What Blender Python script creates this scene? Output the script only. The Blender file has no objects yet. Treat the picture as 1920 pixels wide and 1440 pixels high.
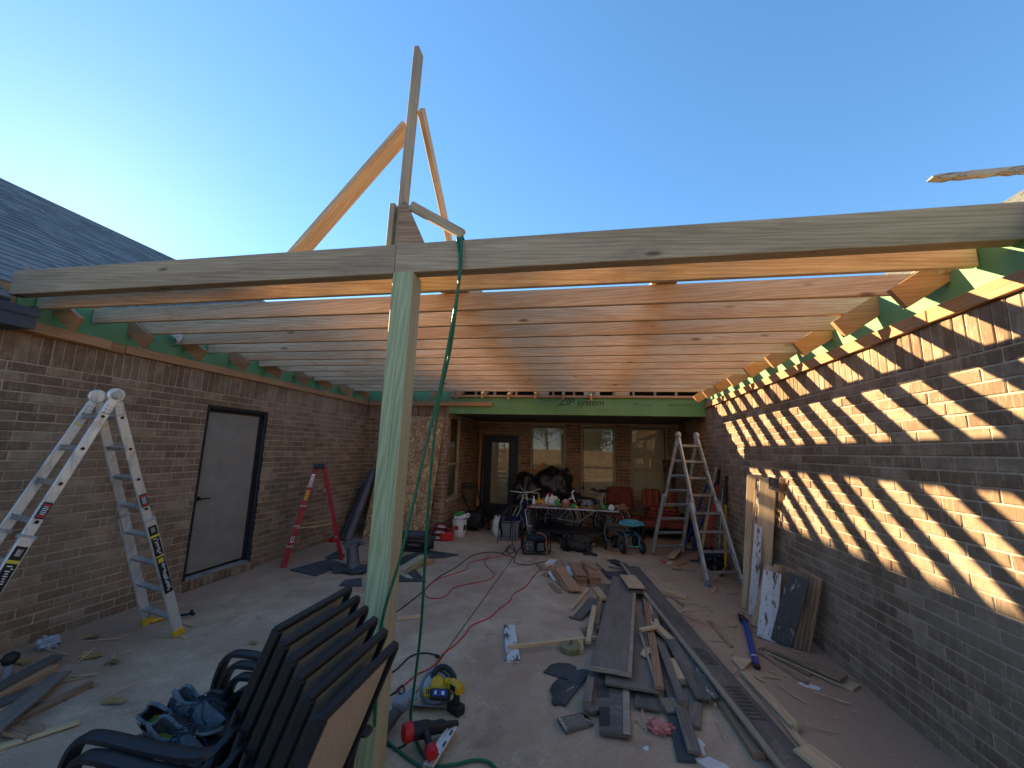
import bpy, math, random
from mathutils import Vector, Matrix, noise as mnoise
random.seed(11)
SC = bpy.context.scene
COL = SC.collection
R = math.radians
# ------------------------------------------------------------------ camera, sky, sun
CAM_H = 1.75
PITCH, YAW, ROLL, FPX = R(9.16630311), R(10.79894531), R(1.69089443), 766.589
_f = Vector((-math.sin(YAW)*math.cos(PITCH), math.cos(YAW)*math.cos(PITCH), math.sin(PITCH)))
_r0 = Vector((math.cos(YAW), math.sin(YAW), 0)); _u0 = _r0.cross(_f)
_r = _r0*math.cos(ROLL) + _u0*math.sin(ROLL); _u = -_r0*math.sin(ROLL) + _u0*math.cos(ROLL)
CAM = Vector((0, 0, CAM_H))
cam = bpy.data.objects.new('camera', bpy.data.cameras.new('camera')); COL.objects.link(cam)
cam.matrix_world = Matrix(((_r.x, _u.x, -_f.x, 0), (_r.y, _u.y, -_f.y, 0), (_r.z, _u.z, -_f.z, CAM_H), (0, 0, 0, 1)))
cam.data.sensor_width = 36; cam.data.lens = FPX/1920*36
cam.data.clip_start = 0.05; cam.data.clip_end = 2000
SC.camera = cam
SUN_DIR = Vector((-1, 0.5535, 0.419)).normalized()
SUN_EL = math.asin(SUN_DIR.z); SUN_AZ = math.atan2(SUN_DIR.x, SUN_DIR.y)
w = bpy.data.worlds.new('World'); SC.world = w; w.use_nodes = True
nt = w.node_tree; sky = nt.nodes.new('ShaderNodeTexSky'); sky.sky_type = 'NISHITA'
sky.sun_disc = False; sky.sun_elevation = SUN_EL; sky.sun_rotation = SUN_AZ
sky.air_density = 0.8; sky.dust_density = 0.06; sky.ozone_density = 4.0; sky.altitude = 300
bg = nt.nodes['Background']; hs = nt.nodes.new('ShaderNodeHueSaturation'); hs.inputs['Saturation'].default_value = 1.14; gm = nt.nodes.new('ShaderNodeGamma'); gm.inputs[1].default_value = 0.76; nt.links.new(sky.outputs[0], hs.inputs['Color']); nt.links.new(hs.outputs[0], gm.inputs[0]); nt.links.new(gm.outputs[0], bg.inputs[0]); bg.inputs[1].default_value = 0.107
sun = bpy.data.objects.new('sun', bpy.data.lights.new('sun', 'SUN')); COL.objects.link(sun)
sun.data.energy = 5.0; sun.data.angle = R(0.53); sun.data.color = (1.0, 0.79, 0.46)
sun.rotation_euler = SUN_DIR.to_track_quat('Z', 'Y').to_euler(); sun.location = SUN_DIR*60
SC.view_settings.view_transform = 'Standard'; SC.view_settings.look = 'None'
SC.view_settings.exposure = 2.18; SC.view_settings.gamma = 1; SC.view_settings.use_curve_mapping = False
SC.render.engine = 'CYCLES'
SC.cycles.max_bounces = 8; SC.cycles.diffuse_bounces = 5; SC.cycles.use_denoising = True
SC.cycles.sample_clamp_indirect = 6; SC.cycles.caustics_reflective = False; SC.cycles.caustics_refractive = False

def ray(px, py): return _r*(px-960) + _u*(720-py) + _f*FPX
def on(px, py, axis, val):
    d = ray(px, py); t = (val-CAM[axis])/d[axis]; return CAM + d*t
def G(px, py, z=0.0): return on(px, py, 2, z)          # point of the place at height z seen there in the photograph
def PX(px, py, x): return on(px, py, 0, x)
def PY(px, py, y): return on(px, py, 1, y)
def px_size(p):
    d = Vector(p)-CAM; q = d.dot(_f)
    if q < 0.2: return None
    return (960+FPX*d.dot(_r)/q, 720-FPX*d.dot(_u)/q, FPX/q)
# ------------------------------------------------------------------ materials
class NT:
    def __init__(s, name):
        s.m = bpy.data.materials.new(name); s.m.use_nodes = True; s.t = s.m.node_tree
        s.b = s.t.nodes['Principled BSDF']; s.b.inputs['Specular IOR Level'].default_value = 0.3
    def n(s, typ, **kw):
        nd = s.t.nodes.new('ShaderNode'+typ)
        for k, v in kw.items(): setattr(nd, k, v)
        return nd
    def l(s, a, b): s.t.links.new(a, b)
    def val(s, inp, v):
        if hasattr(v, 'is_linked') or hasattr(v, 'links'): s.l(v, inp)
        else: inp.default_value = v
    def coord(s, kind, scale=(1, 1, 1), rnd=0.0):
        if kind == 'world': o = s.n('NewGeometry').outputs['Position']
        else: o = s.n('TexCoord').outputs['Object']
        if rnd:
            inf = s.n('ObjectInfo'); mu = s.n('Math', operation='MULTIPLY'); s.l(inf.outputs['Random'], mu.inputs[0]); mu.inputs[1].default_value = rnd
            ad = s.n('VectorMath', operation='ADD'); s.l(o, ad.inputs[0]); s.l(mu.outputs[0], ad.inputs[1]); o = ad.outputs[0]
        mp = s.n('VectorMath', operation='MULTIPLY'); s.l(o, mp.inputs[0]); mp.inputs[1].default_value = scale
        return mp.outputs[0]
    def noise(s, vec, scale, detail=4, rough=0.55, dist=0.0):
        nd = s.n('TexNoise'); s.l(vec, nd.inputs['Vector']); nd.inputs['Scale'].default_value = scale
        nd.inputs['Detail'].default_value = detail; nd.inputs['Roughness'].default_value = rough; nd.inputs['Distortion'].default_value = dist
        return nd.outputs['Fac']
    def ramp(s, fac, stops, interp='LINEAR'):
        nd = s.n('ValToRGB'); s.l(fac, nd.inputs[0]); cr = nd.color_ramp; cr.interpolation = interp
        while len(cr.elements) < len(stops): cr.elements.new(0.5)
        for e, (p, c) in zip(cr.elements, stops):
            e.position = p; e.color = (*c, 1) if isinstance(c, (tuple, list)) else (c, c, c, 1)
        return nd.outputs[0]
    def mix(s, fac, a, b, mode='MIX'):
        nd = s.n('Mix', data_type='RGBA', blend_type=mode)
        s.val(nd.inputs[0], fac)
        for i, v in ((6, a), (7, b)):
            if isinstance(v, (tuple, list)): nd.inputs[i].default_value = (*v, 1)
            else: s.l(v, nd.inputs[i])
        return nd.outputs[2]
    def math(s, op, a, b=None):
        nd = s.n('Math', operation=op); s.val(nd.inputs[0], a)
        if b is not None: s.val(nd.inputs[1], b)
        return nd.outputs[0]
    def bump(s, h, strength, dist=0.01):
        nd = s.n('Bump'); s.l(h, nd.inputs['Height']); nd.inputs['Strength'].default_value = strength; nd.inputs['Distance'].default_value = dist
        s.l(nd.outputs[0], s.b.inputs['Normal'])
    def color(s, c): s.val(s.b.inputs['Base Color'], (*c, 1) if isinstance(c, (tuple, list)) else c)
    def rough(s, v): s.val(s.b.inputs['Roughness'], v)

def plain(name, c, rough=0.6, metal=0.0, var=0.12, scale=9, spec=0.3, bump=0.0, coat=0.0):
    m = NT(name); v = m.coord('obj', rnd=9)
    f = m.noise(v, scale, 5, 0.6)
    lo = tuple(x*(1-var*1.6) for x in c); hi = tuple(min(1, x*(1+var)) for x in c)
    m.color(m.ramp(f, [(0.3, lo), (0.7, hi)])); m.rough(rough); m.b.inputs['Metallic'].default_value = metal
    m.b.inputs['Specular IOR Level'].default_value = spec
    if bump: m.bump(m.noise(v, scale*6, 3), bump, 0.004)
    if coat: m.b.inputs['Coat Weight'].default_value = coat
    return m.m
def wood(name, dark, light, rough=0.75, knots=0.0, grain=1.0, stain=None, bump=0.25, var=0.25):
    """sawn lumber: local X runs along the board"""
    m = NT(name); v = m.coord('obj', rnd=37)
    def sc(vec, s):
        q = m.n('VectorMath', operation='MULTIPLY'); m.l(vec, q.inputs[0]); q.inputs[1].default_value = s; return q.outputs[0]
    broad = m.noise(sc(v, (0.55, 9*grain, 9*grain)), 1.0, 4, 0.6, 0.9)
    wv = m.n('TexWave', wave_type='BANDS', bands_direction='DIAGONAL'); m.l(sc(v, (0.9, 16*grain, 16*grain)), wv.inputs['Vector'])
    wv.inputs['Scale'].default_value = 1.6; wv.inputs['Distortion'].default_value = 9; wv.inputs['Detail'].default_value = 2.5; wv.inputs['Detail Scale'].default_value = 0.8
    fine = m.noise(sc(v, (2.5, 150, 150)), 1.0, 3, 0.65)
    f = m.math('ADD', m.math('MULTIPLY', wv.outputs['Fac'], 0.22), m.math('ADD', m.math('MULTIPLY', broad, 0.80), m.math('MULTIPLY', m.math('SUBTRACT', fine, 0.5), 0.55)))
    c = m.ramp(f, [(0.22, dark), (0.72, light)])
    inf = m.n('ObjectInfo'); tone = m.ramp(inf.outputs['Random'], [(0, 1-var), (1, 1.0)])
    c = m.mix(1.0, c, tone, 'MULTIPLY')
    if stain:
        st = m.noise(sc(v, (1.3, 5, 5)), 1.0, 5, 0.7, 0.4)
        c = m.mix(m.ramp(st, [(0.5, 0.0), (0.68, 0.75)]), c, stain)
    h = m.math('ADD', m.math('MULTIPLY', fine, 0.7), m.math('MULTIPLY', f, 0.15))
    if knots:
        vo = m.n('TexVoronoi', feature='F1'); m.l(sc(v, (2.1, 6.5, 6.5)), vo.inputs['Vector']); vo.inputs['Scale'].default_value = 1.0
        sel = m.n('SeparateColor'); m.l(vo.outputs['Color'], sel.inputs[0])
        k = m.math('MULTIPLY', m.ramp(vo.outputs['Distance'], [(0.05, 1.0), (0.13, 0.0)]), m.math('LESS_THAN', sel.outputs[0], knots))
        c = m.mix(m.math('MULTIPLY', k, 0.8), c, tuple(x*0.25 for x in dark))
    m.color(c); m.rough(rough); m.bump(h, bump, 0.0015)
    return m.m
def metal_scuffed(name, c, rough=0.38, dirt=(0.16, 0.14, 0.12), amount=0.45):
    m = NT(name); v = m.coord('obj', rnd=5)
    q = m.n('VectorMath', operation='MULTIPLY'); m.l(v, q.inputs[0]); q.inputs[1].default_value = (1, 1, 0.3)
    a = m.noise(q.outputs[0], 26, 6, 0.7); b = m.noise(v, 5, 3, 0.6)
    k = m.ramp(m.math('MULTIPLY', a, b), [(0.24, 0.0), (0.36, amount)])
    m.color(m.mix(k, c, dirt)); m.b.inputs['Metallic'].default_value = 0.75; m.rough(m.ramp(a, [(0.3, rough), (0.7, rough+0.25)]))
    return m.m
def make_brick():
    m = NT('fired brick'); P = m.coord('world')
    inf = m.n('ObjectInfo'); geo = m.n('NewGeometry')
    rnd = m.math('FRACT', m.math('ADD', m.math('MULTIPLY', inf.outputs['Random'], 7.31), m.math('MULTIPLY', geo.outputs['Random Per Island'], 13.7)))
    base = m.ramp(rnd, [(0.0, (0.175, 0.106, 0.066)), (0.32, (0.220, 0.138, 0.086)), (0.6, (0.265, 0.174, 0.111)), (0.82, (0.315, 0.215, 0.142)), (1.0, (0.38, 0.272, 0.187))])
    q = m.n('VectorMath', operation='MULTIPLY'); m.l(P, q.inputs[0]); q.inputs[1].default_value = (38, 38, 7)
    streak = m.noise(q.outputs[0], 1.0, 4, 0.65, 0.6)           # vertical drag marks of the mould
    cloud = m.noise(P, 7.5, 4, 0.65)
    fine = m.noise(P, 95, 3, 0.7)
    c = m.mix(m.ramp(streak, [(0.50, 0.0), (0.68, 0.62)]), base, (0.45, 0.335, 0.235))
    c = m.mix(m.ramp(cloud, [(0.40, 0.55), (0.60, 0.0)]), c, (0.135, 0.088, 0.060))
    c = m.mix(m.ramp(fine, [(0.3, 0.35), (0.7, 0.0)]), c, (0.12, 0.082, 0.058))
    big = m.noise(P, 1.1, 4, 0.6)
    c = m.mix(m.ramp(big, [(0.46, 0.0), (0.70, 0.40)]), c, (0.40, 0.30, 0.22))
    m.color(c); m.rough(0.92); m.b.inputs['Specular IOR Level'].default_value = 0.12
    h = m.math('ADD', m.math('MULTIPLY', streak, 1.0), m.math('MULTIPLY', fine, 0.35))
    m.bump(h, 0.8, 0.006)
    return m.m
def make_mortar():
    m = NT('mortar'); P = m.coord('world')
    a = m.noise(P, 3.2, 4, 0.6); b = m.noise(P, 60, 3, 0.6)
    c = m.ramp(a, [(0.3, (0.37, 0.28, 0.20)), (0.7, (0.49, 0.38, 0.275))])
    c = m.mix(m.ramp(b, [(0.35, 0.4), (0.6, 0.0)]), c, (0.24, 0.19, 0.155))
    m.color(c); m.rough(0.95); m.bump(b, 0.5, 0.006); return m.m
def make_concrete():
    m = NT('broomed concrete'); P = m.coord('world')
    big = m.noise(P, 0.55, 6, 0.62, 0.5); mid = m.noise(P, 2.6, 6, 0.65, 0.4); fine = m.noise(P, 42, 4, 0.7); grit = m.noise(P, 170, 2, 0.6)
    c = m.ramp(mid, [(0.30, (0.39, 0.275, 0.18)), (0.70, (0.58, 0.435, 0.295))])
    c = m.mix(m.ramp(big, [(0.44, 0.0), (0.60, 0.80)]), c, (0.35, 0.215, 0.14))          # red dirt film
    s2 = m.noise(P, 1.4, 6, 0.7, 1.2)
    c = m.mix(m.ramp(s2, [(0.57, 0.0), (0.68, 0.65)]), c, (0.25, 0.135, 0.095))           # rusty stains
    s3 = m.noise(P, 3.7, 7, 0.75, 0.6)
    c = m.mix(m.ramp(s3, [(0.58, 0.0), (0.70, 0.55)]), c, (0.64, 0.53, 0.42))             # pale dusty scuffs
    # sawdust and dirt film lies along the wall feet
    sx = m.n('SeparateXYZ'); m.l(P, sx.inputs[0])
    xw = m.math('ADD', sx.outputs[0], m.math('MULTIPLY', m.math('SUBTRACT', mid, 0.5), 1.5))
    dirt = m.math('ADD', m.ramp(m.math('MULTIPLY', m.math('SUBTRACT', xw, 0.75), 0.9), [(0.0, 0.0), (0.85, 0.85)]), m.ramp(m.math('MULTIPLY', m.math('SUBTRACT', -3.4, xw) if False else m.math('SUBTRACT', m.math('MULTIPLY', xw, -1.0), 3.3), 0.8), [(0.0, 0.0), (0.9, 0.7)]))
    c = m.mix(dirt, c, (0.37, 0.215, 0.135))
    c = m.mix(m.ramp(fine, [(0.30, 0.45), (0.55, 0.0)]), c, (0.20, 0.165, 0.14))
    c = m.mix(m.ramp(grit, [(0.62, 0.0), (0.72, 0.5)]), c, (0.56, 0.48, 0.42))
    m.color(c); m.rough(0.88); m.b.inputs['Specular IOR Level'].default_value = 0.2
    m.bump(m.math('ADD', m.math('MULTIPLY', fine, 0.6), m.math('MULTIPLY', grit, 0.6)), 0.35, 0.006); return m.m
def make_osb():
    m = NT('strand board'); v = m.coord('obj')
    n0 = m.noise(v, 5, 2); 
    vo = m.n('TexVoronoi', feature='F1', distance='MANHATTAN'); q = m.n('VectorMath', operation='MULTIPLY'); m.l(v, q.inputs[0]); q.inputs[1].default_value = (24, 24, 11)
    nv = m.n('TexNoise'); m.l(v, nv.inputs['Vector']); nv.inputs['Scale'].default_value = 9
    ad = m.n('VectorMath', operation='MULTIPLY_ADD'); m.l(nv.outputs['Color'], ad.inputs[0]); ad.inputs[1].default_value = (5, 5, 5); m.l(q.outputs[0], ad.inputs[2])
    m.l(ad.outputs[0], vo.inputs['Vector']); vo.inputs['Scale'].default_value = 1.0
    sep = m.n('SeparateColor'); m.l(vo.outputs['Color'], sep.inputs[0])
    c = m.ramp(sep.outputs[0], [(0.0, (0.21, 0.12, 0.055)), (0.35, (0.42, 0.27, 0.135)), (0.7, (0.55, 0.38, 0.21)), (1.0, (0.66, 0.50, 0.31))])
    c = m.mix(m.ramp(vo.outputs['Distance'], [(0.45, 0.0), (0.8, 0.6)]), c, (0.18, 0.10, 0.05))
    m.color(c); m.rough(0.7); m.bump(sep.outputs[1], 0.3, 0.003); return m.m
def make_shingle(name='asphalt shingle', c=(0.165, 0.170, 0.165)):
    m = NT(name); v = m.coord('obj', rnd=4); geo = m.n('NewGeometry')
    f = m.noise(v, 220, 2, 0.7); g = m.noise(v, 4, 4, 0.6)
    t = m.ramp(geo.outputs['Random Per Island'], [(0, 0.72), (1, 1.2)])
    base = m.mix(1.0, m.ramp(f, [(0.3, tuple(x*0.55 for x in c)), (0.7, tuple(x*1.5 for x in c))]), t, 'MULTIPLY')
    m.color(m.mix(m.ramp(g, [(0.4, 0.0), (0.7, 0.3)]), base, (0.17, 0.16, 0.15))); m.rough(0.9); m.bump(f, 0.4, 0.004); return m.m
def make_panel_grey(name, c, rough=0.6):
    """painted hardboard or metal panel with dust and scuffs"""
    m = NT(name); v = m.coord('obj', rnd=23)
    q = m.n('VectorMath', operation='MULTIPLY'); m.l(v, q.inputs[0]); q.inputs[1].default_value = (1.2, 5, 5)
    a = m.noise(q.outputs[0], 1.4, 6, 0.7, 0.6); b = m.noise(v, 34, 4, 0.7)
    cc = m.ramp(a, [(0.3, tuple(x*0.75 for x in c)), (0.7, tuple(x*1.25 for x in c))])
    cc = m.mix(m.ramp(m.math('MULTIPLY', a, b), [(0.25, 0.0), (0.42, 0.6)]), cc, (0.27, 0.205, 0.155))
    m.color(cc); m.rough(rough); m.bump(b, 0.15, 0.003); return m.m
def make_peel(name, paint, under, thresh=0.47):
    m = NT(name); v = m.coord('obj', rnd=17)
    q = m.n('VectorMath', operation='MULTIPLY'); m.l(v, q.inputs[0]); q.inputs[1].default_value = (3.2, 12, 12)
    a = m.noise(q.outputs[0], 1.5, 8, 0.72, 0.5); b = m.noise(v, 30, 4, 0.7)
    k = m.ramp(a, [(thresh-0.015, 0.0), (thresh+0.015, 1.0)])
    p = m.ramp(b, [(0.3, tuple(x*0.75 for x in paint)), (0.7, paint)]); u = m.ramp(b, [(0.3, tuple(x*0.6 for x in under)), (0.7, under)])
    m.color(m.mix(k, u, p)); m.rough(0.7); m.bump(k, 0.35, 0.003); return m.m
def make_sling():
    m = NT('woven sling'); v = m.coord('obj')
    ck = m.n('TexWave', wave_type='BANDS', bands_direction='Y'); m.l(v, ck.inputs['Vector']); ck.inputs['Scale'].default_value = 70; ck.inputs['Distortion'].default_value = 1.0
    ck2 = m.n('TexWave', wave_type='BANDS', bands_direction='Z'); m.l(v, ck2.inputs['Vector']); ck2.inputs['Scale'].default_value = 55; ck2.inputs['Distortion'].default_value = 1.0
    f = m.math('MULTIPLY', ck.outputs['Fac'], ck2.outputs['Fac']); b = m.noise(v, 130, 3)
    c = m.ramp(m.math('ADD', m.math('MULTIPLY', f, 0.5), m.math('MULTIPLY', b, 0.6)), [(0.2, (0.22, 0.175, 0.13)), (0.75, (0.62, 0.53, 0.42))])
    m.color(c); m.rough(0.8); m.bump(f, 0.5, 0.003); return m.m
def make_glass():
    m = NT('window glass'); m.b.inputs['Base Color'].default_value = (0.9, 0.95, 0.93, 1); m.rough(0.02)
    m.b.inputs['Transmission Weight'].default_value = 1.0; m.b.inputs['IOR'].default_value = 1.5; m.b.inputs['Specular IOR Level'].default_value = 1.0
    return m.m
def make_stripe():
    m = NT('striped cushion fabric'); v = m.coord('obj')
    sx = m.n('SeparateXYZ'); m.l(v, sx.inputs[0])
    f = m.math('FRACT', m.math('MULTIPLY', sx.outputs[0], 7.0))
    c = m.ramp(f, [(0.0, (0.20, 0.035, 0.025)), (0.42, (0.30, 0.16, 0.08)), (0.50, (0.17, 0.03, 0.022)), (0.72, (0.36, 0.27, 0.16)), (0.80, (0.20, 0.035, 0.025))], 'CONSTANT')
    m.color(c); m.rough(0.9); return m.m
M = dict(
    brick=make_brick(), mortar=make_mortar(), concrete=make_concrete(), osb=make_osb(), shingle=make_shingle(),
    shingle_dark=make_shingle('loose shingle', (0.050, 0.054, 0.060)),
    joist=wood('fresh spruce', (0.46, 0.275, 0.145), (0.76, 0.56, 0.355), knots=0.6, stain=(0.46, 0.255, 0.125), bump=0.3),
    fir=wood('fir trim', (0.33, 0.16, 0.07), (0.50, 0.285, 0.145), knots=0.2),
    beam=wood('weathered beam lumber', (0.30, 0.22, 0.135), (0.54, 0.425, 0.28), knots=0.25, stain=(0.23, 0.175, 0.12)),
    treated=wood('treated post', (0.205, 0.255, 0.135), (0.44, 0.49, 0.285), grain=0.8, bump=0.5, knots=0.2),
    treated_side=wood('treated post side', (0.33, 0.29, 0.17), (0.50, 0.45, 0.29)),  # treated_side: warm bounce light put into the post colour; also the offcut's tone
    lumber=wood('pale lumber', (0.42, 0.28, 0.155), (0.66, 0.48, 0.29), knots=0.2),
    oldwood=wood('old brown lumber', (0.17, 0.10, 0.058), (0.42, 0.27, 0.165), knots=0.2, stain=(0.10, 0.06, 0.04)),
    redwood=wood('orange sheathing plank', (0.24, 0.12, 0.06), (0.52, 0.30, 0.165), knots=0.15, bump=0.5),
    greywood=wood('grey weathered board', (0.115, 0.092, 0.073), (0.26, 0.21, 0.17)),
    palewood=wood('pale dusty strip', (0.26, 0.19, 0.135), (0.46, 0.37, 0.28)),
    zip=plain('green sheathing', (0.125, 0.275, 0.125), 0.62, var=0.10, scale=3), 
    green_edge=plain('green trim', (0.08, 0.20, 0.10), 0.6),
    fascia=plain('slate fascia', (0.060, 0.070, 0.085), 0.55), doorgrey=plain('taupe door paint', (0.235, 0.208, 0.175), 0.5, var=0.09, scale=5, bump=0.05),
    frame_dark=plain('dark frame paint', (0.020, 0.022, 0.026), 0.45), almond=plain('almond vinyl', (0.33, 0.285, 0.215), 0.5),
    glass=make_glass(), blind=plain('blind slat', (0.52, 0.47, 0.36), 0.6), attic=plain('attic dark', (0.02, 0.017, 0.014), 0.9),  # attic: darkness of unlit rooms and attic put into a near-black colour
    alu=metal_scuffed('scuffed aluminium', (0.62, 0.62, 0.60)), alu2=metal_scuffed('dull aluminium', (0.42, 0.42, 0.41), 0.5, amount=0.6),
    ladder_red=plain('red fibreglass', (0.30, 0.016, 0.022), 0.45), black=plain('black powder coat', (0.010, 0.011, 0.014), 0.42),
    blackplastic=plain('black plastic', (0.018, 0.018, 0.020), 0.5), rubber=plain('tyre rubber', (0.020, 0.019, 0.018), 0.85),
    sling=make_sling(), yellow=plain('yellow plastic', (0.55, 0.34, 0.02), 0.45), yellowlab=plain('yellow label', (0.62, 0.47, 0.04), 0.5),
    whitelab=plain('white label', (0.68, 0.67, 0.64), 0.5), blacklab=plain('black label', (0.012, 0.012, 0.014), 0.4), redlab=plain('red label', (0.42, 0.03, 0.03), 0.5),
    red=plain('red plastic', (0.48, 0.020, 0.022), 0.4), greyplastic=plain('grey plastic', (0.20, 0.21, 0.23), 0.5), darkgrey=plain('dark grey', (0.055, 0.058, 0.065), 0.55),
    white=plain('white plastic', (0.66, 0.66, 0.64), 0.45), blue=plain('blue paint', (0.020, 0.055, 0.26), 0.4), teal=plain('teal paint', (0.085, 0.30, 0.36), 0.42),
    hose=plain('green hose', (0.010, 0.115, 0.055), 0.4), cord_red=plain('red cord', (0.50, 0.04, 0.025), 0.5), cord_black=plain('black cord', (0.014, 0.014, 0.016), 0.5),
    bag=plain('black bin bag', (0.012, 0.012, 0.013), 0.33, bump=0.3), cushion=plain('rust red cushion', (0.175, 0.045, 0.032), 0.9, bump=0.2), stripe=make_stripe(),
    sofa_tan=plain('tan cushion top', (0.20, 0.10, 0.055), 0.9), paper=plain('paper', (0.62, 0.59, 0.56), 0.8), pink=plain('pink wrapper', (0.50, 0.17, 0.15), 0.5, var=0.4, scale=20),
    tape=plain('olive strap roll', (0.21, 0.195, 0.10), 0.6), leaf=plain('dry leaf', (0.33, 0.20, 0.08), 0.85, var=0.3), green=plain('green plastic', (0.03, 0.30, 0.07), 0.4),
    shoe=plain('grey mesh', (0.105, 0.125, 0.14), 0.85, var=0.3, scale=40, bump=0.3), shoe_dark=plain('navy overlay', (0.016, 0.022, 0.040), 0.7), sole=plain('shoe sole', (0.50, 0.50, 0.47), 0.6), insole=plain('lime insole', (0.23, 0.27, 0.03), 0.8),
    panel=make_panel_grey('charcoal siding', (0.112, 0.096, 0.082)), panel_brown=make_panel_grey('brown grey siding', (0.175, 0.138, 0.108)), felt=make_shingle('black felt', (0.042, 0.041, 0.040)),
    peel_white=make_peel('peeling white paint', (0.62, 0.62, 0.60), (0.17, 0.105, 0.07), 0.44), peel_grey=make_peel('flaking grey paint', (0.105, 0.105, 0.105), (0.52, 0.49, 0.42), 0.40),
    ink=plain('black ink', (0.012, 0.03, 0.014), 0.6), flash=plain('galvanised pipe', (0.10, 0.105, 0.115), 0.5, 0.3),
    pink_plush=plain('pink plush', (0.48, 0.22, 0.20), 0.95), ochre=plain('ochre cloth', (0.45, 0.23, 0.03), 0.9), brownjunk=plain('brown wood pieces', (0.26, 0.14, 0.07), 0.8, var=0.5, scale=30),
    dirt=plain('dry yard', (0.33, 0.25, 0.16), 0.95), fence=wood('fence board', (0.24, 0.15, 0.085), (0.40, 0.28, 0.17)), leafgreen=plain('tree leaf', (0.075, 0.085, 0.025), 0.8, var=0.4), bark=plain('bark', (0.10, 0.075, 0.055), 0.9),
    straw=plain('sawdust', (0.42, 0.33, 0.20), 0.95), clear=plain('clear film', (0.34, 0.34, 0.38), 0.25),
)
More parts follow.
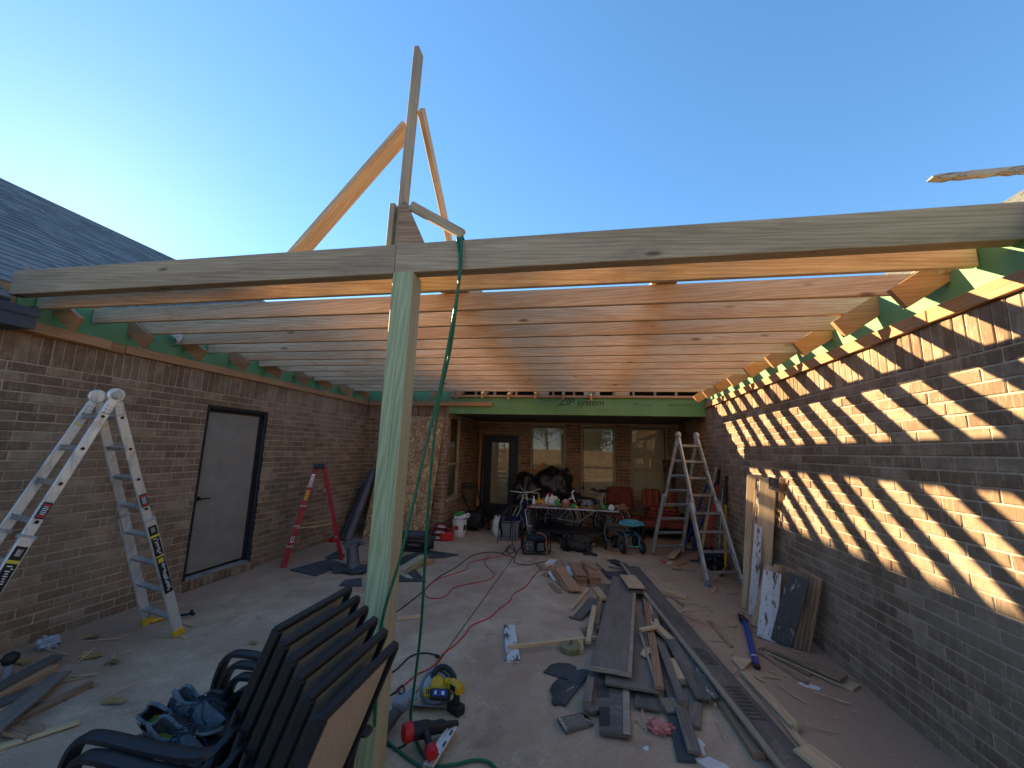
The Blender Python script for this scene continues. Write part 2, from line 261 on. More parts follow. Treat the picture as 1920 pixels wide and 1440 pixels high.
# ------------------------------------------------------------------ mesh tools
class MB:
    """collects geometry in world coordinates (or local, when given a frame) as one mesh"""
    def __init__(s): s.v = []; s.f = []; s.mi = []; s.cur = 0
    def add(s, vs, fs):
        o = len(s.v); s.v += [Vector(p) for p in vs]; s.f += [tuple(i+o for i in f) for f in fs]; s.mi += [s.cur]*len(fs); return s
    def box(s, c, d, rot=None, ch=0.0):
        hx, hy, hz = d[0]/2, d[1]/2, d[2]/2; c = Vector(c)
        if ch <= 0:
            vs = [Vector((x*hx, y*hy, z*hz)) for x in (-1, 1) for y in (-1, 1) for z in (-1, 1)]
            fs = [(0, 1, 3, 2), (4, 6, 7, 5), (0, 4, 5, 1), (2, 3, 7, 6), (0, 2, 6, 4), (1, 5, 7, 3)]
        else:
            vs, fs = cham(hx, hy, hz, min(ch, hx*0.6, hy*0.6, hz*0.6))
        if rot is not None: vs = [rot @ v for v in vs]
        return s.add([c+v for v in vs], fs)
    def beam(s, p0, p1, w, t, up=(0, 0, 1), ch=0.0):
        """box along p0-p1; w across (sideways), t along up"""
        p0, p1 = Vector(p0), Vector(p1); x = (p1-p0); L = x.length; x.normalize(); up = Vector(up)
        y = up.cross(x)
        if y.length < 1e-4: y = Vector((1, 0, 0)).cross(x)
        y.normalize(); z = x.cross(y)
        return s.box((p0+p1)/2, (L, w, t), Matrix((x, y, z)).transposed(), ch)
    def tube(s, pts, r, seg=8, caps=True):
        pts = [Vector(p) for p in pts]; n = len(pts); rs = r if isinstance(r, (list, tuple)) else [r]*n
        t0 = (pts[1]-pts[0]).normalized(); a = t0.orthogonal().normalized(); vs = []; fs = []
        for i in range(n):
            t = (pts[min(i+1, n-1)]-pts[max(i-1, 0)]).normalized()
            a = (a - t*a.dot(t)); a = a.normalized() if a.length > 1e-6 else t.orthogonal().normalized(); b = t.cross(a)
            for k in range(seg):
                th = 2*math.pi*k/seg; vs.append(pts[i] + (a*math.cos(th)+b*math.sin(th))*rs[i])
        for i in range(n-1):
            for k in range(seg):
                k2 = (k+1) % seg; fs.append((i*seg+k, i*seg+k2, (i+1)*seg+k2, (i+1)*seg+k))
        if caps: fs.append(tuple(range(seg))[::-1]); fs.append(tuple((n-1)*seg+k for k in range(seg)))
        return s.add(vs, fs)
    def lathe(s, c, prof, seg=20, axis=(0, 0, 1), cap=True):
        c = Vector(c); z = Vector(axis).normalized(); x = z.orthogonal().normalized(); y = z.cross(x); vs = []; fs = []
        for r, h in prof:
            for k in range(seg):
                th = 2*math.pi*k/seg; vs.append(c + z*h + (x*math.cos(th)+y*math.sin(th))*r)
        for i in range(len(prof)-1):
            for k in range(seg):
                k2 = (k+1) % seg; fs.append((i*seg+k, i*seg+k2, (i+1)*seg+k2, (i+1)*seg+k))
        if cap:
            fs.append(tuple(range(seg))[::-1]); fs.append(tuple((len(prof)-1)*seg+k for k in range(seg)))
        return s.add(vs, fs)
    def torus(s, c, Rr, r, axis, seg=24, ms=8):
        z = Vector(axis).normalized(); x = z.orthogonal().normalized(); y = z.cross(x); c = Vector(c); vs = []; fs = []
        for i in range(seg):
            a = 2*math.pi*i/seg; d = x*math.cos(a)+y*math.sin(a)
            for k in range(ms):
                b = 2*math.pi*k/ms; vs.append(c + d*(Rr+r*math.cos(b)) + z*r*math.sin(b))
        for i in range(seg):
            for k in range(ms):
                i2 = (i+1) % seg; k2 = (k+1) % ms; fs.append((i*ms+k, i2*ms+k, i2*ms+k2, i*ms+k2))
        return s.add(vs, fs)
    def prism(s, poly, ext):
        """closed polygon (3-D points, planar) swept by vector ext"""
        poly = [Vector(p) for p in poly]; ext = Vector(ext); n = len(poly)
        nrm = Vector((0, 0, 0))
        for i in range(n): nrm += poly[i].cross(poly[(i+1) % n])
        if nrm.dot(ext) < 0: poly = poly[::-1]
        vs = poly + [p+ext for p in poly]
        fs = [tuple(range(n))[::-1], tuple(range(n, 2*n))] + [(i, (i+1) % n, n+(i+1) % n, n+i) for i in range(n)]
        return s.add(vs, fs)
    def blob(s, c, rad, amp=0.2, freq=2.0, sub=3, seed=0, flat=None):
        vs, fs = ico(sub); out = []
        for v in vs:
            k = 1 + amp*mnoise.noise(v*freq+Vector((seed*7.1, seed*3.3, seed))) + 0.4*amp*mnoise.noise(v*freq*2.7+Vector((seed, seed*5.1, 0)))
            p = Vector((v.x*rad[0], v.y*rad[1], v.z*rad[2]))*k
            if flat is not None: p.z = max(p.z, flat)
            out.append(Vector(c)+p)
        return s.add(out, fs)
    def mesh(s, name, mats, origin=(0, 0, 0), smooth=None):
        me = bpy.data.meshes.new(name); o = Vector(origin)
        me.from_pydata([tuple(v-o) for v in s.v], [], s.f)
        for m in (mats if isinstance(mats, (list, tuple)) else [mats]): me.materials.append(m)
        if any(s.mi): me.polygons.foreach_set('material_index', s.mi)
        me.validate(); me.update()
        if smooth:
            me.shade_smooth(); me.set_sharp_from_angle(angle=R(smooth))
        return me
_cc = {}
def cham(hx, hy, hz, c):
    vs = []; idx = {}
    for sx in (-1, 1):
        for sy in (-1, 1):
            for sz in (-1, 1):
                for a in range(3):
                    p = [sx*hx, sy*hy, sz*hz]
                    for b in range(3):
                        if b != a: p[b] -= (sx, sy, sz)[b]*c
                    idx[(sx, sy, sz, a)] = len(vs); vs.append(Vector(p))
    fs = []
    def addf(ids):
        n = (vs[ids[1]]-vs[ids[0]]).cross(vs[ids[2]]-vs[ids[0]]); m = sum((vs[i] for i in ids), Vector())/len(ids)
        fs.append(tuple(ids) if n.dot(m) > 0 else tuple(ids)[::-1])
    for a in range(3):
        o = [b for b in range(3) if b != a]
        for sg in (-1, 1):
            ids = []
            for (u, v) in ((-1, -1), (1, -1), (1, 1), (-1, 1)):
                s3 = [0, 0, 0]; s3[a] = sg; s3[o[0]] = u; s3[o[1]] = v; ids.append(idx[(*s3, a)])
            addf(ids)
        for u in (-1, 1):
            for v in (-1, 1):
                ids = []
                for t, ax in ((-1, o[0]), (1, o[0]), (1, o[1]), (-1, o[1])):
                    s3 = [0, 0, 0]; s3[a] = t; s3[o[0]] = u; s3[o[1]] = v; ids.append(idx[(*s3, ax)])
                addf(ids)
    for sx in (-1, 1):
        for sy in (-1, 1):
            for sz in (-1, 1): addf([idx[(sx, sy, sz, a)] for a in range(3)])
    return vs, fs
_ic = {}
def ico(sub):
    if sub in _ic: return _ic[sub]
    t = (1+5**0.5)/2
    vs = [Vector(v).normalized() for v in [(-1, t, 0), (1, t, 0), (-1, -t, 0), (1, -t, 0), (0, -1, t), (0, 1, t), (0, -1, -t), (0, 1, -t), (t, 0, -1), (t, 0, 1), (-t, 0, -1), (-t, 0, 1)]]
    fs = [(0, 11, 5), (0, 5, 1), (0, 1, 7), (0, 7, 10), (0, 10, 11), (1, 5, 9), (5, 11, 4), (11, 10, 2), (10, 7, 6), (7, 1, 8), (3, 9, 4), (3, 4, 2), (3, 2, 6), (3, 6, 8), (3, 8, 9), (4, 9, 5), (2, 4, 11), (6, 2, 10), (8, 6, 7), (9, 8, 1)]
    for _ in range(sub-1):
        mid = {}; nf = []
        def mp(a, b):
            k = (min(a, b), max(a, b))
            if k not in mid: mid[k] = len(vs); vs.append(((vs[a]+vs[b])/2).normalized())
            return mid[k]
        for a, b, c in fs:
            x, y, z = mp(a, b), mp(b, c), mp(c, a); nf += [(a, x, z), (b, y, x), (c, z, y), (x, y, z)]
        fs = nf
    _ic[sub] = (vs, fs); return _ic[sub]
def smooth(pts, n=6):
    pts = [Vector(p) for p in pts]; q = [pts[0]*2-pts[1]] + pts + [pts[-1]*2-pts[-2]]; out = []
    for i in range(1, len(q)-2):
        for k in range(n):
            t = k/n; a, b, c, d = q[i-1], q[i], q[i+1], q[i+2]
            out.append(0.5*((2*b) + (c-a)*t + (2*a-5*b+4*c-d)*t*t + (3*b-a-3*c+d)*t**3))
    return out + [pts[-1]]
# ------------------------------------------------------------------ things and parts
def link(o): COL.objects.link(o); return o
def tag(o, label=None, cat=None, group=None, kind=None):
    if label: o['label'] = label
    if cat: o['category'] = cat
    if group: o['group'] = group
    if kind: o['kind'] = kind
    return o
def thing(name, label, cat, loc, group=None, kind=None):
    o = link(bpy.data.objects.new(name, None)); o.location = loc; o.empty_display_size = 0.1
    return tag(o, label, cat, group, kind)
def wloc(o):
    v = Vector(o.location)
    while o.parent: o = o.parent; v += o.location
    return v
def part(name, mb, mat, parent, smooth_=None, label=None, kind=None, origin=None):
    """mesh part under parent; mb is in world coordinates; no parent here is rotated"""
    base = wloc(parent) if parent else Vector((0, 0, 0))
    org = Vector(origin) if origin is not None else base
    o = link(bpy.data.objects.new(name, mb.mesh(name, mat, org, smooth_)))
    if parent: o.parent = parent
    o.location = org - base
    return tag(o, label, None, None, kind)
def solo(name, mb, mat, label, cat, loc, group=None, smooth_=None, kind=None):
    o = link(bpy.data.objects.new(name, mb.mesh(name, mat, loc, smooth_))); o.location = loc
    return tag(o, label, cat, group, kind)
def frame_of(p0, p1, up=(0, 0, 1)):
    p0, p1, up = Vector(p0), Vector(p1), Vector(up); x = (p1-p0).normalized(); y = up.cross(x)
    if y.length < 1e-4: y = Vector((0, 1, 0))
    y.normalize(); z = x.cross(y); m = Matrix((x, y, z)).transposed().to_4x4(); m.translation = (p0+p1)/2
    return m, (p1-p0).length
_bm = {}
def board_mesh(L, wd, t, mat, ch=0.003, wob=0.0, key=None):
    k = (round(L, 3), round(wd, 3), round(t, 3), mat.name, ch, wob, key)
    if k in _bm: return _bm[k]
    b = MB()
    if wob: # ragged ends
        n = 5; poly = []
        rr = random.Random(hash(k[:3]) & 0xffff)
        for i in range(n): poly.append((L/2 + rr.uniform(-wob, wob*0.3), -wd/2 + wd*i/(n-1), -t/2))
        for i in range(n): poly.append((-L/2 + rr.uniform(-wob*0.3, wob), wd/2 - wd*i/(n-1), -t/2))
        b.prism(poly, (0, 0, t))
    else: b.box((0, 0, 0), (L, wd, t), None, ch)
    _bm[k] = b.mesh('board', mat); return _bm[k]
def board(name, p0, p1, wd, t, mat, parent=None, up=(0, 0, 1), label=None, cat=None, group=None, ch=0.003, wob=0.0):
    """lumber whose centre line runs p0-p1; local X along the board"""
    m, L = frame_of(p0, p1, up)
    o = link(bpy.data.objects.new(name, board_mesh(L, wd, t, mat, ch, wob)))
    if parent: o.parent = parent; m = Matrix.Translation(-wloc(parent)) @ m
    o.matrix_basis = m
    return tag(o, label, cat, group)
# ------------------------------------------------------------------ ground and patio slabs
XL, XR, YH, XP, YB = -4.69, 2.126, 8.07, -2.85, 10.5
def structure(name, mb, mat, label=None): return tag(solo(name, mb, mat, None, None, (0, 0, 0)), kind='structure', label=label)
g = MB(); g.add([(-700, -700, -0.06), (700, -700, -0.06), (700, 700, -0.06), (-700, 700, -0.06)], [(0, 1, 2, 3)])
structure('ground', g, M['dirt'])
patio = tag(link(bpy.data.objects.new('patio', None)), kind='structure')
JX, JY = -1.232, 4.87
xs = [XL-0.1, JX, XR+0.1]; ys = [-9.0, -3.4, 0.9, JY, YH+0.1, YB+0.05]  # farthest slab row is added behind the camera to bounce sunlight in
for i in range(2):
    for j in range(5):
        x0, x1, y0, y1 = xs[i]+0.006, xs[i+1]-0.006, ys[j]+0.005, ys[j+1]-0.005
        s = MB(); s.box(((x0+x1)/2, (y0+y1)/2, -0.04), (x1-x0, y1-y0, 0.08), None, 0.007)
        part('slab', s, M['concrete'], patio)
# ------------------------------------------------------------------ house
house = thing('brick_house', 'brown brick house around the patio on three sides, with grey shingled roof', 'house', ((XL+XR)/2, YH, 0))
CH, BL, BH, JT = 0.0812, 0.244, 0.071, 0.0105
SOLD = 29*CH
WTOP = 2.606
bricks = []        # (centre, rotation, length, height, projected area, part of wall)
def wall(O, u, n, length, openings=(), soldier=True, start=0.0, top=WTOP, rows=29):
    O, u, n = Vector(O), Vector(u), Vector(n); z = Vector((0, 0, 1))
    rot = Matrix((u, u.cross(z)*-1 if False else n, z)).transposed()
    if rot.determinant() < 0: rot = Matrix((-u, n, z)).transposed()
    def put(u0, u1, v0, v1, up=False):
        if u1-u0 < 0.03: return
        c = O + u*(u0+u1)/2 + z*(v0+v1)/2 + n*(random.uniform(-0.0025, 0.003))
        bricks.append((c, rot, u1-u0, v1-v0, up, n))
    for k in range(rows):
        v0, v1 = k*CH + JT*0.5, (k+1)*CH - JT*0.5
        a = start - (0.127 if k % 2 else 0.0) - random.uniform(0, 0.006)
        while a < length:
            segs = [(max(a, 0), min(a+BL, length))]
            for (o0, o1, w0, w1) in openings:
                if w0-0.02 < (v0+v1)/2 < w1+0.01:
                    ns = []
                    for (p, q) in segs:
                        if q <= o0 or p >= o1: ns.append((p, q))
                        else:
                            if p < o0: ns.append((p, o0))
                            if q > o1: ns.append((o1, q))
                    segs = ns
            for p, q in segs: put(p, q, v0, v1)
            a += BL + JT
    if soldier:
        a = 0.0
        while a < length-0.02:
            put(a+JT*0.5, min(a+CH-JT*0.5, length), rows*CH+JT*0.5, top-0.003, True); a += CH
    # mortar backing with the openings left out
    us = sorted({0.0, length, *[x for o in openings for x in o[:2]]}); vs = sorted({0.0, top, *[x for o in openings for x in o[2:]]})
    b = MB()
    for i in range(len(us)-1):
        for j in range(len(vs)-1):
            uc, vc = (us[i]+us[i+1])/2, (vs[j]+vs[j+1])/2
            if any(o[0] < uc < o[1] and o[2] < vc < o[3] for o in openings): continue
            b.box(O+u*uc+z*vc-n*0.0625, (us[i+1]-us[i], 0.12, vs[j+1]-vs[j]), Matrix((u, n, z)).transposed())
    return part('brick_wall', b, M['mortar'], house)
DOOR = (4.315, 5.32, 0.10, 2.208)
Y0 = -1.2
YL = 0.95  # unseen end of the left wing, cut short so sun floods the yard
wall((XL, YL, 0), (0, 1, 0), (1, 0, 0), YH-YL, [(DOOR[0]-YL, DOOR[1]-YL, DOOR[2], DOOR[3])])
wall((XR, Y0, 0), (0, 1, 0), (-1, 0, 0), YB-Y0, [], start=-0.09)
wall((XL, YH, 0), (1, 0, 0), (0, -1, 0), XP-XL, [])
PW = (8.20, 8.88, 0.71, 2.42)
wall((XP, YH, 0), (0, 1, 0), (1, 0, 0), YB-YH, [(PW[0]-YH, PW[1]-YH, PW[2], PW[3])], soldier=False, top=2.47, rows=30)
WIN = [(-1.467, -0.591), (-0.19, 0.634), (1.0, 1.86)]
BD = (-2.76, -1.79, 0.05, 2.125)
wall((XP, YB, 0), (1, 0, 0), (0, -1, 0), XR-XP, [(a-XP, b-XP, 0.69, 2.42) for a, b in WIN] + [(BD[0]-XP, BD[1]-XP, BD[2], BD[3])], soldier=False, top=2.47, rows=30)
# the 300 bricks that show largest are objects, the others one joined mesh
def seen(b):
    q = px_size(b[0])
    if not q or not (-20 < q[0] < 1940 and -20 < q[1] < 1460): return 0
    d = (CAM-b[0]).normalized(); return b[2]*b[3]*q[2]**2*max(d.dot(b[5]), 0.02)
order = sorted(range(len(bricks)), key=lambda i: -seen(bricks[i])); big = set(order[:300])
_bk = {}
def brick_mesh(L, H, var):
    k = (round(L, 3), round(H, 3), var)
    if k not in _bk:
        vs, fs = cham(L/2, 0.015, H/2, 0.0045); rr = random.Random(var*77+int(L*1000))
        vs = [v + Vector((rr.uniform(-1, 1)*0.0018, rr.uniform(-1, 1)*0.0014, rr.uniform(-1, 1)*0.0018)) for v in vs]
        b = MB(); b.add(vs, fs); _bk[k] = b.mesh('brick', M['brick'])
    return _bk[k]
rest = MB(); FULL = BL
for i, (c, rot, L, H, up, n) in enumerate(bricks):
    c2 = c - n*0.011
    if i in big:
        o = link(bpy.data.objects.new('brick', brick_mesh(L, H, random.randrange(6)))); o.parent = house
        o.matrix_basis = Matrix.Translation(c2-wloc(house)) @ rot.to_4x4()
    else: rest.box(c2, (L, 0.03, H), rot, 0.004)
part('brickwork', rest, M['brick'], house, kind='stuff')
# door sill of bricks on edge under the side door
y = DOOR[0]-0.02
sill = tag(link(bpy.data.objects.new('door_sill', None))); sill.parent = house; sill.location = Vector((XL, (DOOR[0]+DOOR[1])/2, 0.05))-wloc(house)
bpy.context.view_layer.update()
tb = MB(); tb.box((XL-0.02, (DOOR[0]+DOOR[1])/2, 0.045), (0.10, DOOR[1]-DOOR[0]+0.04, 0.085)); part('mortar_bed', tb, M['mortar'], sill)
while y < DOOR[1]+0.0:
    s = MB(); s.box((XL-0.0, y+0.036, 0.05), (0.12, 0.068, 0.098), None, 0.005); part('brick', s, M['brick'], sill); y += CH
# side door: recessed flush slab in a dark frame
fr = MB(); t = 0.05
fr.box((XL-0.045, DOOR[0]+t/2, (DOOR[2]+DOOR[3])/2), (0.07, t, DOOR[3]-DOOR[2]-0.002), None, 0.006)
fr.box((XL-0.045, DOOR[1]-t/2-0.0, (DOOR[2]+DOOR[3])/2), (0.07, t, DOOR[3]-DOOR[2]-0.002), None, 0.006)
fr.box((XL-0.045, (DOOR[0]+DOOR[1])/2, DOOR[3]-t/2), (0.069, DOOR[1]-DOOR[0]-2*t, t), None, 0.006)
fr.box((XL-0.085, DOOR[1]-t-0.018, (DOOR[2]+DOOR[3])/2), (0.04, 0.035, DOOR[3]-DOOR[2]-0.11))
fr.box((XL-0.085, (DOOR[0]+DOOR[1])/2, DOOR[3]-t-0.018), (0.04, DOOR[1]-DOOR[0]-2*t-0.07, 0.035))
dr = MB(); dr.box((XL-0.098, (DOOR[0]+DOOR[1])/2, (DOOR[2]+DOOR[3])/2-0.01), (0.04, DOOR[1]-DOOR[0]-2*t-0.012, DOOR[3]-DOOR[2]-0.13), None, 0.003)
door = part('door', dr, M['doorgrey'], house, label='flush taupe side door in the left brick wall', origin=(XL-0.1, 4.8, 1.1))
part('door_frame', fr, M['frame_dark'], door)
hd = MB(); hy = DOOR[0]+0.12; hd.lathe((XL-0.078, hy, 1.04), [(0.028, 0), (0.028, 0.008), (0.012, 0.012), (0.012, 0.05)], 14, (1, 0, 0)); hd.tube([(XL-0.03, hy, 1.04), (XL-0.026, hy+0.06, 1.04), (XL-0.03, hy+0.12, 1.035)], 0.009, 8)
part('handle', hd, M['black'], door, 40)
th = MB(); th.box((XL-0.055, (DOOR[0]+DOOR[1])/2, DOOR[2]+0.012), (0.10, DOOR[1]-DOOR[0]-0.1, 0.024), None, 0.004); part('threshold', th, M['alu2'], door)
# ---- windows of the porch: frame, panes, blinds
def glassmat():
    m = NT('reflecting pane'); t = m.t; out = [n for n in t.nodes if n.type == 'OUTPUT_MATERIAL'][0]
    tr = m.n('BsdfTransparent'); gl = m.n('BsdfGlossy'); gl.inputs['Roughness'].default_value = 0.0; tr.inputs[0].default_value = (0.94, 0.96, 0.93, 1)
    fz = m.n('Fresnel'); fz.inputs['IOR'].default_value = 1.7; mx = m.n('MixShader'); m.l(fz.outputs[0], mx.inputs[0]); m.l(tr.outputs[0], mx.inputs[1]); m.l(gl.outputs[0], mx.inputs[2])
    v = m.coord('obj'); bp = m.n('Bump'); bp.inputs['Strength'].default_value = 0.04; bp.inputs['Distance'].default_value = 0.01
    m.l(m.noise(v, 2.5, 2), bp.inputs['Height']); m.l(bp.outputs[0], gl.inputs['Normal'])
    m.l(mx.outputs[0], out.inputs[0]); return m.m
M['pane'] = glassmat()
def window(O, u, n, W, z0, z1, rail):
    """O: left lower corner on the wall face; u along, n towards the viewer"""
    O, u, n = Vector(O), Vector(u), Vector(n); z = Vector((0, 0, 1)); rot = Matrix((u, n, z)).transposed(); H = z1-z0
    P = lambda a, d, h: O + u*a + n*d + z*(h-z0)
    fw = 0.045; f = MB()
    for a in (fw/2, W-fw/2): f.box(P(a, -0.03, (z0+z1)/2), (fw, 0.055, H), rot, 0.004)
    f.box(P(W/2, -0.03, z0+fw/2), (W-2*fw, 0.054, fw), rot, 0.004); f.box(P(W/2, -0.03, z1-fw/2), (W-2*fw, 0.054, fw), rot, 0.004)
    f.box(P(W/2, -0.022, rail), (W-2*fw, 0.050, 0.05), rot, 0.004)
    wn = part('window', f, M['almond'], house, origin=P(W/2, 0, z0))
    s = MB(); s.box(P(W/2, 0.012, z0-0.02), (W+0.06, 0.05, 0.035), rot, 0.005); part('sill', s, M['mortar'], wn)
    g1 = MB(); g1.add([P(fw, -0.045, rail+0.025), P(W-fw, -0.045, rail+0.025), P(W-fw, -0.045, z1-fw), P(fw, -0.045, z1-fw)], [(0, 1, 2, 3)]); part('pane', g1, M['pane'], wn)
    g2 = MB(); g2.add([P(fw, -0.055, z0+fw), P(W-fw, -0.055, z0+fw), P(W-fw, -0.055, rail-0.025), P(fw, -0.055, rail-0.025)], [(0, 1, 2, 3)]); part('pane', g2, M['pane'], wn)
    bl = MB(); h = z0+0.03; ct, st = math.cos(0.9), math.sin(0.9)
    while h < z1-0.05:
        c = P(W/2, -0.10, h); bl.box(c, (W-0.12, 0.027, 0.0022), rot @ Matrix.Rotation(-1.15, 3, 'X')); h += 0.024
    part('blind', bl, M['blind'], wn, kind='stuff')
    bk = MB(); bk.box(P(W/2, -0.24, (z0+z1)/2), (W+0.3, 0.02, H+0.3), rot); part('unlit_room_panel', bk, M['attic'], wn)  # near-black panel: the unlit room behind the pane put into its colour
for a, b in WIN: window((a, YB, 0.69), (1, 0, 0), (0, -1, 0), b-a, 0.69, 2.42, 1.385)
window((XP, PW[0], PW[2]), (0, 1, 0), (1, 0, 0), PW[1]-PW[0], PW[2], PW[3], 1.42)
# ---- porch door: dark slab with a long glass light and inner blind
c = (BD[0]+BD[1])/2; W = BD[1]-BD[0]
f = MB(); ft = 0.055
f.box((BD[0]+ft/2, YB+0.03, (BD[2]+BD[3])/2), (ft, 0.08, BD[3]-BD[2]), None, 0.005); f.box((BD[1]-ft/2, YB+0.03, (BD[2]+BD[3])/2), (ft, 0.08, BD[3]-BD[2]), None, 0.005); f.box((c, YB+0.03, BD[3]-ft/2), (W-2*ft, 0.079, ft), None, 0.005)
gx0, gx1, gz0, gz1 = c-0.235, c+0.235, 0.38, 1.93
d = MB(); x0, x1 = BD[0]+ft+0.004, BD[1]-ft-0.004; z0, z1 = BD[2]+0.02, BD[3]-ft-0.004; yy = YB+0.05
d.box(((x0+gx0)/2, yy, (z0+z1)/2), (gx0-x0, 0.045, z1-z0), None, 0.003); d.box(((x1+gx1)/2, yy, (z0+z1)/2), (x1-gx1, 0.045, z1-z0), None, 0.003)
d.box((c, yy, (z0+gz0)/2), (gx1-gx0, 0.044, gz0-z0)); d.box((c, yy, (z1+gz1)/2), (gx1-gx0, 0.044, z1-gz1))
pd = part('door', d, M['frame_dark'], house, label='dark porch door with a long glass panel and pale blind', origin=(c, YB, 1))
part('door_frame', f, M['frame_dark'], pd)
g1 = MB(); g1.add([(gx0, yy-0.015, gz0), (gx1, yy-0.015, gz0), (gx1, yy-0.015, gz1), (gx0, yy-0.015, gz1)], [(0, 1, 2, 3)]); part('pane', g1, M['pane'], pd)
bl = MB(); h = gz0+0.02
while h < gz1: bl.box((c, yy+0.03, h), (gx1-gx0-0.01, 0.027, 0.002), Matrix.Rotation(-0.95, 3, 'X')); h += 0.022
part('blind', bl, plain('door blind', (0.55, 0.50, 0.40), 0.6), pd, kind='stuff')
bk = MB(); bk.box((c, yy+0.12, 1.1), (0.9, 0.02, 2.2)); part('unlit_room_panel', bk, M['attic'], pd)  # black panel stands for the unlit room behind the door glass
hd = MB(); hd.lathe((BD[1]-ft-0.07, yy-0.022, 1.02), [(0.03, 0), (0.03, 0.01), (0.012, 0.014), (0.012, 0.05)], 12, (0, -1, 0)); hd.tube([(BD[1]-ft-0.07, yy-0.07, 1.02), (BD[1]-ft-0.18, yy-0.07, 1.02)], 0.01); part('handle', hd, M['black'], pd, 40)
st = MB(); st.box((c, YB-0.02, 0.035), (W+0.1, 0.16, 0.07), None, 0.006); part('door_sill', st, M['fir'], pd)
# ---- porch ceiling and the green header with its lettering
cl = MB(); cl.box(((XP+XR)/2, (YH+YB)/2+0.08, 2.50), (XR-XP+0.2, YB-YH, 0.05)); part('porch_ceiling', cl, plain('porch soffit', (0.16, 0.13, 0.10), 0.8), house)
hb = MB(); hb.box(((XP+XR)/2+0.0, YH-0.012, 2.625), (XR-XP-0.01, 0.014, 0.335)); hd_ = part('header_panel', hb, M['zip'], house, origin=((XP+XR)/2, YH, 2.6), label='green sheathing board across the porch opening')
he = MB(); he.box(((XP+XR)/2, YH+0.05, 2.475), (XR-XP-0.02, 0.10, 0.03)); part('header_edge', he, M['lumber'], hd_)
hk = MB(); hk.box(((XP+XR)/2, YH+0.05, 2.64), (XR-XP-0.02, 0.09, 0.30)); part('header_core', hk, M['fir'], hd_)
def text(body, name, size, loc, rotm, mat, parent, shear=0.0, spacing=1.0):
    cu = bpy.data.curves.new(name, 'FONT'); cu.body = body; cu.size = size; cu.shear = shear; cu.space_character = spacing; cu.extrude = 0.0006
    t = bpy.data.objects.new(name, cu); link(t); bpy.context.view_layer.update()
    me = bpy.data.meshes.new_from_object(t.evaluated_get(bpy.context.evaluated_depsgraph_get())); bpy.data.objects.remove(t)
    me.materials.clear(); me.materials.append(mat)
    o = link(bpy.data.objects.new(name, me)); o.parent = parent
    o.matrix_basis = Matrix.Translation(Vector(loc)-wloc(parent)) @ rotm.to_4x4(); return o
RX = Matrix.Rotation(R(90), 3, 'X')
text('ZIP', 'lettering', 0.205, (-0.60, YH-0.0205, 2.645), RX, M['ink'], hd_, 0.35)
text('system', 'lettering', 0.185, (-0.24, YH-0.0205, 2.645), RX, M['ink'], hd_, 0.3)
text('(S)', 'lettering', 0.06, (0.83, YH-0.0205, 2.66), RX, M['ink'], hd_)
ln = MB(); ln.box((1.06, YH-0.0200, 2.675), (0.25, 0.001, 0.004)); ln.box((1.06, YH-0.0200, 2.655), (0.25, 0.001, 0.004))
for k in range(34): ln.box((-2.6+k*0.138, YH-0.0200, 2.545), (0.06, 0.001, 0.003))
ln.box((-0.62, YH-0.0200, 2.625), (0.004, 0.001, 0.33)); part('printed_lines', ln, M['ink'], hd_)
text('Engineered Wood Panel', 'lettering', 0.05, (1.45, YH-0.0205, 2.655), RX, M['ink'], hd_, 0.2)
# ---- ledgers, green sheathing and rafter tails above each wall
def zip_panels(cuts, put):
    for a, b in zip(cuts[:-1], cuts[1:]): put(a+0.003, b-0.003)
def zl(a, b): m = MB(); m.box((XL-0.006, (a+b)/2, 2.835), (0.012, b-a, 0.27)); part('sheathing_panel', m, M['zip'], house, origin=(XL, (a+b)/2, 2.83))
def zr(a, b): m = MB(); m.box((XR+0.006, (a+b)/2, 2.835), (0.012, b-a, 0.27)); part('sheathing_panel', m, M['zip'], house, origin=(XR, (a+b)/2, 2.83))
zip_panels([2.44, 4.0, 6.44, YH-0.02], zl); zip_panels([-1.2, 1.5, 3.94, 6.38, YH-0.02], zr)
zb = MB(); zb.box(((XL+XP)/2, YH-0.006, 2.835), (XP-XL-0.02, 0.012, 0.25)); part('sheathing_panel', zb, M['zip'], house, origin=(-3.8, YH, 2.83))
text('S', 'lettering', 0.10, (XL+0.0015, 4.55, 2.80), Matrix(((0, 0, 1), (1, 0, 0), (0, 1, 0))), M['ink'], house)
text('S', 'lettering', 0.09, (XL+0.0015, 5.72, 2.79), Matrix(((0, 0, 1), (1, 0, 0), (0, 1, 0))), M['ink'], house)
def ledger(p0, p1, up=(0, 0, 1), wd=0.038, t=0.089): return board('ledger_board', p0, p1, wd, t, M['fir'], house, up)
ledger((XL+0.02, 2.46, 2.650), (XL+0.02, 3.27, 2.646)); ledger((XL+0.018, 3.28, 2.655), (XL+0.018, YH-0.05, 2.655))
ledger((XL+0.057, 2.47, 2.662), (XL+0.052, 3.12, 2.652))
ledger((XR-0.02, -1.2, 2.655), (XR-0.02, 2.9, 2.655)); ledger((XR-0.02, 2.91, 2.652), (XR-0.02, YH-0.05, 2.655))
ledger((XL+0.05, YH-0.03, 2.655), (-1.93, YH-0.045, 2.655))
ledger((XP+0.05, YH-0.035, 2.815), (XR-0.03, YH-0.035, 2.815), (0, 1, 0), 0.045, 0.08)
SL = 0.667
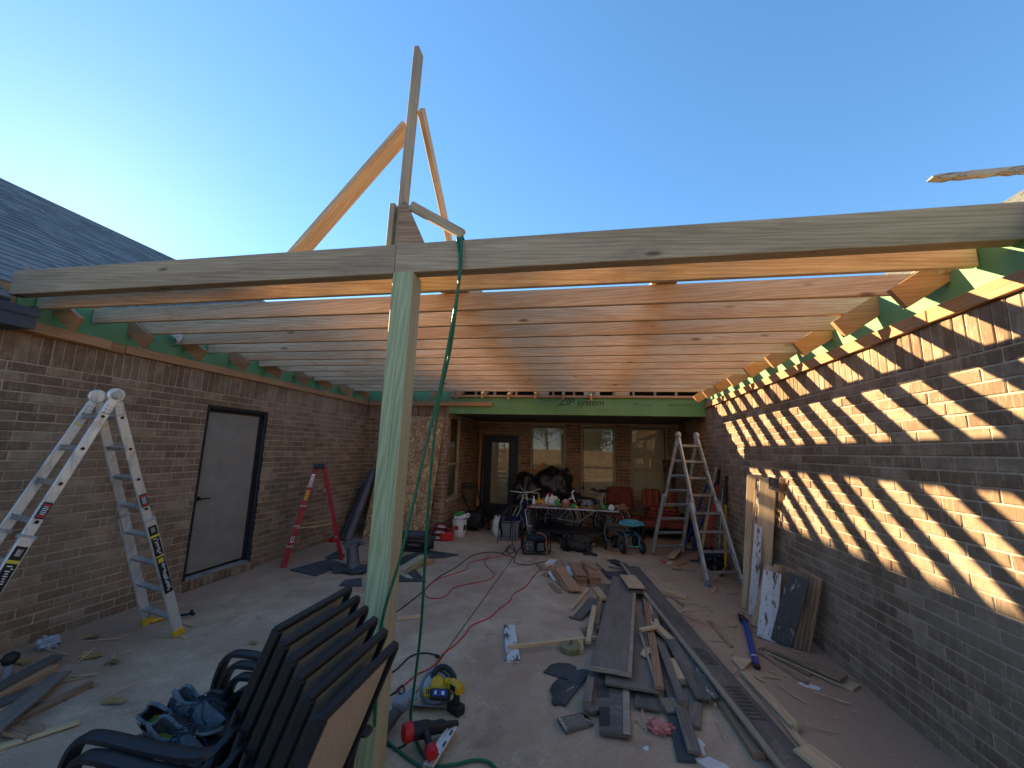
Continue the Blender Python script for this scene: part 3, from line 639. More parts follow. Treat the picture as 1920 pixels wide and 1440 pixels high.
def tail_mesh(rev):
    # local: x outwards from the wall face, z up; sloping 2x6 with a plumb cut tip
    b = MB(); L0, L1 = -0.55, 0.285; tz = 2.63; hh = 0.168
    z = lambda x: tz + (L1-x)*SL
    poly = [(L0, -0.019, z(L0)), (L1-0.05, -0.019, z(L1-0.05)), (L1+0.03, -0.019, z(L1-0.05)+0.118), (L0, -0.019, z(L0)+hh)]
    b.prism(poly, (0, 0.038, 0)); return b.mesh('rafter_tail', M['fir'])
tm = tail_mesh(0)
for k in range(10):
    if 2.70+0.61*k < YH-0.1:
        o = link(bpy.data.objects.new('rafter_tail', tm)); o.parent = house; o.location = Vector((XL, 2.69+0.61*k+random.uniform(-0.012, 0.012), random.uniform(-0.01, 0.01)))-wloc(house)
    yy = 2.77+0.61*k
    if yy < YH-0.1:
        o = link(bpy.data.objects.new('rafter_tail', tm)); o.parent = house; o.matrix_basis = Matrix.Translation(Vector((XR, yy, random.uniform(-0.01, 0.01)))-wloc(house)) @ Matrix.Rotation(math.pi, 4, 'Z')
# the back tails and attic studs in the dark opening above the header
tb_ = MB(); tb_.prism([(-0.019, -0.30, 2.72), (-0.019, 0.25, 2.92), (-0.019, 0.25, 3.03), (-0.019, -0.30, 2.83)], (0.038, 0, 0)); tbm = tb_.mesh('rafter_tail', M['fir'])
x = -4.2
while x < 0.15:
    o = link(bpy.data.objects.new('rafter_tail', tbm)); o.parent = house; o.location = Vector((x, YH-0.02, random.uniform(-0.02, 0.02)))-wloc(house); x += 0.53
x = -2.7
while x < XR:
    board('attic_stud', (x, YH+0.06, 2.84), (x+random.uniform(-0.02, 0.02), YH+0.06, 3.10), 0.09, 0.038, M['fir'], house, (1, 0, 0)); x += random.uniform(0.34, 0.5)
for xx in (-0.95, 0.05, 0.62): board('attic_block', (xx-0.15, YH+0.10, 2.90), (xx+0.16, YH+0.10, 2.90), 0.038, 0.14, M['lumber'], house)
bd = MB(); bd.box(((XL+XR)/2, YH+1.6, 2.80), (XR-XL, 3.0, 0.02)); bd.box(((XL+XR)/2, YH+0.9, 2.95), (XR-XL+1.0, 0.02, 0.6)); part('attic_shade_sheet', bd, M['attic'], house)  # near-black sheets: shade of the attic depth put into their colour
# ---- roofs: deck plus lapped shingles
def roof_plane(fn, a0, a1, s0, s1, name_label):
    """fn(a, s, h) -> point; a along the eave, s up the slope"""
    dk = MB(); dk.prism([fn(a0, s0, -0.03), fn(a1, s0, -0.03), fn(a1, s1, -0.03), fn(a0, s1, -0.03)], fn(0, 0, 0.025)-fn(0, 0, 0))
    rf = part('roof', dk, M['fascia'], house, label=name_label, origin=fn((a0+a1)/2, s0, 0))
    sh = MB(); s = s0; k = 0; rr = random.Random(5)
    while s < s1:
        a = a0 - rr.uniform(0, 0.3)
        while a < a1:
            wd = rr.choice((0.17, 0.25, 0.33, 0.42)); p, q = max(a, a0), min(a+wd-0.004, a1); lo = s - rr.choice((0, 0, 0.018)); h = 0.010+rr.uniform(0, 0.005)
            if q-p > 0.02:
                e = min(s+0.155, s1+0.02)
                sh.add([fn(p, lo, h), fn(q, lo, h), fn(q, e, 0.002), fn(p, e, 0.002), fn(p, lo, -0.002), fn(q, lo, -0.002)], [(0, 1, 2, 3), (4, 5, 1, 0)])
            a += wd
        s += 0.143; k += 1
    part('shingles', sh, M['shingle'], rf, kind='stuff')
    return rf
cs, sn = 1/math.hypot(1, SL), SL/math.hypot(1, SL)
EX = XL+0.27
lf = lambda a, s, h: Vector((EX - s*cs + h*sn, a, 2.80 + s*sn + h*cs))
lr = roof_plane(lf, 0.75, 2.27, 0.0, 4.62, 'long left roof slope of grey shingles below the bright sky')
roof_plane(lf, 2.27, 15.0, 0.36, 4.62, 'left roof slope with its eave cut back behind the joists')
lo_ = lambda a, s, h: Vector((EX-3.84 - (4.62*cs-3.84) - s*cs - h*sn, a, 2.80+4.62*sn - s*sn + h*cs))
b_ = MB(); b_.prism([lo_(0.75, 0, -0.03), lo_(15, 0, -0.03), lo_(15, 4.6, -0.03), lo_(0.75, 4.6, -0.03)], (0, 0, 0.03)); part('roof', b_, M['shingle'], house, origin=lo_(0, 0, 0))
rfn = lambda a, s, h: Vector((XR-0.27 + s*cs - h*sn, a, 2.80 + s*sn + h*cs))
roof_plane(rfn, -1.5, 15.0, 0.36, 4.6, 'right roof slope of grey shingles mostly out of view')
bfn = lambda a, s, h: Vector((a, YH+0.12 + s*0.894 - h*0.447, 3.10 + s*0.447 + h*0.894))
roof_plane(bfn, XL-2, XR+2, 0.0, 4.0, 'rear roof slope above the porch')
fa = MB(); fa.box((EX-0.010, 1.595, 2.685), (0.022, 1.69, 0.175), None, 0.004); fa.box((EX+0.006, 1.595, 2.735), (0.014, 1.71, 0.07), None, 0.004); part('fascia_board', fa, M['fascia'], lr)
sf = MB(); sf.box(((EX+XL)/2-0.01, 1.595, 2.607), (0.25, 1.67, 0.012)); part('soffit', sf, M['fascia'], lr)
ec = MB(); ec.box(((EX+XL)/2, 2.43, 2.70), (0.24, 0.02, 0.19)); part('eave_end', ec, M['fascia'], lr)
# insulation clump and wire bundle tucked on the wall tops
ins = MB(); ins.blob(PY(1786, 515, 2.79), (0.14, 0.05, 0.045), 0.6, 2.5, 3, 4); part('insulation', ins, plain('insulation', (0.36, 0.24, 0.14), 0.95, var=0.5, scale=30, bump=0.6), house)
wr = MB()
for k in range(4): wr.tube(smooth([(XL+0.05, 3.62+k*0.03, 2.93), (XL+0.12, 3.66+k*0.03, 2.90+0.01*k), (XL+0.10, 3.74, 2.84), (XL-0.05, 3.78, 2.83)]), 0.006, 6)
part('wire_bundle', wr, M['whitelab'], house, 60)
pl = MB(); pl.box((XL-0.075, 4.55, 2.80), (0.12, 7.2, 0.42)); part('wall_top_light_stop', pl, M['fir'], house); pl = MB(); pl.box((XR+0.075, 3.4, 2.80), (0.12, 9.4, 0.42)); part('wall_top_light_stop', pl, M['fir'], house); pl = MB(); pl.box(((XL+XP)/2, YH+0.07, 2.78), (XP-XL+0.2, 0.12, 0.40)); part('wall_top_light_stop', pl, M['fir'], house)  # unseen boxes added behind the wall tops to stop light leaking through

hv = MB()
hv.box((-8.0, 5.95, 1.29), (6.34, 9.9, 2.58)); part('light_stop_box', hv, M['attic'], house)  # this and the next boxes: unseen solids added to block stray sun
hv = MB(); hv.box((-4.0, 9.65, 1.29), (1.76, 2.9, 2.58)); part('light_stop_box', hv, M['attic'], house)
hv = MB(); hv.box((-1.0, 11.4, 1.29), (8.4, 1.2, 2.58)); part('light_stop_box', hv, M['attic'], house)
hv = MB(); hv.box((5.3, 4.9, 1.29), (6.0, 12.6, 2.58)); part('light_stop_box', hv, M['attic'], house)
hv = MB(); hv.box((-2.85, 10.56, 1.29), (0.3, 0.10, 2.58)); hv.box((XL-0.06, YH+0.1, 1.29), (0.12, 0.2, 2.58)); part('corner_light_stop', hv, M['mortar'], house)  # added fillers that close light leaks at the wall corners

gb = MB(); gb.prism([(EX, 0.78, 2.60), (EX-2*3.84, 0.78, 2.60), (EX-3.84, 0.78, 5.30)], (0, 0.05, 0)); part('gable', gb, M['fascia'], house)
# ------------------------------------------------------------------ new patio roof framing
frm = thing('patio_roof_frame', 'new timber patio roof frame of joists, front beam and one green treated post', 'roof frame', (-1.2, 2.38, 0))
BZ0, BZ1 = 2.852, 3.052
bm_l = board('beam', (-4.53, 2.345, (BZ0+BZ1)/2), (-1.235, 2.345, (BZ0+BZ1)/2), 0.089, BZ1-BZ0, M['beam'], frm, ch=0.004)
bm_r = board('beam', (-1.233, 2.345, (BZ0+BZ1)/2), (4.2, 2.345, (BZ0+BZ1)/2), 0.089, BZ1-BZ0, M['beam'], frm, ch=0.004)
m, L = frame_of((-1.19, 2.36, 0.0), (-1.165, 2.355, BZ0-0.001), (0, -1, 0))
pb = MB(); vs, fs = cham(L/2, 0.07, 0.07, 0.006); pb.add(vs, fs)
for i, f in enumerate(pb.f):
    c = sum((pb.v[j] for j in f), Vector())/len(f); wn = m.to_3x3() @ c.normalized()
    pb.mi[i] = 1 if wn.x > 0.6 and abs(c.y) > 0.06 else 0  # right face gets a yellower colour that imitates warm bounce light
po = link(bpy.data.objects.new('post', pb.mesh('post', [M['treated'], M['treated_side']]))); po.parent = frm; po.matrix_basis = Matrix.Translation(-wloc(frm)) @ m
JXL, JXR = XL+0.02, XR-0.01
jm = board_mesh(JXR-JXL, 0.038, 0.140, M['joist'], 0.003)
for i in range(13):
    y = 2.57+0.406*i
    o = link(bpy.data.objects.new('joist', jm)); o.parent = frm
    o.matrix_basis = Matrix.Translation(Vector(((JXL+JXR)/2, y, 2.900+random.uniform(-0.004, 0.004)))-wloc(frm)) @ Matrix.Rotation(math.pi*(i % 2), 4, 'Z') @ Matrix.Rotation(random.uniform(-0.012, 0.012), 4, 'X')
# planks lying over the joists (their shadow crosses the stripes on the right wall)
for (x0, x1, t, z) in ((-1.17, -0.935, 0.038, 2.975), (0.45, 0.627, 0.038, 2.975)):
    board('walk_plank', ((x0+x1)/2, 2.50, z+t/2+0.003), ((x0+x1)/2, 8.02, z+t/2+0.003), x1-x0, t, M['lumber'], frm)
board('walk_plank', (-0.985, 2.62, 3.105), (-0.985, 8.0, 3.105), 0.038, 0.176, M['lumber'], frm)  # hidden board on edge, added to deepen the shadow band on the wall
# temporary ridge stand: upright, braces, gusset
board('upright', (-1.277, 2.42, BZ1+0.002), (-1.241, 2.42, 4.655), 0.038, 0.089, M['beam'], frm, (0, 1, 0))
board('upright', (-1.318, 2.385, BZ1+0.002), (-1.314, 2.385, 3.385), 0.038, 0.075, M['beam'], frm, (0, 1, 0))
board('upright', (-1.236, 2.405, BZ1+0.002), (-1.233, 2.405, 3.395), 0.036, 0.089, M['greywood'], frm, (0, 1, 0))
def brace(p0, p1, wd, t, up, mat='joist'): return board('brace', p0, p1, wd, t, M[mat], frm, up)
a = PY(549, 466, 2.45); b = PY(757, 228, 2.45); dy = Vector((0, 0.065, 0)); brace(a-(b-a)*0.1+dy, b+dy, 0.135, 0.038, (b-a).cross(Vector((0, 1, 0))))
a = Vector((-1.205, 2.455, 4.19)); b = Vector((-1.31, 4.20, 3.05)); brace(b, a, 0.085, 0.038, (1, 0, 0))
a = PY(771, 386, 2.36); b = PY(868, 440, 2.36); brace(a, b, 0.038, 0.060, (b-a).cross(Vector((0, 1, 0))), 'beam')
gs = MB(); gs.prism([(-1.255, 2.345, BZ1+0.002), (-1.05, 2.345, BZ1+0.002), (-1.205, 2.345, 3.37), (-1.255, 2.345, 3.37)], (0, 0.014, 0)); part('gusset', gs, M['oldwood'], frm)
# splintered board above the right end of the beam
b = MB(); x0, x1 = 1.90, 2.9; n = 26; rr = random.Random(3); top = []; low = []
for i in range(n+1):
    x = x0+(x1-x0)*i/n; z = 3.335+(x-x0)*0.02
    top.append((x, 2.47, z+0.014+rr.uniform(-0.002, 0.002)+(-0.008 if i == 0 else 0))); low.append((x, 2.47, z-0.010+rr.uniform(-0.006, 0.003)+(0.008 if i == 0 else 0)))
for i in range(n): b.prism([low[i], low[i+1], top[i+1], top[i]], (0, 0.045, 0))
for i in range(22):
    x = rr.uniform(x0+0.1, x1); z = 3.325+(x-x0)*0.02; b.tube([(x, 2.468+rr.uniform(0, 0.02), z), (x+rr.uniform(-0.012, 0.012), 2.462, z-rr.uniform(0.012, 0.03))], rr.uniform(0.001, 0.003), 4)
solo('splintered_board', b, make_peel('splintered wood', (0.50, 0.43, 0.33), (0.27, 0.20, 0.14), 0.5), 'ragged splintered grey board end sticking out above the right end of the beam', 'board', (2.4, 2.5, 3.33))
# ------------------------------------------------------------------ beyond the camera: fence and trees that the windows mirror
fn = thing('wooden_fence', 'tan wooden privacy fence of upright boards far behind the camera', 'fence', (0, -11, 0))
x = -9.0; bmesh_ = MB(); 
while x < 10: 
    bmesh_.box((x, -11, 0.93+random.uniform(-0.01, 0.01)), (0.135, 0.02, 1.86)); x += 0.145
part('fence_boards', bmesh_, M['fence'], fn, kind='stuff')
def tree(x, y, h, seed):
    rr = random.Random(seed); t = thing('yard_tree', 'bushy yard tree behind the wooden fence, %s' % ('tallest' if h > 6 else 'middle sized' if h > 4 else 'smallest'), 'tree', (x, y, 0))
    tr = MB(); tr.tube(smooth([(x, y, 0), (x+0.1, y, h*0.3), (x-0.1, y+0.1, h*0.6), (x, y, h*0.9)], 4), [0.16-0.145*i/12 for i in range(13)], 8)
    lv = MB()
    for k in range(26):
        z = h*rr.uniform(0.3, 0.85); a = rr.uniform(0, 6.28); r = h*0.33*rr.uniform(0.4, 1)
        e = Vector((x+math.cos(a)*r, y+math.sin(a)*r, z+r*0.5)); tr.tube([(x, y, z), (Vector((x, y, z))+e)/2+Vector((0, 0, 0.1)), e], [0.04, 0.025, 0.008], 5)
        for q in range(110):
            c = e+Vector((rr.gauss(0, 0.4), rr.gauss(0, 0.4), rr.gauss(0, 0.35))); u = Vector((rr.gauss(0, 1), rr.gauss(0, 1), rr.gauss(0, 1))).normalized()*0.09; v = u.orthogonal().normalized()*0.05
            lv.add([c-u, c+v, c+u, c-v], [(0, 1, 2, 3)])
    part('trunk', tr, M['bark'], t, 50); part('crown', lv, M['leafgreen'], t)
tree(-3.5, -13, 7.2, 1); tree(0.9, -15, 5.0, 2); tree(-0.4, -12.6, 3.2, 3)
# ------------------------------------------------------------------ ladders
def lerp(a, b, t): return Vector(a)*(1-t)+Vector(b)*t
def alu_ladder(name, label, HN, HF, RN, RF, LN, LF, mat, boots, stickers=False):
    """A-shaped folding ladder: hinges HN/HF, feet of one side RN/RF and of the other LN/LF (N near, F far)"""
    HN, HF = Vector(HN), Vector(HF); ax = (HF-HN).normalized()
    t = thing(name, label, 'ladder', (Vector(RN)+Vector(RF)+Vector(LN)+Vector(LF))/4)
    def rail(a, b, f0, f1, off, wd, nm='rail', up=None):
        p, q = lerp(a, b, f0), lerp(a, b, f1); d = q-p
        return p+off, q+off
    for (fn_, ff) in ((RN, RF), (LN, LF)):
        for (h, f, s) in ((HN, fn_, -1), (HF, ff, 1)):
            h, f = Vector(h), Vector(f); mid = lerp(h, f, 0.56); inn = h.lerp(f, 0.03); ofs = ax*s*0.016
            b = MB(); b.beam(inn, mid-ofs, 0.066, 0.026, ax, 0.004); part('rail', b, mat, t)
            b = MB(); b.beam(lerp(h, f, 0.49)+ofs, f, 0.078, 0.028, ax, 0.004); part('outer_rail', b, mat, t)
            bt = MB(); d = (f-h).normalized(); bt.beam(f-d*0.075, f-d*0.0+Vector((0, 0, 0.004)), 0.085, 0.040, ax, 0.006); part('foot', bt, boots, t)
        n = 8
        for k in range(n):
            fr = 0.085+k*0.12
            a, b_ = lerp(HN, fn_, fr), lerp(HF, ff, fr); d = (Vector(fn_)-HN).normalized(); nrm = ax.cross(d)
            r = MB(); r.beam(a, b_, 0.034, 0.030, nrm, 0.004); r.beam(a+d*-0.016, b_+d*-0.016, 0.006, 0.046, nrm); part('rung', r, M['alu2'], t)
        # diagonal struts under the lowest rung
        fr = 0.925; a, b_ = lerp(HN, fn_, fr), lerp(HF, ff, fr); m_ = (lerp(HN, fn_, 0.975), lerp(HF, ff, 0.975))
        r = MB(); r.beam(m_[0], lerp(a, b_, 0.28), 0.016, 0.004, ax.cross(d)); r.beam(m_[1], lerp(b_, a, 0.28), 0.016, 0.004, ax.cross(d)); part('strut', r, M['alu2'], t)
        for (h, f, s) in ((HN, fn_, -1), (HF, ff, 1)):
            r = MB(); c = lerp(h, f, 0.49); r.beam(c-ax*0.03, c+ax*0.03, 0.09, 0.03, (Vector(f)-Vector(h)).normalized(), 0.004); part('lock', r, M['alu2'], t)
    for h in (HN, HF):
        hb_ = MB(); hb_.lathe(h-ax*0.022, [(0.050, 0), (0.058, 0.006), (0.058, 0.038), (0.050, 0.044)], 24, ax)
        for (f) in (RN, LN) if h == HN else (RF, LF): hb_.beam(h, lerp(h, f, 0.075), 0.060, 0.034, ax, 0.004)
        hp = part('hinge', hb_, mat, t, 22)
        kn = MB(); kn.lathe(h-ax*0.045 if h == HN else h+ax*0.022, [(0.030, 0), (0.034, 0.006), (0.034, 0.02), (0.02, 0.024)], 9, ax); part('knob', kn, M['alu2'], hp, 22)
        for f in ((RN, LN) if h == HN else (RF, LF)):
            rv = MB()
            for q in (0.045, 0.058, 0.07): 
                c = lerp(h, f, q); sd = ax.cross((Vector(f)-h).normalized()); 
                for s in (-0.013, 0.013): rv.lathe(c+sd*s-ax*0.021, [(0.006, -0.002), (0.005, 0.0)], 8, ax)
            part('rivets', rv, M['alu2'], hp)
    holes = MB()
    for f in (RN, LN):
        for k in range(4):
            c = lerp(HN, f, 0.085+k*0.12); holes.lathe(c-ax*0.0145, [(0.012, 0), (0.011, 0.001)], 12, ax)
    part('rung_end', holes, M['blacklab'], t)
    if stickers:
        for f in (RN, LN):
            d = (Vector(f)-HN).normalized(); sd = ax.cross(d)
            def st(f0, f1, w_, m_, lift, nm='sticker'):
                b = MB(); off = -ax*(0.0135+lift+(0.016 if f0 > 0.5 else 0)); b.beam(lerp(HN, f, f0)+off, lerp(HN, f, f1)+off, w_, 0.0012, ax); return part(nm, b, m_, t)
            s1 = st(0.385, 0.435, 0.050, M['blacklab'], 0.001); 
            for q in (0.390, 0.425): 
                b = MB(); off = -ax*0.0160; b.beam(lerp(HN, f, q)+off, lerp(HN, f, q+0.006)+off, 0.044, 0.0012, ax); part('print', b, M['redlab'], s1)
            b = MB()
            for q in range(5): off = -ax*0.0160; b.beam(lerp(HN, f, 0.398+q*0.0055)+off, lerp(HN, f, 0.400+q*0.0055)+off, 0.030+0.003*(q % 2), 0.0012, ax)
            part('print', b, M['whitelab'], s1)
            s2 = st(0.515, 0.80, 0.060, M['blacklab'], 0.001)
            for q0, q1, m_, w_ in ((0.553, 0.562, 'yellowlab', 0.060), (0.640, 0.646, 'yellowlab', 0.055), (0.652, 0.668, 'yellowlab', 0.040)):
                b = MB(); off = -ax*0.0320; b.beam(lerp(HN, f, q0)+off, lerp(HN, f, q1)+off, w_, 0.0012, ax); part('print', b, M[m_], s2)
            b = MB(); rr = random.Random(2)
            for q in range(34):
                q0 = 0.568+q*0.0066
                if 0.635 < q0 < 0.672: continue
                c0 = rr.uniform(-0.016, 0.004); off = -ax*0.0318+sd*c0; b.beam(lerp(HN, f, q0)+off, lerp(HN, f, q0+0.0028)+off, rr.uniform(0.010, 0.028), 0.0012, ax)
            part('print', b, M['whitelab'], s2)
            b = MB(); off = -ax*0.0318; b.beam(lerp(HN, f, 0.523)+off, lerp(HN, f, 0.542)+off, 0.028, 0.0012, ax); part('print', b, M['alu2'], s2)
        for (f, ff) in ((RF, RF), (LF, LF)):     # warning labels inside the far rails
            off = -ax*0.0145; b = MB(); b.beam(lerp(HF, f, 0.115)+off, lerp(HF, f, 0.21)+off, 0.052, 0.0012, ax); s3 = part('sticker', b, M['greyplastic'], t)
            b = MB(); off = -ax*0.0155; b.beam(lerp(HF, f, 0.113)+off, lerp(HF, f, 0.118)+off, 0.054, 0.0012, ax); b.beam(lerp(HF, f, 0.155)+off, lerp(HF, f, 0.175)+off, 0.03, 0.0012, ax); part('print', b, M['yellowlab'], s3)
            b = MB(); b.beam(lerp(HF, f, 0.128)+off, lerp(HF, f, 0.145)+off, 0.024, 0.0012, ax); b.beam(lerp(HF, f, 0.185)+off, lerp(HF, f, 0.20)+off, 0.024, 0.0012, ax); part('print', b, M['whitelab'], s3)
    return t
RN, RF = G(336, 1192), G(277, 1170); HN, HF = Vector((-3.79, 2.655, 2.095)), Vector((-4.10, 2.735, 2.095))
hc = (HN+HF)/2; rc = (RN+RF)/2; lc = Vector((2*hc.x-rc.x, 2*hc.y-rc.y, 0)); dl = RN-rc
alu_ladder('folding_ladder', 'large aluminium folding ladder with yellow feet by the left brick wall', HN, HF, RN, RF, lc+dl, lc-dl, M['alu'], M['yellow'], True)
c_, d_ = G(1328, 1099), G(1393, 1097); a_, b_ = G(1222, 1041), G(1278, 1040)
hc = (c_+d_+a_+b_)/4; ax = (d_-c_).normalized()
alu_ladder('folding_ladder', 'aluminium folding ladder standing near the right brick wall by the poles', hc-ax*0.165+Vector((0, 0, 2.07)), hc+ax*0.165+Vector((0, 0, 2.07)), c_, d_, a_, b_, M['alu'], M['greyplastic'])
# red fibreglass stepladder
A = Vector((-4.28, 5.47, 0)); Bq = Vector((-3.74, 6.05, 0)); wv_ = Vector((-0.22, 0.32, 0)); T = Vector((-4.05, 5.72, 1.40))
t = thing('step_ladder', 'red fibreglass stepladder with black top standing against the left wall', 'ladder', (A+Bq)/2+wv_/2)
for i, o in enumerate((Vector((0, 0, 0)), wv_)):
    f0 = A+o; f1 = Bq+o; tp = T+o*0.72+wv_*0.06
    for f, nm, w_ in ((f0, 'front_rail', 0.075), (f1, 'rear_rail', 0.05)):
        tt = tp + (Vector((0.05, 0.05, 0)) if nm == 'rear_rail' else Vector((-0.03, -0.03, 0)))
        b = MB(); b.beam(f, tt, w_, 0.006, wv_, 0.001); s_ = 1 if i else -1
        sd = wv_.normalized().cross((tt-f).normalized()); b.beam(f+sd*w_/2-wv_.normalized()*s_*0.012, tt+sd*w_/2-wv_.normalized()*s_*0.012, 0.006, 0.028, wv_); b.beam(f-sd*w_/2-wv_.normalized()*s_*0.012, tt-sd*w_/2-wv_.normalized()*s_*0.012, 0.006, 0.028, wv_)
        part(nm, b, M['ladder_red'], t)
        ft = MB(); ft.beam(f, lerp(f, tt, 0.045), w_*1.06, 0.014, wv_); part('foot', ft, M['ladder_red'], t)
for k in range(4):
    f = 0.2+0.2*k; a = lerp(A, T, f)-Vector((0.03, 0.03, 0))*f; b_ = lerp(A+wv_, T+wv_*0.78, f)-Vector((0.03, 0.03, 0))*f
    s = MB(); s.beam(a, b_, 0.085, 0.022, (0, 0, 1), 0.003); part('step', s, M['alu2'], t)
for k in range(3):
    f = 0.25+0.25*k; s = MB(); s.beam(lerp(Bq, T, f), lerp(Bq+wv_, T+wv_*0.78, f), 0.03, 0.02, (0, 0, 1), 0.003); part('rear_bar', s, M['alu2'], t)
tc = MB(); c = T+wv_*0.42+Vector((0, 0, 0.012)); e = (Bq-A).normalized(); tc.beam(c-wv_*0.62, c+wv_*0.62, 0.15, 0.055, (0, 0, 1), 0.012); part('top_cap', tc, M['blackplastic'], t)
for i, o in enumerate((Vector((0, 0, 0)), wv_*0.88)):
    p = lerp(A, T, 0.38)+o; q = lerp(Bq, T, 0.40)+o; mdl = (p+q)/2+Vector((0, 0, -0.01)); s = MB(); s.beam(p, mdl, 0.004, 0.018); s.beam(mdl, q, 0.004, 0.018); s.lathe(mdl, [(0.014, -0.005), (0.014, 0.005)], 10, wv_); part('spreader', s, plain('brass spreader', (0.42, 0.33, 0.17), 0.4, 0.6), t)
for f0, f1, m_, w_ in ((0.80, 0.93, 'whitelab', 0.045), (0.66, 0.76, 'yellowlab', 0.045), (0.24, 0.30, 'whitelab', 0.04)):
    off = -wv_.normalized()*0.005+Vector((0.0, -0.0, 0)); tt = T-Vector((0.03, 0.03, 0))+wv_*0.06
    b = MB(); b.beam(lerp(A, tt, f0)+off, lerp(A, tt, f1)+off, w_, 0.002, wv_); s = part('label', b, M[m_], t)
    b = MB(); off2 = off*1.3
    for q in range(5): b.beam(lerp(A, tt, f0+0.01+q*(f1-f0)*0.17)+off2, lerp(A, tt, f0+0.018+q*(f1-f0)*0.17)+off2, w_*0.7, 0.002, wv_)
    part('print', b, M['redlab'] if m_ == 'yellowlab' else M['blacklab'], s)
rv = MB()
for f in (0.2, 0.4, 0.6, 0.8):
    tt = T-Vector((0.03, 0.03, 0)); sd = wv_.normalized().cross((tt-A).normalized())
    for s in (-0.02, 0.02): rv.lathe(lerp(A, tt, f)+sd*s-wv_.normalized()*0.005, [(0.006, -0.002), (0.004, 0.002)], 8, wv_.normalized())
part('rivets', rv, M['alu'], t)
# ------------------------------------------------------------------ stack of patio chairs
def chair_master():
    t = thing('patio_chair', 'x', 'chair', (0, 0, 0), 'stacked black patio chairs in the foreground')
    def P(*a): return Vector(a)
    yb = 0.235; top = [P(0.42, -yb, 0.95), P(0.42, yb, 0.95)]; bot = [P(0.20, -yb, 0.39), P(0.20, yb, 0.39)]
    nb = (top[1]-top[0]).cross(top[0]-bot[0]).normalized()
    f = MB()
    f.beam(top[0]+P(0, -0.013, 0), top[1]+P(0, 0.013, 0), 0.026, 0.030, nb, 0.005)
    for s in (0, 1): f.beam(bot[s], top[s], 0.026, 0.040, nb, 0.005)
    f.beam(bot[0], bot[1], 0.026, 0.026, (0, 0, 1), 0.004); part('back_frame', f, M['black'], t)
    sl = MB(); d = (top[0]-bot[0]); i0, i1 = 0.04, 0.965; ys = 0.205
    q = [P(0, -ys, 0), P(0, ys, 0)]; c0 = P(bot[0].x, 0, bot[0].z)+d*i0; c1 = P(bot[0].x, 0, bot[0].z)+d*i1; n = 6; vs = []; fs = []
    for k in range(n+1):
        c = c0.lerp(c1, k/n)+nb*0.004*math.sin(k/n*math.pi)
        vs += [c+P(0, -ys, 0)-nb*0.004, c+P(0, ys, 0)-nb*0.004, c+P(0, ys, 0)+nb*0.004, c+P(0, -ys, 0)+nb*0.004]
    for k in range(n):
        a = k*4; b = a+4
        for e in range(4): fs.append((a+e, a+(e+1) % 4, b+(e+1) % 4, b+e))
    sl.add(vs, fs); part('back_sling', sl, M['sling'], t)
    tb = MB()
    for s in (-1, 1): tb.beam(P(bot[0].x, s*0.214, bot[0].z)+d*i0, P(bot[0].x, s*0.214, bot[0].z)+d*i1, 0.012, 0.010, nb)
    part('edge_band', tb, M['blackplastic'], t)
    s = MB()
    for sg in (-1, 1): s.tube(smooth([P(0.21, sg*yb, 0.39), P(0.0, sg*yb, 0.385), (-0.20, sg*yb, 0.41), (-0.28, sg*yb, 0.405), (-0.30, sg*yb, 0.37)], 4), 0.014, 8)
    s.tube([P(-0.30, -yb, 0.375), P(-0.30, yb, 0.375)], 0.014, 8); part('seat_frame', s, M['black'], t, 50)
    ss = MB(); pr = [(0.20, 0.395), (0.0, 0.382), (-0.18, 0.405), (-0.27, 0.405), (-0.305, 0.38)]; vs = []; fs = []
    for (x, z) in pr: vs += [P(x, -0.215, z), P(x, 0.215, z), P(x, 0.215, z-0.008), P(x, -0.215, z-0.008)]
    for k in range(len(pr)-1):
        a = k*4; b = a+4
        for e in range(4): fs.append((a+e, b+e, b+(e+1) % 4, a+(e+1) % 4))
    ss.add(vs, fs); part('seat_sling', ss, M['blackplastic'], t)
    for sg in (-1, 1):
        y = sg*0.325
        pts = smooth([P(0.315, sg*0.25, 0.62), P(0.27, y, 0.565), P(0.05, y, 0.545), P(-0.20, y, 0.55), P(-0.285, y, 0.53), P(-0.33, y, 0.45), P(-0.355, y, 0.30), P(-0.38, y, 0.0)], 6)
        a = MB()
        for i in range(len(pts)-1): pass
        vs = []; fs = []
        for i, p in enumerate(pts):
            tg = (pts[min(i+1, len(pts)-1)]-pts[max(i-1, 0)]).normalized(); sd = P(0, 1, 0); nn = tg.cross(sd).normalized()
            hw, ht = (0.030, 0.015)
            for th in range(8):
                an = 2*math.pi*th/8+math.pi/8; cx = math.copysign(abs(math.cos(an))**0.6, math.cos(an)); sx = math.copysign(abs(math.sin(an))**0.6, math.sin(an)); vs.append(p+sd*hw*cx+nn*ht*sx)
        for i in range(len(pts)-1):
            for th in range(8): fs.append((i*8+th, (i+1)*8+th, (i+1)*8+(th+1) % 8, i*8+(th+1) % 8))
        fs += [tuple(range(8)), tuple((len(pts)-1)*8+k for k in range(8))[::-1]]
        a.add(vs, fs); part('armrest', a, M['black'], t, 50)
        l = MB(); l.tube(smooth([P(0.30, sg*0.25, 0.66), P(0.25, sg*0.265, 0.45), P(0.27, sg*0.27, 0.20), P(0.33, sg*0.27, 0.0)], 4), 0.014, 8); part('rear_leg', l, M['black'], t, 50)
        cp = MB(); cp.lathe((0.33, sg*0.27, 0), [(0.018, 0), (0.018, 0.03)], 10); cp.lathe((-0.38, sg*0.325, 0), [(0.020, 0), (0.020, 0.03)], 10); part('foot_cap', cp, M['blackplastic'], t)
    return t
def copy_tree(o, parent=None):
    c = o.copy(); COL.objects.link(c)
    if parent: c.parent = parent
    for ch in o.children: copy_tree(ch, c)
    return c
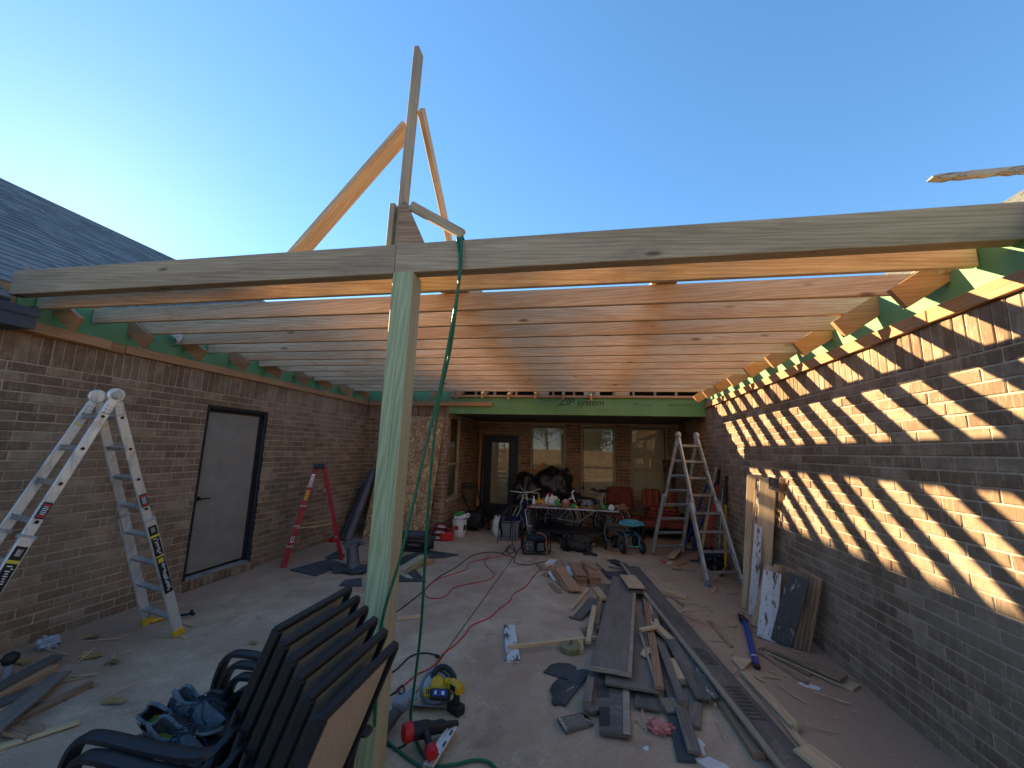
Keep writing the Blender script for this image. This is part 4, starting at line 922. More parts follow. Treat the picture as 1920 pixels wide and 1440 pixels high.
ch0 = chair_master()
labs = ['bottom chair of the black patio chair stack, its beige sling back facing the camera', 'second chair from the bottom of the black patio chair stack', 'third chair from the bottom of the black patio chair stack', 'fourth chair from the bottom of the black patio chair stack',
        'fifth chair from the bottom of the black patio chair stack', 'topmost chair of the black patio chair stack, with shoes on its seat']
for k in range(6):
    c = ch0 if k == 0 else copy_tree(ch0)
    c.location = (-1.20-0.077*k, 1.465+0.054*k, 0.020*k); c['label'] = labs[k]
TOPC = Vector((-1.20-0.077*5, 1.465+0.054*5, 0.10))
# ---- shoes on the top seat
def loft(rings, closed_ends=True):
    b = MB(); n = len(rings[0]); vs = [p for r in rings for p in r]; fs = []
    for i in range(len(rings)-1):
        for k in range(n): fs.append((i*n+k, i*n+(k+1) % n, (i+1)*n+(k+1) % n, (i+1)*n+k))
    if closed_ends: fs += [tuple(range(n))[::-1], tuple((len(rings)-1)*n+k for k in range(n))]
    return b.add(vs, fs)
def xf(mb, m):
    mb.v = [m @ v for v in mb.v]; return mb
def shoe(loc, ang, label, up, dark, mirror=1, pitch=0.0, roll=0.0):
    """running shoe, toe along +X of its own frame"""
    loc = Vector(loc); Mx = Matrix.Translation(loc) @ Matrix.Rotation(ang, 4, 'Z') @ Matrix.Rotation(pitch, 4, 'Y') @ Matrix.Rotation(roll, 4, 'X')
    t = thing('running_shoe', label, 'shoe', loc)
    L = 0.29; prof = []
    def halfw(u): return 0.036+0.013*math.sin(math.pi*min(1, u*1.02))**0.8 + (0.006 if u > 0.55 else 0)*math.sin((u-0.55)/0.45*math.pi) if u < 0.99 else 0.012
    us = [0.0, 0.03, 0.10, 0.2, 0.3, 0.42, 0.55, 0.68, 0.8, 0.9, 0.96, 1.0]
    wds = [0.016, 0.029, 0.037, 0.040, 0.039, 0.039, 0.043, 0.047, 0.046, 0.037, 0.024, 0.010]
    bend = [0, 0, 0, 0.001, 0.003, 0.004, 0.004, 0.002, -0.002, -0.006, -0.008, -0.009]
    rings = []
    for u, wd, bn in zip(us, wds, bend):
        x = u*L; y0 = bn*mirror; rise = 0.018*max(0, (u-0.75)/0.25)**2
        hz = 0.034-0.012*max(0, min(1, (u-0.2)/0.5)); r = []
        for k in range(14):
            a = 2*math.pi*k/14; cy = math.copysign(abs(math.cos(a))**0.7, math.cos(a)); cz = math.copysign(abs(math.sin(a))**0.5, math.sin(a)); r.append(Vector((x, y0+wd*1.08*cy, rise+hz/2+hz/2*cz)))
        rings.append(r)
    s = xf(loft(rings), Mx); part('sole', s, M['sole'], t, 50)
    # upper: open shell, collar over the rear half
    hts = [0.072, 0.088, 0.092, 0.082, 0.070, 0.074, 0.082, 0.068, 0.053, 0.043, 0.034, 0.026]; opening = [0.75, 0.70, 0.72, 0.74, 0.72, 0.62, 0.20, 0, 0, 0, 0, 0]
    outer = []; 
    nseg = 15
    for (u, wd, bn, h, op) in zip(us, wds, bend, hts, opening):
        x = u*L; r = []
        for k in range(nseg):
            a = math.pi*k/(nseg-1); y = math.cos(a)*wd; z = math.sin(a)**0.7*h if h else 0
            if op: # leave the top open: keep walls only
                s_ = math.cos(a); wall_ = min(1.0, abs(s_)/max(op, 0.01)) if False else 1
                lim = math.acos(op); a2 = a/math.pi
                if a2 < 0.5: aa = lim*(a2/0.5)
                else: aa = math.pi-lim*((1-a2)/0.5)
                y = math.cos(aa)*wd*1.02 if a2 != 0.5 else 0; z = h*math.sin(math.pi/2*min(1, (aa if a2 < 0.5 else math.pi-aa)/lim))
            r.append((a, Vector((x, bn*mirror+y, 0.018+z+0.018*max(0, (u-0.75)/0.25)**2))))
        outer.append([p for _, p in r])
    b = MB(); vs = []; fs = []
    for r in outer: vs += r
    for i in range(len(outer)-1):
        for k in range(nseg-1):
            if (opening[i] and opening[i+1]) and k in (6, 7): continue
            fs.append((i*nseg+k, i*nseg+k+1, (i+1)*nseg+k+1, (i+1)*nseg+k))
    # heel cap closes the back wall
    for k in range(nseg-1):
        if k in (6, 7): continue
        fs.append((k+1, k, k))if False else None
    b.add(vs, fs); hc_ = MB(); heel = outer[0]; hv = heel[:7]+heel[8:]; hc_.add(hv, [tuple(range(len(hv)))]); b.add(hc_.v, hc_.f)
    part('upper', xf(b, Mx), up, t, 60)
    # collar roll round the opening
    col = [outer[i][6] for i in range(7)]; col2 = [outer[i][8] for i in range(7)]
    ring = smooth([col2[6], *col2[::-1][1:], *col[0:]], 3); cb = MB(); cb.tube(ring, 0.0075, 8); part('collar', xf(cb, Mx), M['shoe'], t, 60)
    ins_ = MB(); ins_.add([Vector((x*L, y, 0.040)) for x, y in ((0.03, -0.02), (0.12, -0.030), (0.30, -0.032), (0.46, -0.030), (0.46, 0.030), (0.30, 0.032), (0.12, 0.030), (0.03, 0.02))], [tuple(range(8))]); part('insole', xf(ins_, Mx), M['insole'], t)
    tg = MB(); tg.add([Vector((0.42*L, -0.022, 0.095)), Vector((0.42*L, 0.022, 0.095)), Vector((0.50*L, 0.026, 0.088)), Vector((0.66*L, 0.024, 0.075)), Vector((0.66*L, -0.024, 0.075)), Vector((0.50*L, -0.026, 0.088))], [(0, 1, 2, 3, 4, 5)]); xf(tg, Mx); part('tongue', tg, up, t)
    for sg in (-1, 1):
        ov = MB(); ov.prism([Vector((0.03*L, sg*0.034, 0.03)), Vector((0.14*L, sg*0.043, 0.03)), Vector((0.20*L, sg*0.043, 0.085)), Vector((0.06*L, sg*0.036, 0.085))], (0, sg*0.003, 0))
        part('overlay', xf(ov, Mx), M['shoe_dark'], t); ov = MB(); ov.prism([Vector((0.40*L, sg*0.042, 0.035)), Vector((0.58*L, sg*0.046, 0.035)), Vector((0.56*L, sg*0.036, 0.082)), Vector((0.46*L, sg*0.036, 0.080))], (0, sg*0.003, 0.001)); part('overlay', xf(ov, Mx), M['shoe_dark'], t)
    lc_ = MB(); rr = random.Random(int(abs(loc.x*1000)))
    for k in range(6):
        x = (0.46+0.05*k)*L; z = 0.097-0.0058*k
        lc_.tube(smooth([Vector((x, -0.028, z-0.016)), Vector((x+0.004, -0.012, z+0.004)), Vector((x+0.010, 0.012, z+0.004)), Vector((x+0.014, 0.028, z-0.016))], 3), 0.0030, 6)
    for sg in (-1, 1): 
        p = Vector((0.45*L, 0, 0.104)); lc_.tube(smooth([p, p+Vector((0.02, sg*0.03, 0.018)), p+Vector((0.05, sg*0.055, 0.004)), p+Vector((0.02, sg*0.05, -0.01)), p+Vector((0.0, sg*0.01, 0.002))], 5), 0.0028, 6)
        lc_.tube(smooth([p, p+Vector((0.05, sg*0.02, 0.0)), p+Vector((0.09, sg*0.045, -0.03)), p+Vector((0.12, sg*0.04, -0.05))], 5), 0.0028, 6)
    part('laces', xf(lc_, Mx), M['shoe_dark'], t, 60)
    return t
zs = TOPC.z+0.405
_h, _t = G(284, 1398, zs+0.03), G(398, 1434, zs+0.03)
shoe(_h, math.atan2(_t.y-_h.y, _t.x-_h.x), 'grey running shoe with lime insole nearest the chair armrest', M['shoe'], 0, 1, R(8), R(10))
_h, _t = G(318, 1338, zs+0.03), G(414, 1364, zs+0.03)
shoe(_h, math.atan2(_t.y-_h.y, _t.x-_h.x), 'grey running shoe with lime insole behind its pair on the chair', M['shoe'], 0, -1, R(8), R(-6))
shoe((-1.90, 1.71, zs-0.005), R(-10), 'dark worn shoe lying under the pair of grey running shoes', plain('dark leather', (0.035, 0.026, 0.024), 0.7), 0, 1, R(0), R(30))
pl_ = MB(); _g = G(262, 1398, zs+0.03); pl_.blob(_g, (0.045, 0.035, 0.035), 0.5, 4, 3, 9); solo('brown_glove', pl_, plain('brown suede', (0.075, 0.042, 0.034), 0.95, bump=0.5), 'crumpled brown suede glove beside the nearer shoe heel', 'glove', _g, None, 60)
wb = thing('water_bottle', 'clear water bottle with blue printed label standing behind the chair back', 'bottle', (-1.43, 1.93, zs))
b = MB(); b.lathe((-1.47, 1.945, zs), [(0.030, 0), (0.033, 0.01), (0.033, 0.15), (0.026, 0.185), (0.013, 0.20), (0.013, 0.215)], 18, (0.1, 0.1, 1)); part('body', b, M['clear'], wb, 50)
b = MB(); b.lathe((-1.476, 1.951, zs+0.055), [(0.0345, 0), (0.0345, 0.075)], 18, (0.1, 0.1, 1), False); part('label', b, M['whitelab'], wb, 50)
b = MB(); b.lathe((-1.478, 1.953, zs+0.105), [(0.0352, 0), (0.0352, 0.018)], 18, (0.1, 0.1, 1), False); b.lathe((-1.4767, 1.9517, zs+0.068), [(0.0352, 0), (0.0352, 0.004)], 18, (0.1, 0.1, 1), False); part('print', b, M['blue'], wb, 50)
b = MB(); b.lathe((-1.492, 1.967, zs+0.212), [(0.015, 0), (0.015, 0.018)], 14, (0.1, 0.1, 1)); part('cap', b, M['white'], wb, 50)
pp = MB(); c = Vector((-1.70, 1.425, zs+0.085)); pp.prism([c+Vector((-0.05, -0.04, 0)), c+Vector((0.06, -0.06, 0)), c+Vector((0.07, 0.02, 0.003)), c+Vector((-0.03, 0.035, 0.004))], (0, 0, 0.002)); solo('paper_sheet', pp, M['paper'], 'white folded paper sheet tucked under the near armrest', 'paper', c)
bg_ = MB(); bg_.blob(Vector((-1.36, 1.42, zs+0.02)), (0.05, 0.045, 0.035), 0.6, 4, 3, 3); solo('snack_bag', bg_, plain('blue white wrapper', (0.16, 0.20, 0.42), 0.4, var=0.6, scale=25), 'crumpled blue and white wrapper between the stacked chair backs', 'wrapper', (-1.36, 1.42, zs), None, 60)
# ------------------------------------------------------------------ hose over the beam and cords on the floor
def cord(name, pts, r, mat, label, cat, n=7, seg=7):
    b = MB(); b.tube(smooth(pts, n), r, seg); p = Vector(pts[0]); return solo(name, b, mat, label, cat, (p.x, p.y, 0), None, 60)
hs_pts = [(-0.84, 2.44, 2.90), (-0.825, 2.41, 3.05), (-0.818, 2.35, 3.070), (-0.815, 2.292, 3.055), PY(862, 500, 2.283), PY(847, 640, 2.29), PY(822, 760, 2.32), PY(808, 880, 2.36), PY(797, 1050, 2.44), PY(789, 1180, 2.53), PY(776, 1290, 2.66), G(770, 1350, 0.03), G(785, 1400, 0.012), G(812, 1434, 0.012), G(850, 1434, 0.012), G(893, 1425, 0.012), G(925, 1436, 0.012), G(960, 1500, 0.012), G(900, 1600, 0.012)]
cord('garden_hose', hs_pts, 0.0085, M['hose'], 'green hose hanging from the beam straight down to the saw', 'hose', 8, 9)
hs2 = [(-0.80, 2.45, 2.92), (-0.795, 2.41, 3.05), (-0.79, 2.35, 3.068), (-0.79, 2.292, 3.052), PY(862, 520, 2.270), PY(840, 650, 2.272), PY(822, 740, 2.27), PY(800, 830, 2.262), PY(778, 930, 2.255), PY(752, 1040, 2.25), PY(722, 1140, 2.25), PY(712, 1200, 2.28), (-1.10, 2.22, 0.35), G(708, 1370, 0.03), G(728, 1392, 0.012), G(760, 1418, 0.012), G(792, 1442, 0.012), G(830, 1490, 0.012), G(880, 1530, 0.012)]
cord('garden_hose', hs2, 0.0085, M['hose'], 'green hose strand slanting from the beam past the post to the chairs', 'hose', 8, 9)
q = lambda x, y, z=0.006: G(660+x/4, 1000+y/4, z)
cord('extension_cord', [q(330, 1195), q(345, 1160), q(400, 1130), q(480, 1062), q(600, 1000), q(700, 890), q(780, 830), q(850, 755), q(900, 690), q(1030, 632), q(1110, 560), q(1180, 510), q(1215, 450), q(1300, 402), q(1350, 335), q(1395, 285), q(1450, 262), q(1500, 245)], 0.0055, M['cord_red'], 'red cord running across the slab to the orange plank pile', 'cord')
cord('extension_cord', [q(1190, 160), q(1100, 172), q(1000, 192), q(900, 212), q(865, 240), q(855, 270), q(740, 310), q(640, 345), q(560, 410), q(545, 450), q(575, 482), q(650, 486), q(715, 460), q(755, 412), q(820, 390), q(905, 374), q(1010, 352), q(1060, 325), q(1062, 300), q(1010, 245), q(998, 210), q(1030, 165)], 0.005, M['cord_red'], 'red cord looping on the slab behind the post', 'cord')
cord('extension_cord', [q(262, 640), q(400, 540), q(520, 445), q(600, 370), q(660, 322), q(780, 255), q(850, 200), q(920, 160), q(1050, 140), q(1150, 160), q(1222, 185), q(1215, 215), q(1260, 232), q(1330, 236), q(1390, 222), q(1440, 214), q(1475, 200)], 0.006, M['cord_black'], 'black cord from the post across the slab to the generator', 'cord')
cord('cord_coil', [q(1120, 150), q(1165, 125, 0.012), q(1180, 88, 0.03), q(1215, 95, 0.03), q(1220, 130, 0.02), q(1180, 150, 0.014), q(1155, 120, 0.03), q(1175, 98, 0.04), q(1212, 118, 0.03), q(1235, 160, 0.012)], 0.006, M['cord_black'], 'small loose loop of black cord left of the generator', 'cord')
pc = cord('power_cord', [q(285, 1052), q(340, 1015), q(400, 955), q(440, 922), q(500, 902), q(560, 898), q(610, 908), q(635, 918)], 0.006, M['cord_black'], 'short black cord with a plug beside the red cord', 'cord')
b = MB(); p = q(640, 920, 0.012); d = (q(660, 930)-q(620, 910)).normalized(); b.beam(p-d*0.02, p+d*0.025, 0.024, 0.022, (0, 0, 1), 0.005); part('plug', b, M['blacklab'], pc)
cord('power_cord', [q(225, 1290), q(262, 1235), q(310, 1200), q(345, 1175), q(372, 1150, 0.02), q(390, 1160, 0.03), q(388, 1200, 0.03), q(360, 1205, 0.02), q(350, 1170, 0.03), q(378, 1140, 0.03)], 0.006, M['cord_black'], 'black tool cord tied to the red cord end', 'cord')
cord('power_cord', [G(712, 1385, 0.01), G(728, 1398, 0.006), G(745, 1403, 0.006), G(760, 1395, 0.006), G(768, 1380, 0.01)], 0.005, M['cord_black'], 'black cord curling below the nailer', 'cord')
# ------------------------------------------------------------------ power tools in front of the post
def local(loc, rz, ry=0.0, rx=0.0): return Matrix.Translation(Vector(loc)) @ Matrix.Rotation(rz, 4, 'Z') @ Matrix.Rotation(ry, 4, 'Y') @ Matrix.Rotation(rx, 4, 'X')
def parts(t, mm, items):
    for nm, b, mat, sm in items: part(nm, xf(b, mm), mat, t, sm)
# circular saw: blade plane tilted back, motor towards the camera (local: X forward, Y towards camera is -Y)
p = G(805, 1338); t = thing('circular_saw', 'yellow and black cordless circular saw lying beside the hanging hose', 'saw', p)
mm = local(p+Vector((0.0, 0.05, 0.0)), R(8), 0, R(-32))
gd = MB(); prof = [(0.0, 0.0), (0.075, 0.0), (0.10, 0.006), (0.108, 0.022), (0.10, 0.040), (0.075, 0.046), (0.0, 0.046)]
gd.lathe((0, 0.03, 0.125), prof, 30, (0, 1, 0))
bl = MB(); bl.lathe((0, 0.024, 0.118), [(0.092, 0), (0.092, 0.002)], 40, (0, 1, 0))
lg = MB(); vs_ = []
lg.torus((0, 0.05, 0.125), 0.105, 0.016, (0, 1, 0), 30, 8)
bs = MB(); bs.box((-0.06, 0.02, 0.012), (0.30, 0.16, 0.006), None, 0.002); bs.box((-0.06, 0.098, 0.02), (0.30, 0.004, 0.016)); 
mt = MB(); mt.lathe((0.02, 0.028, 0.135), [(0.052, 0), (0.052, -0.06), (0.044, -0.095), (0.03, -0.10)], 20, (0, 1, 0)); mt.box((0.055, -0.02, 0.105), (0.09, 0.085, 0.07), None, 0.012); mt.box((-0.03, -0.02, 0.085), (0.08, 0.06, 0.06), None, 0.010)
hn = MB(); hn.tube(smooth([(-0.03, -0.005, 0.17), (0.0, -0.01, 0.225), (0.06, -0.01, 0.235), (0.12, -0.01, 0.19), (0.13, -0.01, 0.14)], 5), 0.019, 10)
bt = MB(); bt.box((0.055, -0.075, 0.075), (0.13, 0.075, 0.062), None, 0.008); bl2 = MB(); bl2.box((0.055, -0.1135, 0.083), (0.095, 0.002, 0.034)); bl3 = MB(); bl3.box((0.028, -0.1150, 0.083), (0.014, 0.002, 0.02)); bl3.box((0.078, -0.1150, 0.083), (0.020, 0.002, 0.02))
vt = MB()
for k in range(4): vt.box((-0.045+k*0.012, -0.0515, 0.09), (0.005, 0.003, 0.03))
parts(t, mm, [('blade_guard', gd, M['darkgrey'], 40), ('blade', bl, M['alu2'], None), ('lower_guard', lg, M['greyplastic'], 50), ('base_plate', bs, M['greyplastic'], None), ('motor_housing', mt, M['yellow'], 40), ('grip', hn, M['blackplastic'], 60), ('battery', bt, M['blackplastic'], None), ('battery_label', bl2, M['blue'], None), ('battery_print', bl3, M['whitelab'], None), ('vents', vt, M['blacklab'], None)])
p = G(852, 1335); t = thing('impact_driver', 'yellow cordless impact driver lying right of the circular saw', 'drill', p)
mm = local(p+Vector((0, 0, 0.0)), R(150), 0, 0)
hd = MB(); hd.box((0, 0, 0.155), (0.12, 0.064, 0.066), None, 0.014); hd.lathe((0.06, 0, 0.155), [(0.028, 0), (0.022, 0.035), (0.012, 0.05)], 16, (1, 0, 0)); hd.lathe((-0.065, 0, 0.155), [(0.025, 0), (0.031, 0.006), (0.031, 0.01)], 16, (1, 0, 0))
gp = MB(); gp.beam((-0.01, 0, 0.125), (-0.02, 0, 0.05), 0.042, 0.036, (1, 0, 0), 0.01); bt = MB(); bt.box((-0.012, 0, 0.030), (0.115, 0.074, 0.058), None, 0.008)
lb = MB(); lb.box((-0.005, 0.033, 0.160), (0.05, 0.003, 0.034)); lb.box((-0.062, 0, 0.158), (0.005, 0.03, 0.035)); trg = MB(); trg.box((0.018, 0, 0.115), (0.016, 0.018, 0.022), None, 0.004)
parts(t, mm, [('body', hd, M['yellow'], 40), ('grip', gp, M['blackplastic'], None), ('battery', bt, M['blackplastic'], None), ('label', lb, M['blacklab'], None), ('trigger', trg, M['red'], None)])
p = G(800, 1385); t = thing('nail_gun', 'black framing nailer with red cap and slotted silver magazine', 'nail gun', p)
a = G(770, 1372, 0.09); b_ = G(848, 1358, 0.06); dx = (b_-a).normalized(); body = MB(); body.lathe(a, [(0.042, 0), (0.047, 0.01), (0.047, 0.10), (0.036, 0.13), (0.036, 0.20), (0.024, 0.225), (0.018, 0.30)], 20, dx); body.box(lerp(a, b_, 0.85), (0.05, 0.03, 0.04), None, 0.006)
cap = MB(); cap.lathe(a, [(0.024, -0.052), (0.045, -0.044), (0.051, -0.015), (0.050, 0.004)], 20, dx); hnd = MB(); h0 = lerp(a, b_, 0.32); h1 = G(806, 1402, 0.075); hnd.tube(smooth([h0, lerp(h0, h1, 0.5)+Vector((0, 0, 0.01)), h1], 5), [0.024]*4+[0.021]*7, 12)
hc2 = MB(); hx = (h1-h0).normalized(); hc2.lathe(h1, [(0.024, -0.005), (0.036, 0.01), (0.038, 0.045), (0.026, 0.065)], 18, hx); mg = MB(); m0 = G(851, 1362, 0.05); m1 = G(805, 1437, 0.04); mg.beam(m0, m1, 0.050, 0.016, (0, 0, 1), 0.003); mg.beam(m0+Vector((-0.028, -0.01, 0.0)), m1+Vector((-0.028, -0.01, 0.0)), 0.016, 0.026, (0, 0, 1), 0.003)
sl = MB()
for k in range(3): sl.beam(lerp(m0, m1, 0.16+0.29*k)+Vector((0.012, 0.004, 0.0085)), lerp(m0, m1, 0.29+0.29*k)+Vector((0.012, 0.004, 0.0085)), 0.012, 0.002, (0, 0, 1))
for nm, mb_, mt_, sm in (('body', body, M['blackplastic'], 40), ('end_cap', cap, M['red'], 40), ('handle', hnd, M['blackplastic'], 60), ('handle_cap', hc2, M['red'], 40), ('magazine', mg, M['alu'], None), ('slots', sl, M['blacklab'], None)): part(nm, mb_, mt_, t, sm)
p = G(722, 1362); t = thing('angle_grinder', 'black corded power tool with ribbed grip half hidden behind the post', 'power tool', p)
a = G(700, 1385, 0.05); b_ = G(748, 1330, 0.07); dx = (b_-a).normalized(); body = MB(); body.lathe(a-dx*0.08, [(0.030, 0), (0.034, 0.02), (0.032, 0.12), (0.040, 0.14), (0.043, 0.25), (0.034, 0.30)], 18, dx)
rb = MB()
for k in range(8): rb.torus(a-dx*0.05+dx*0.012*k, 0.033, 0.003, dx, 18, 6)
hdg = MB(); hdg.box(b_+dx*0.02+Vector((0, 0, 0.02)), (0.10, 0.08, 0.07), None, 0.012); hdg.lathe(b_+dx*0.05, [(0.045, -0.02), (0.045, 0.0)], 18, (0.3, 0.3, 1))
for nm, mb_, mt_, sm in (('body', body, M['darkgrey'], 40), ('ribs', rb, M['blackplastic'], 60), ('gear_head', hdg, M['greyplastic'], 40)): part(nm, mb_, mt_, t, sm)
b = MB(); c = G(760, 1320, 0.03); b.beam(c+Vector((-0.05, -0.02, 0)), c+Vector((0.05, 0.05, 0.05)), 0.09, 0.012, (0.2, -0.4, 1), 0.004); solo('tool_shoe_plate', b, M['greyplastic'], 'loose grey saw shoe plate leaning by the hose', 'plate', c)
# ------------------------------------------------------------------ boards and scraps on the slab
A_ = lambda x, y: (1000+x/6, 1000+y/6)
B_ = lambda x, y: (1180+x/6, 1200+y/6)
C_ = lambda x, y: (860+x/3.4286, 1020+y/3.4286)
def fb(name, label, cat, pa, pb, wd, t, mat, za=0.0, zb=None, group=None, wob=0.0, ch=0.003):
    zb = za if zb is None else zb
    a = G(*pa, za+t) - Vector((0, 0, t/2)); b = G(*pb, zb+t) - Vector((0, 0, t/2))
    return board(name, a, b, wd, t, M[mat], None, (0, 0, 1), label, cat, group, ch, wob)
def slab_poly(name, label, cat, pts, z, t, mat, group=None, mat2=None):
    """flat sheet whose outline is given at its top"""
    w = [G(*p, z+t) for p in pts]; w = [Vector((p.x, p.y, z)) for p in w]; c = sum(w, Vector())/len(w)
    b = MB(); b.prism(w, (0, 0, t)); return solo(name, b, M[mat], label, cat, c, group)
PG = 'torn off boards and siding in the pile on the slab'
# long pieces on the right
def wide(name, label, cat, q, z, t, mat, group=PG):
    """panel from four seen corners (far left, far right, near right, near left); z per end"""
    zf, zn = z; w = [G(*q[0], zf+t), G(*q[1], zf+t), G(*q[2], zn+t), G(*q[3], zn+t)]
    a = (w[0]+w[1])/2-Vector((0, 0, t/2)); b = (w[2]+w[3])/2-Vector((0, 0, t/2)); wd = ((w[1]-w[0]).length+(w[2]-w[3]).length)/2
    d = (b-a).normalized(); sd = Vector((0, 0, 1)).cross(d).normalized(); wd = (abs((w[1]-w[0]).dot(sd))+abs((w[2]-w[3]).dot(sd)))/2
    return board(name, a, b, wd, t, M[mat], None, (0, 0, 1), label, cat, group), a, b, wd
o, a, b, wd = wide('siding_board', 'longest charcoal siding panel running toward the camera beside the pale strip', 'siding', (A_(985, 345), A_(1225, 385), B_(2010, 1440), B_(1790, 1480)), (0.055, 0.05), 0.02, 'panel')
LP0, LP1 = a, b
def on_panel(f, side, dz): d = (LP1-LP0); s = Vector((0, 0, 1)).cross(d.normalized()); return LP0+d*f+s*side+Vector((0, 0, dz))
gr = MB()
for f0, f1, s0 in ((0.655, 0.725, -0.03), (0.80, 0.90, -0.02)):
    for k in range(13):
        for h in range(9):
            fa_ = f0+(f1-f0)*h/9; gr.beam(on_panel(fa_, s0+k*0.008-0.02, 0.0105), on_panel(fa_+(f1-f0)/14, s0+k*0.008-0.02, 0.0105), 0.0035, 0.001)
o2 = part('vent_slots', gr, M['blacklab'], None); o2.parent = o; o2.matrix_parent_inverse = o.matrix_basis.inverted(); 
fb('pale_board', 'long pale wooden strip lying along the longest charcoal panel', 'strip', A_(985, 325), B_(1735, 1440), 0.040, 0.022, 'palewood', 0.085, 0.075, PG)
fb('timber', 'long brown weathered timber under the left edge of the longest panel', 'timber', A_(1290, 660), B_(1462, 1262), 0.075, 0.045, 'oldwood', 0.005, 0.0, PG)
fb('timber', 'second brown timber tucked between the weathered timber and the long panel', 'timber', A_(1500, 960), B_(1540, 1255), 0.06, 0.04, 'oldwood', 0.0, 0.0, PG)
fb('splintered_board', 'tan splintered board along the right edge of the longest charcoal panel', 'board', B_(1290, 345), B_(1890, 980), 0.075, 0.022, 'lumber', 0.01, 0.02, PG, 0.05)
fb('splintered_board', 'narrow tan splinter by the right edge of the longest panel near its end', 'board', B_(1500, 600), B_(2050, 1290), 0.05, 0.018, 'lumber', 0.0, 0.0, PG, 0.06)
fb('board', 'short clean tan board at the near end of the longest panel', 'board', (1502, 1398), (1570, 1450), 0.14, 0.02, 'lumber', 0.075, 0.06, PG)
slab_poly('wood_offcut', 'triangular tan wood offcut between the long panel and the blue handled tool', 'offcut', [B_(1150, 205), B_(1190, 178), B_(1382, 225), B_(1270, 335)], 0.0, 0.03, 'lumber', PG)
fb('wood_offcut', 'pale lumber offcut lying right of the longest panel', 'offcut', A_(1430, 625), A_(1722, 705), 0.045, 0.04, 'lumber', 0.04, 0.0, PG)
fb('wood_splinter', 'thin pale strip on the floor right of the long panel far end', 'strip', A_(1260, 400), A_(1535, 625), 0.02, 0.012, 'lumber', 0.0, 0.0, PG, 0.02)
# the big grey-brown door-like panel on top of the pile
o, a, b, wd = wide('siding_board', 'widest grey brown panel lying on top of the pile with pale edges', 'siding', (A_(915, 490), A_(1140, 500), C_(1135, 822), C_(818, 790)), (0.05, 0.10), 0.025, 'panel_brown')
d = (b-a).normalized(); s = Vector((0, 0, 1)).cross(d).normalized(); sgn = 1 if G(*C_(1135, 822)).x > 0 and s.x > 0 else -1
e = MB(); e.beam(a+s*sgn*(wd/2-0.014)+Vector((0, 0, 0.016)), b+s*sgn*(wd/2-0.014)+Vector((0, 0, 0.016)), 0.03, 0.007)
o2 = part('edge_strip', e, M['palewood'], None); o2.parent = o; o2.matrix_parent_inverse = o.matrix_basis.inverted()
e = MB(); e.beam(b-s*wd/2+d*0.006, b+s*wd/2+d*0.006, 0.012, 0.026); o2 = part('edge_strip', e, M['palewood'], None); o2.parent = o; o2.matrix_parent_inverse = o.matrix_basis.inverted()
wide('siding_board', 'grey brown panel directly under the widest one, its near end sticking out', 'siding', (A_(880, 900), A_(1290, 900), C_(1285, 918), C_(938, 918)), (0.025, 0.055), 0.022, 'panel_brown')
# ribbed soffit panel
slab_poly('soffit_sheet', 'dark ribbed soffit panel with broken left corner and pale right edge', 'soffit', [C_(835, 812), C_(1100, 860), C_(1108, 1232), C_(905, 1205), C_(905, 1060), C_(880, 1075), C_(850, 1078), C_(808, 1062), C_(800, 1010)], 0.02, 0.018, 'panel', PG)
rb = MB()
for (x0, x1, y0, y1) in ((890, 965, 905, 985), (905, 968, 1045, 1170)):
    for k in range(8):
        xx = x0+(x1-x0)*k/7; p0, p1 = G(*C_(xx, y0), 0.0395), G(*C_(xx+2, y1), 0.0395); rb.beam(p0, p1, 0.005, 0.003)
o2 = part('ribs', rb, M['blacklab'], None); o2.parent = bpy.data.objects['soffit_sheet']; o2.matrix_parent_inverse = Matrix.Translation(-bpy.data.objects['soffit_sheet'].location)
e = MB(); e.prism([G(*C_(1055, 930), 0.040), G(*C_(1096, 930), 0.040), G(*C_(1106, 1228), 0.040), G(*C_(1058, 1222), 0.040)], (0, 0, 0.004)); o2 = part('edge_strip', e, M['palewood'], None); o2.parent = bpy.data.objects['soffit_sheet']; o2.matrix_parent_inverse = Matrix.Translation(-bpy.data.objects['soffit_sheet'].location)
fb('moulding_piece', 'short grey moulded strip standing on the left of the ribbed soffit panel', 'strip', C_(850, 850), C_(828, 1005), 0.055, 0.04, 'greywood', 0.035, 0.035, PG)
slab_poly('soffit_scrap', 'small torn ribbed soffit scrap with pale broken ends', 'soffit', [C_(632, 1115), C_(788, 1082), C_(815, 1125), C_(868, 1150), C_(690, 1205)], 0.0, 0.022, 'panel', PG)
e = MB(); e.prism([G(*C_(632, 1112), 0.023), G(*C_(648, 1110), 0.023), G(*C_(700, 1196), 0.023), G(*C_(688, 1206), 0.023)], (0, 0, 0.006)); e.prism([G(*C_(790, 1085), 0.023), G(*C_(803, 1122), 0.023), G(*C_(865, 1145), 0.023), G(*C_(815, 1135), 0.023)], (0, 0, 0.006))
for k in range(5): e.beam(G(*C_(665+k*6, 1125+k*13), 0.0235), G(*C_(795+k*6, 1098+k*13), 0.0235), 0.004, 0.002)
so = bpy.data.objects['soffit_scrap']; o2 = part('broken_edge', e, M['palewood'], None); o2.parent = so; o2.matrix_parent_inverse = Matrix.Translation(-so.location)
slab_poly('felt_scrap', 'upper black roofing felt scrap left of the ribbed soffit panel', 'felt', [C_(543, 820), C_(590, 775), C_(640, 762), C_(705, 765), C_(757, 790), C_(745, 830), C_(690, 868), C_(640, 852)], 0.004, 0.008, 'felt', PG)
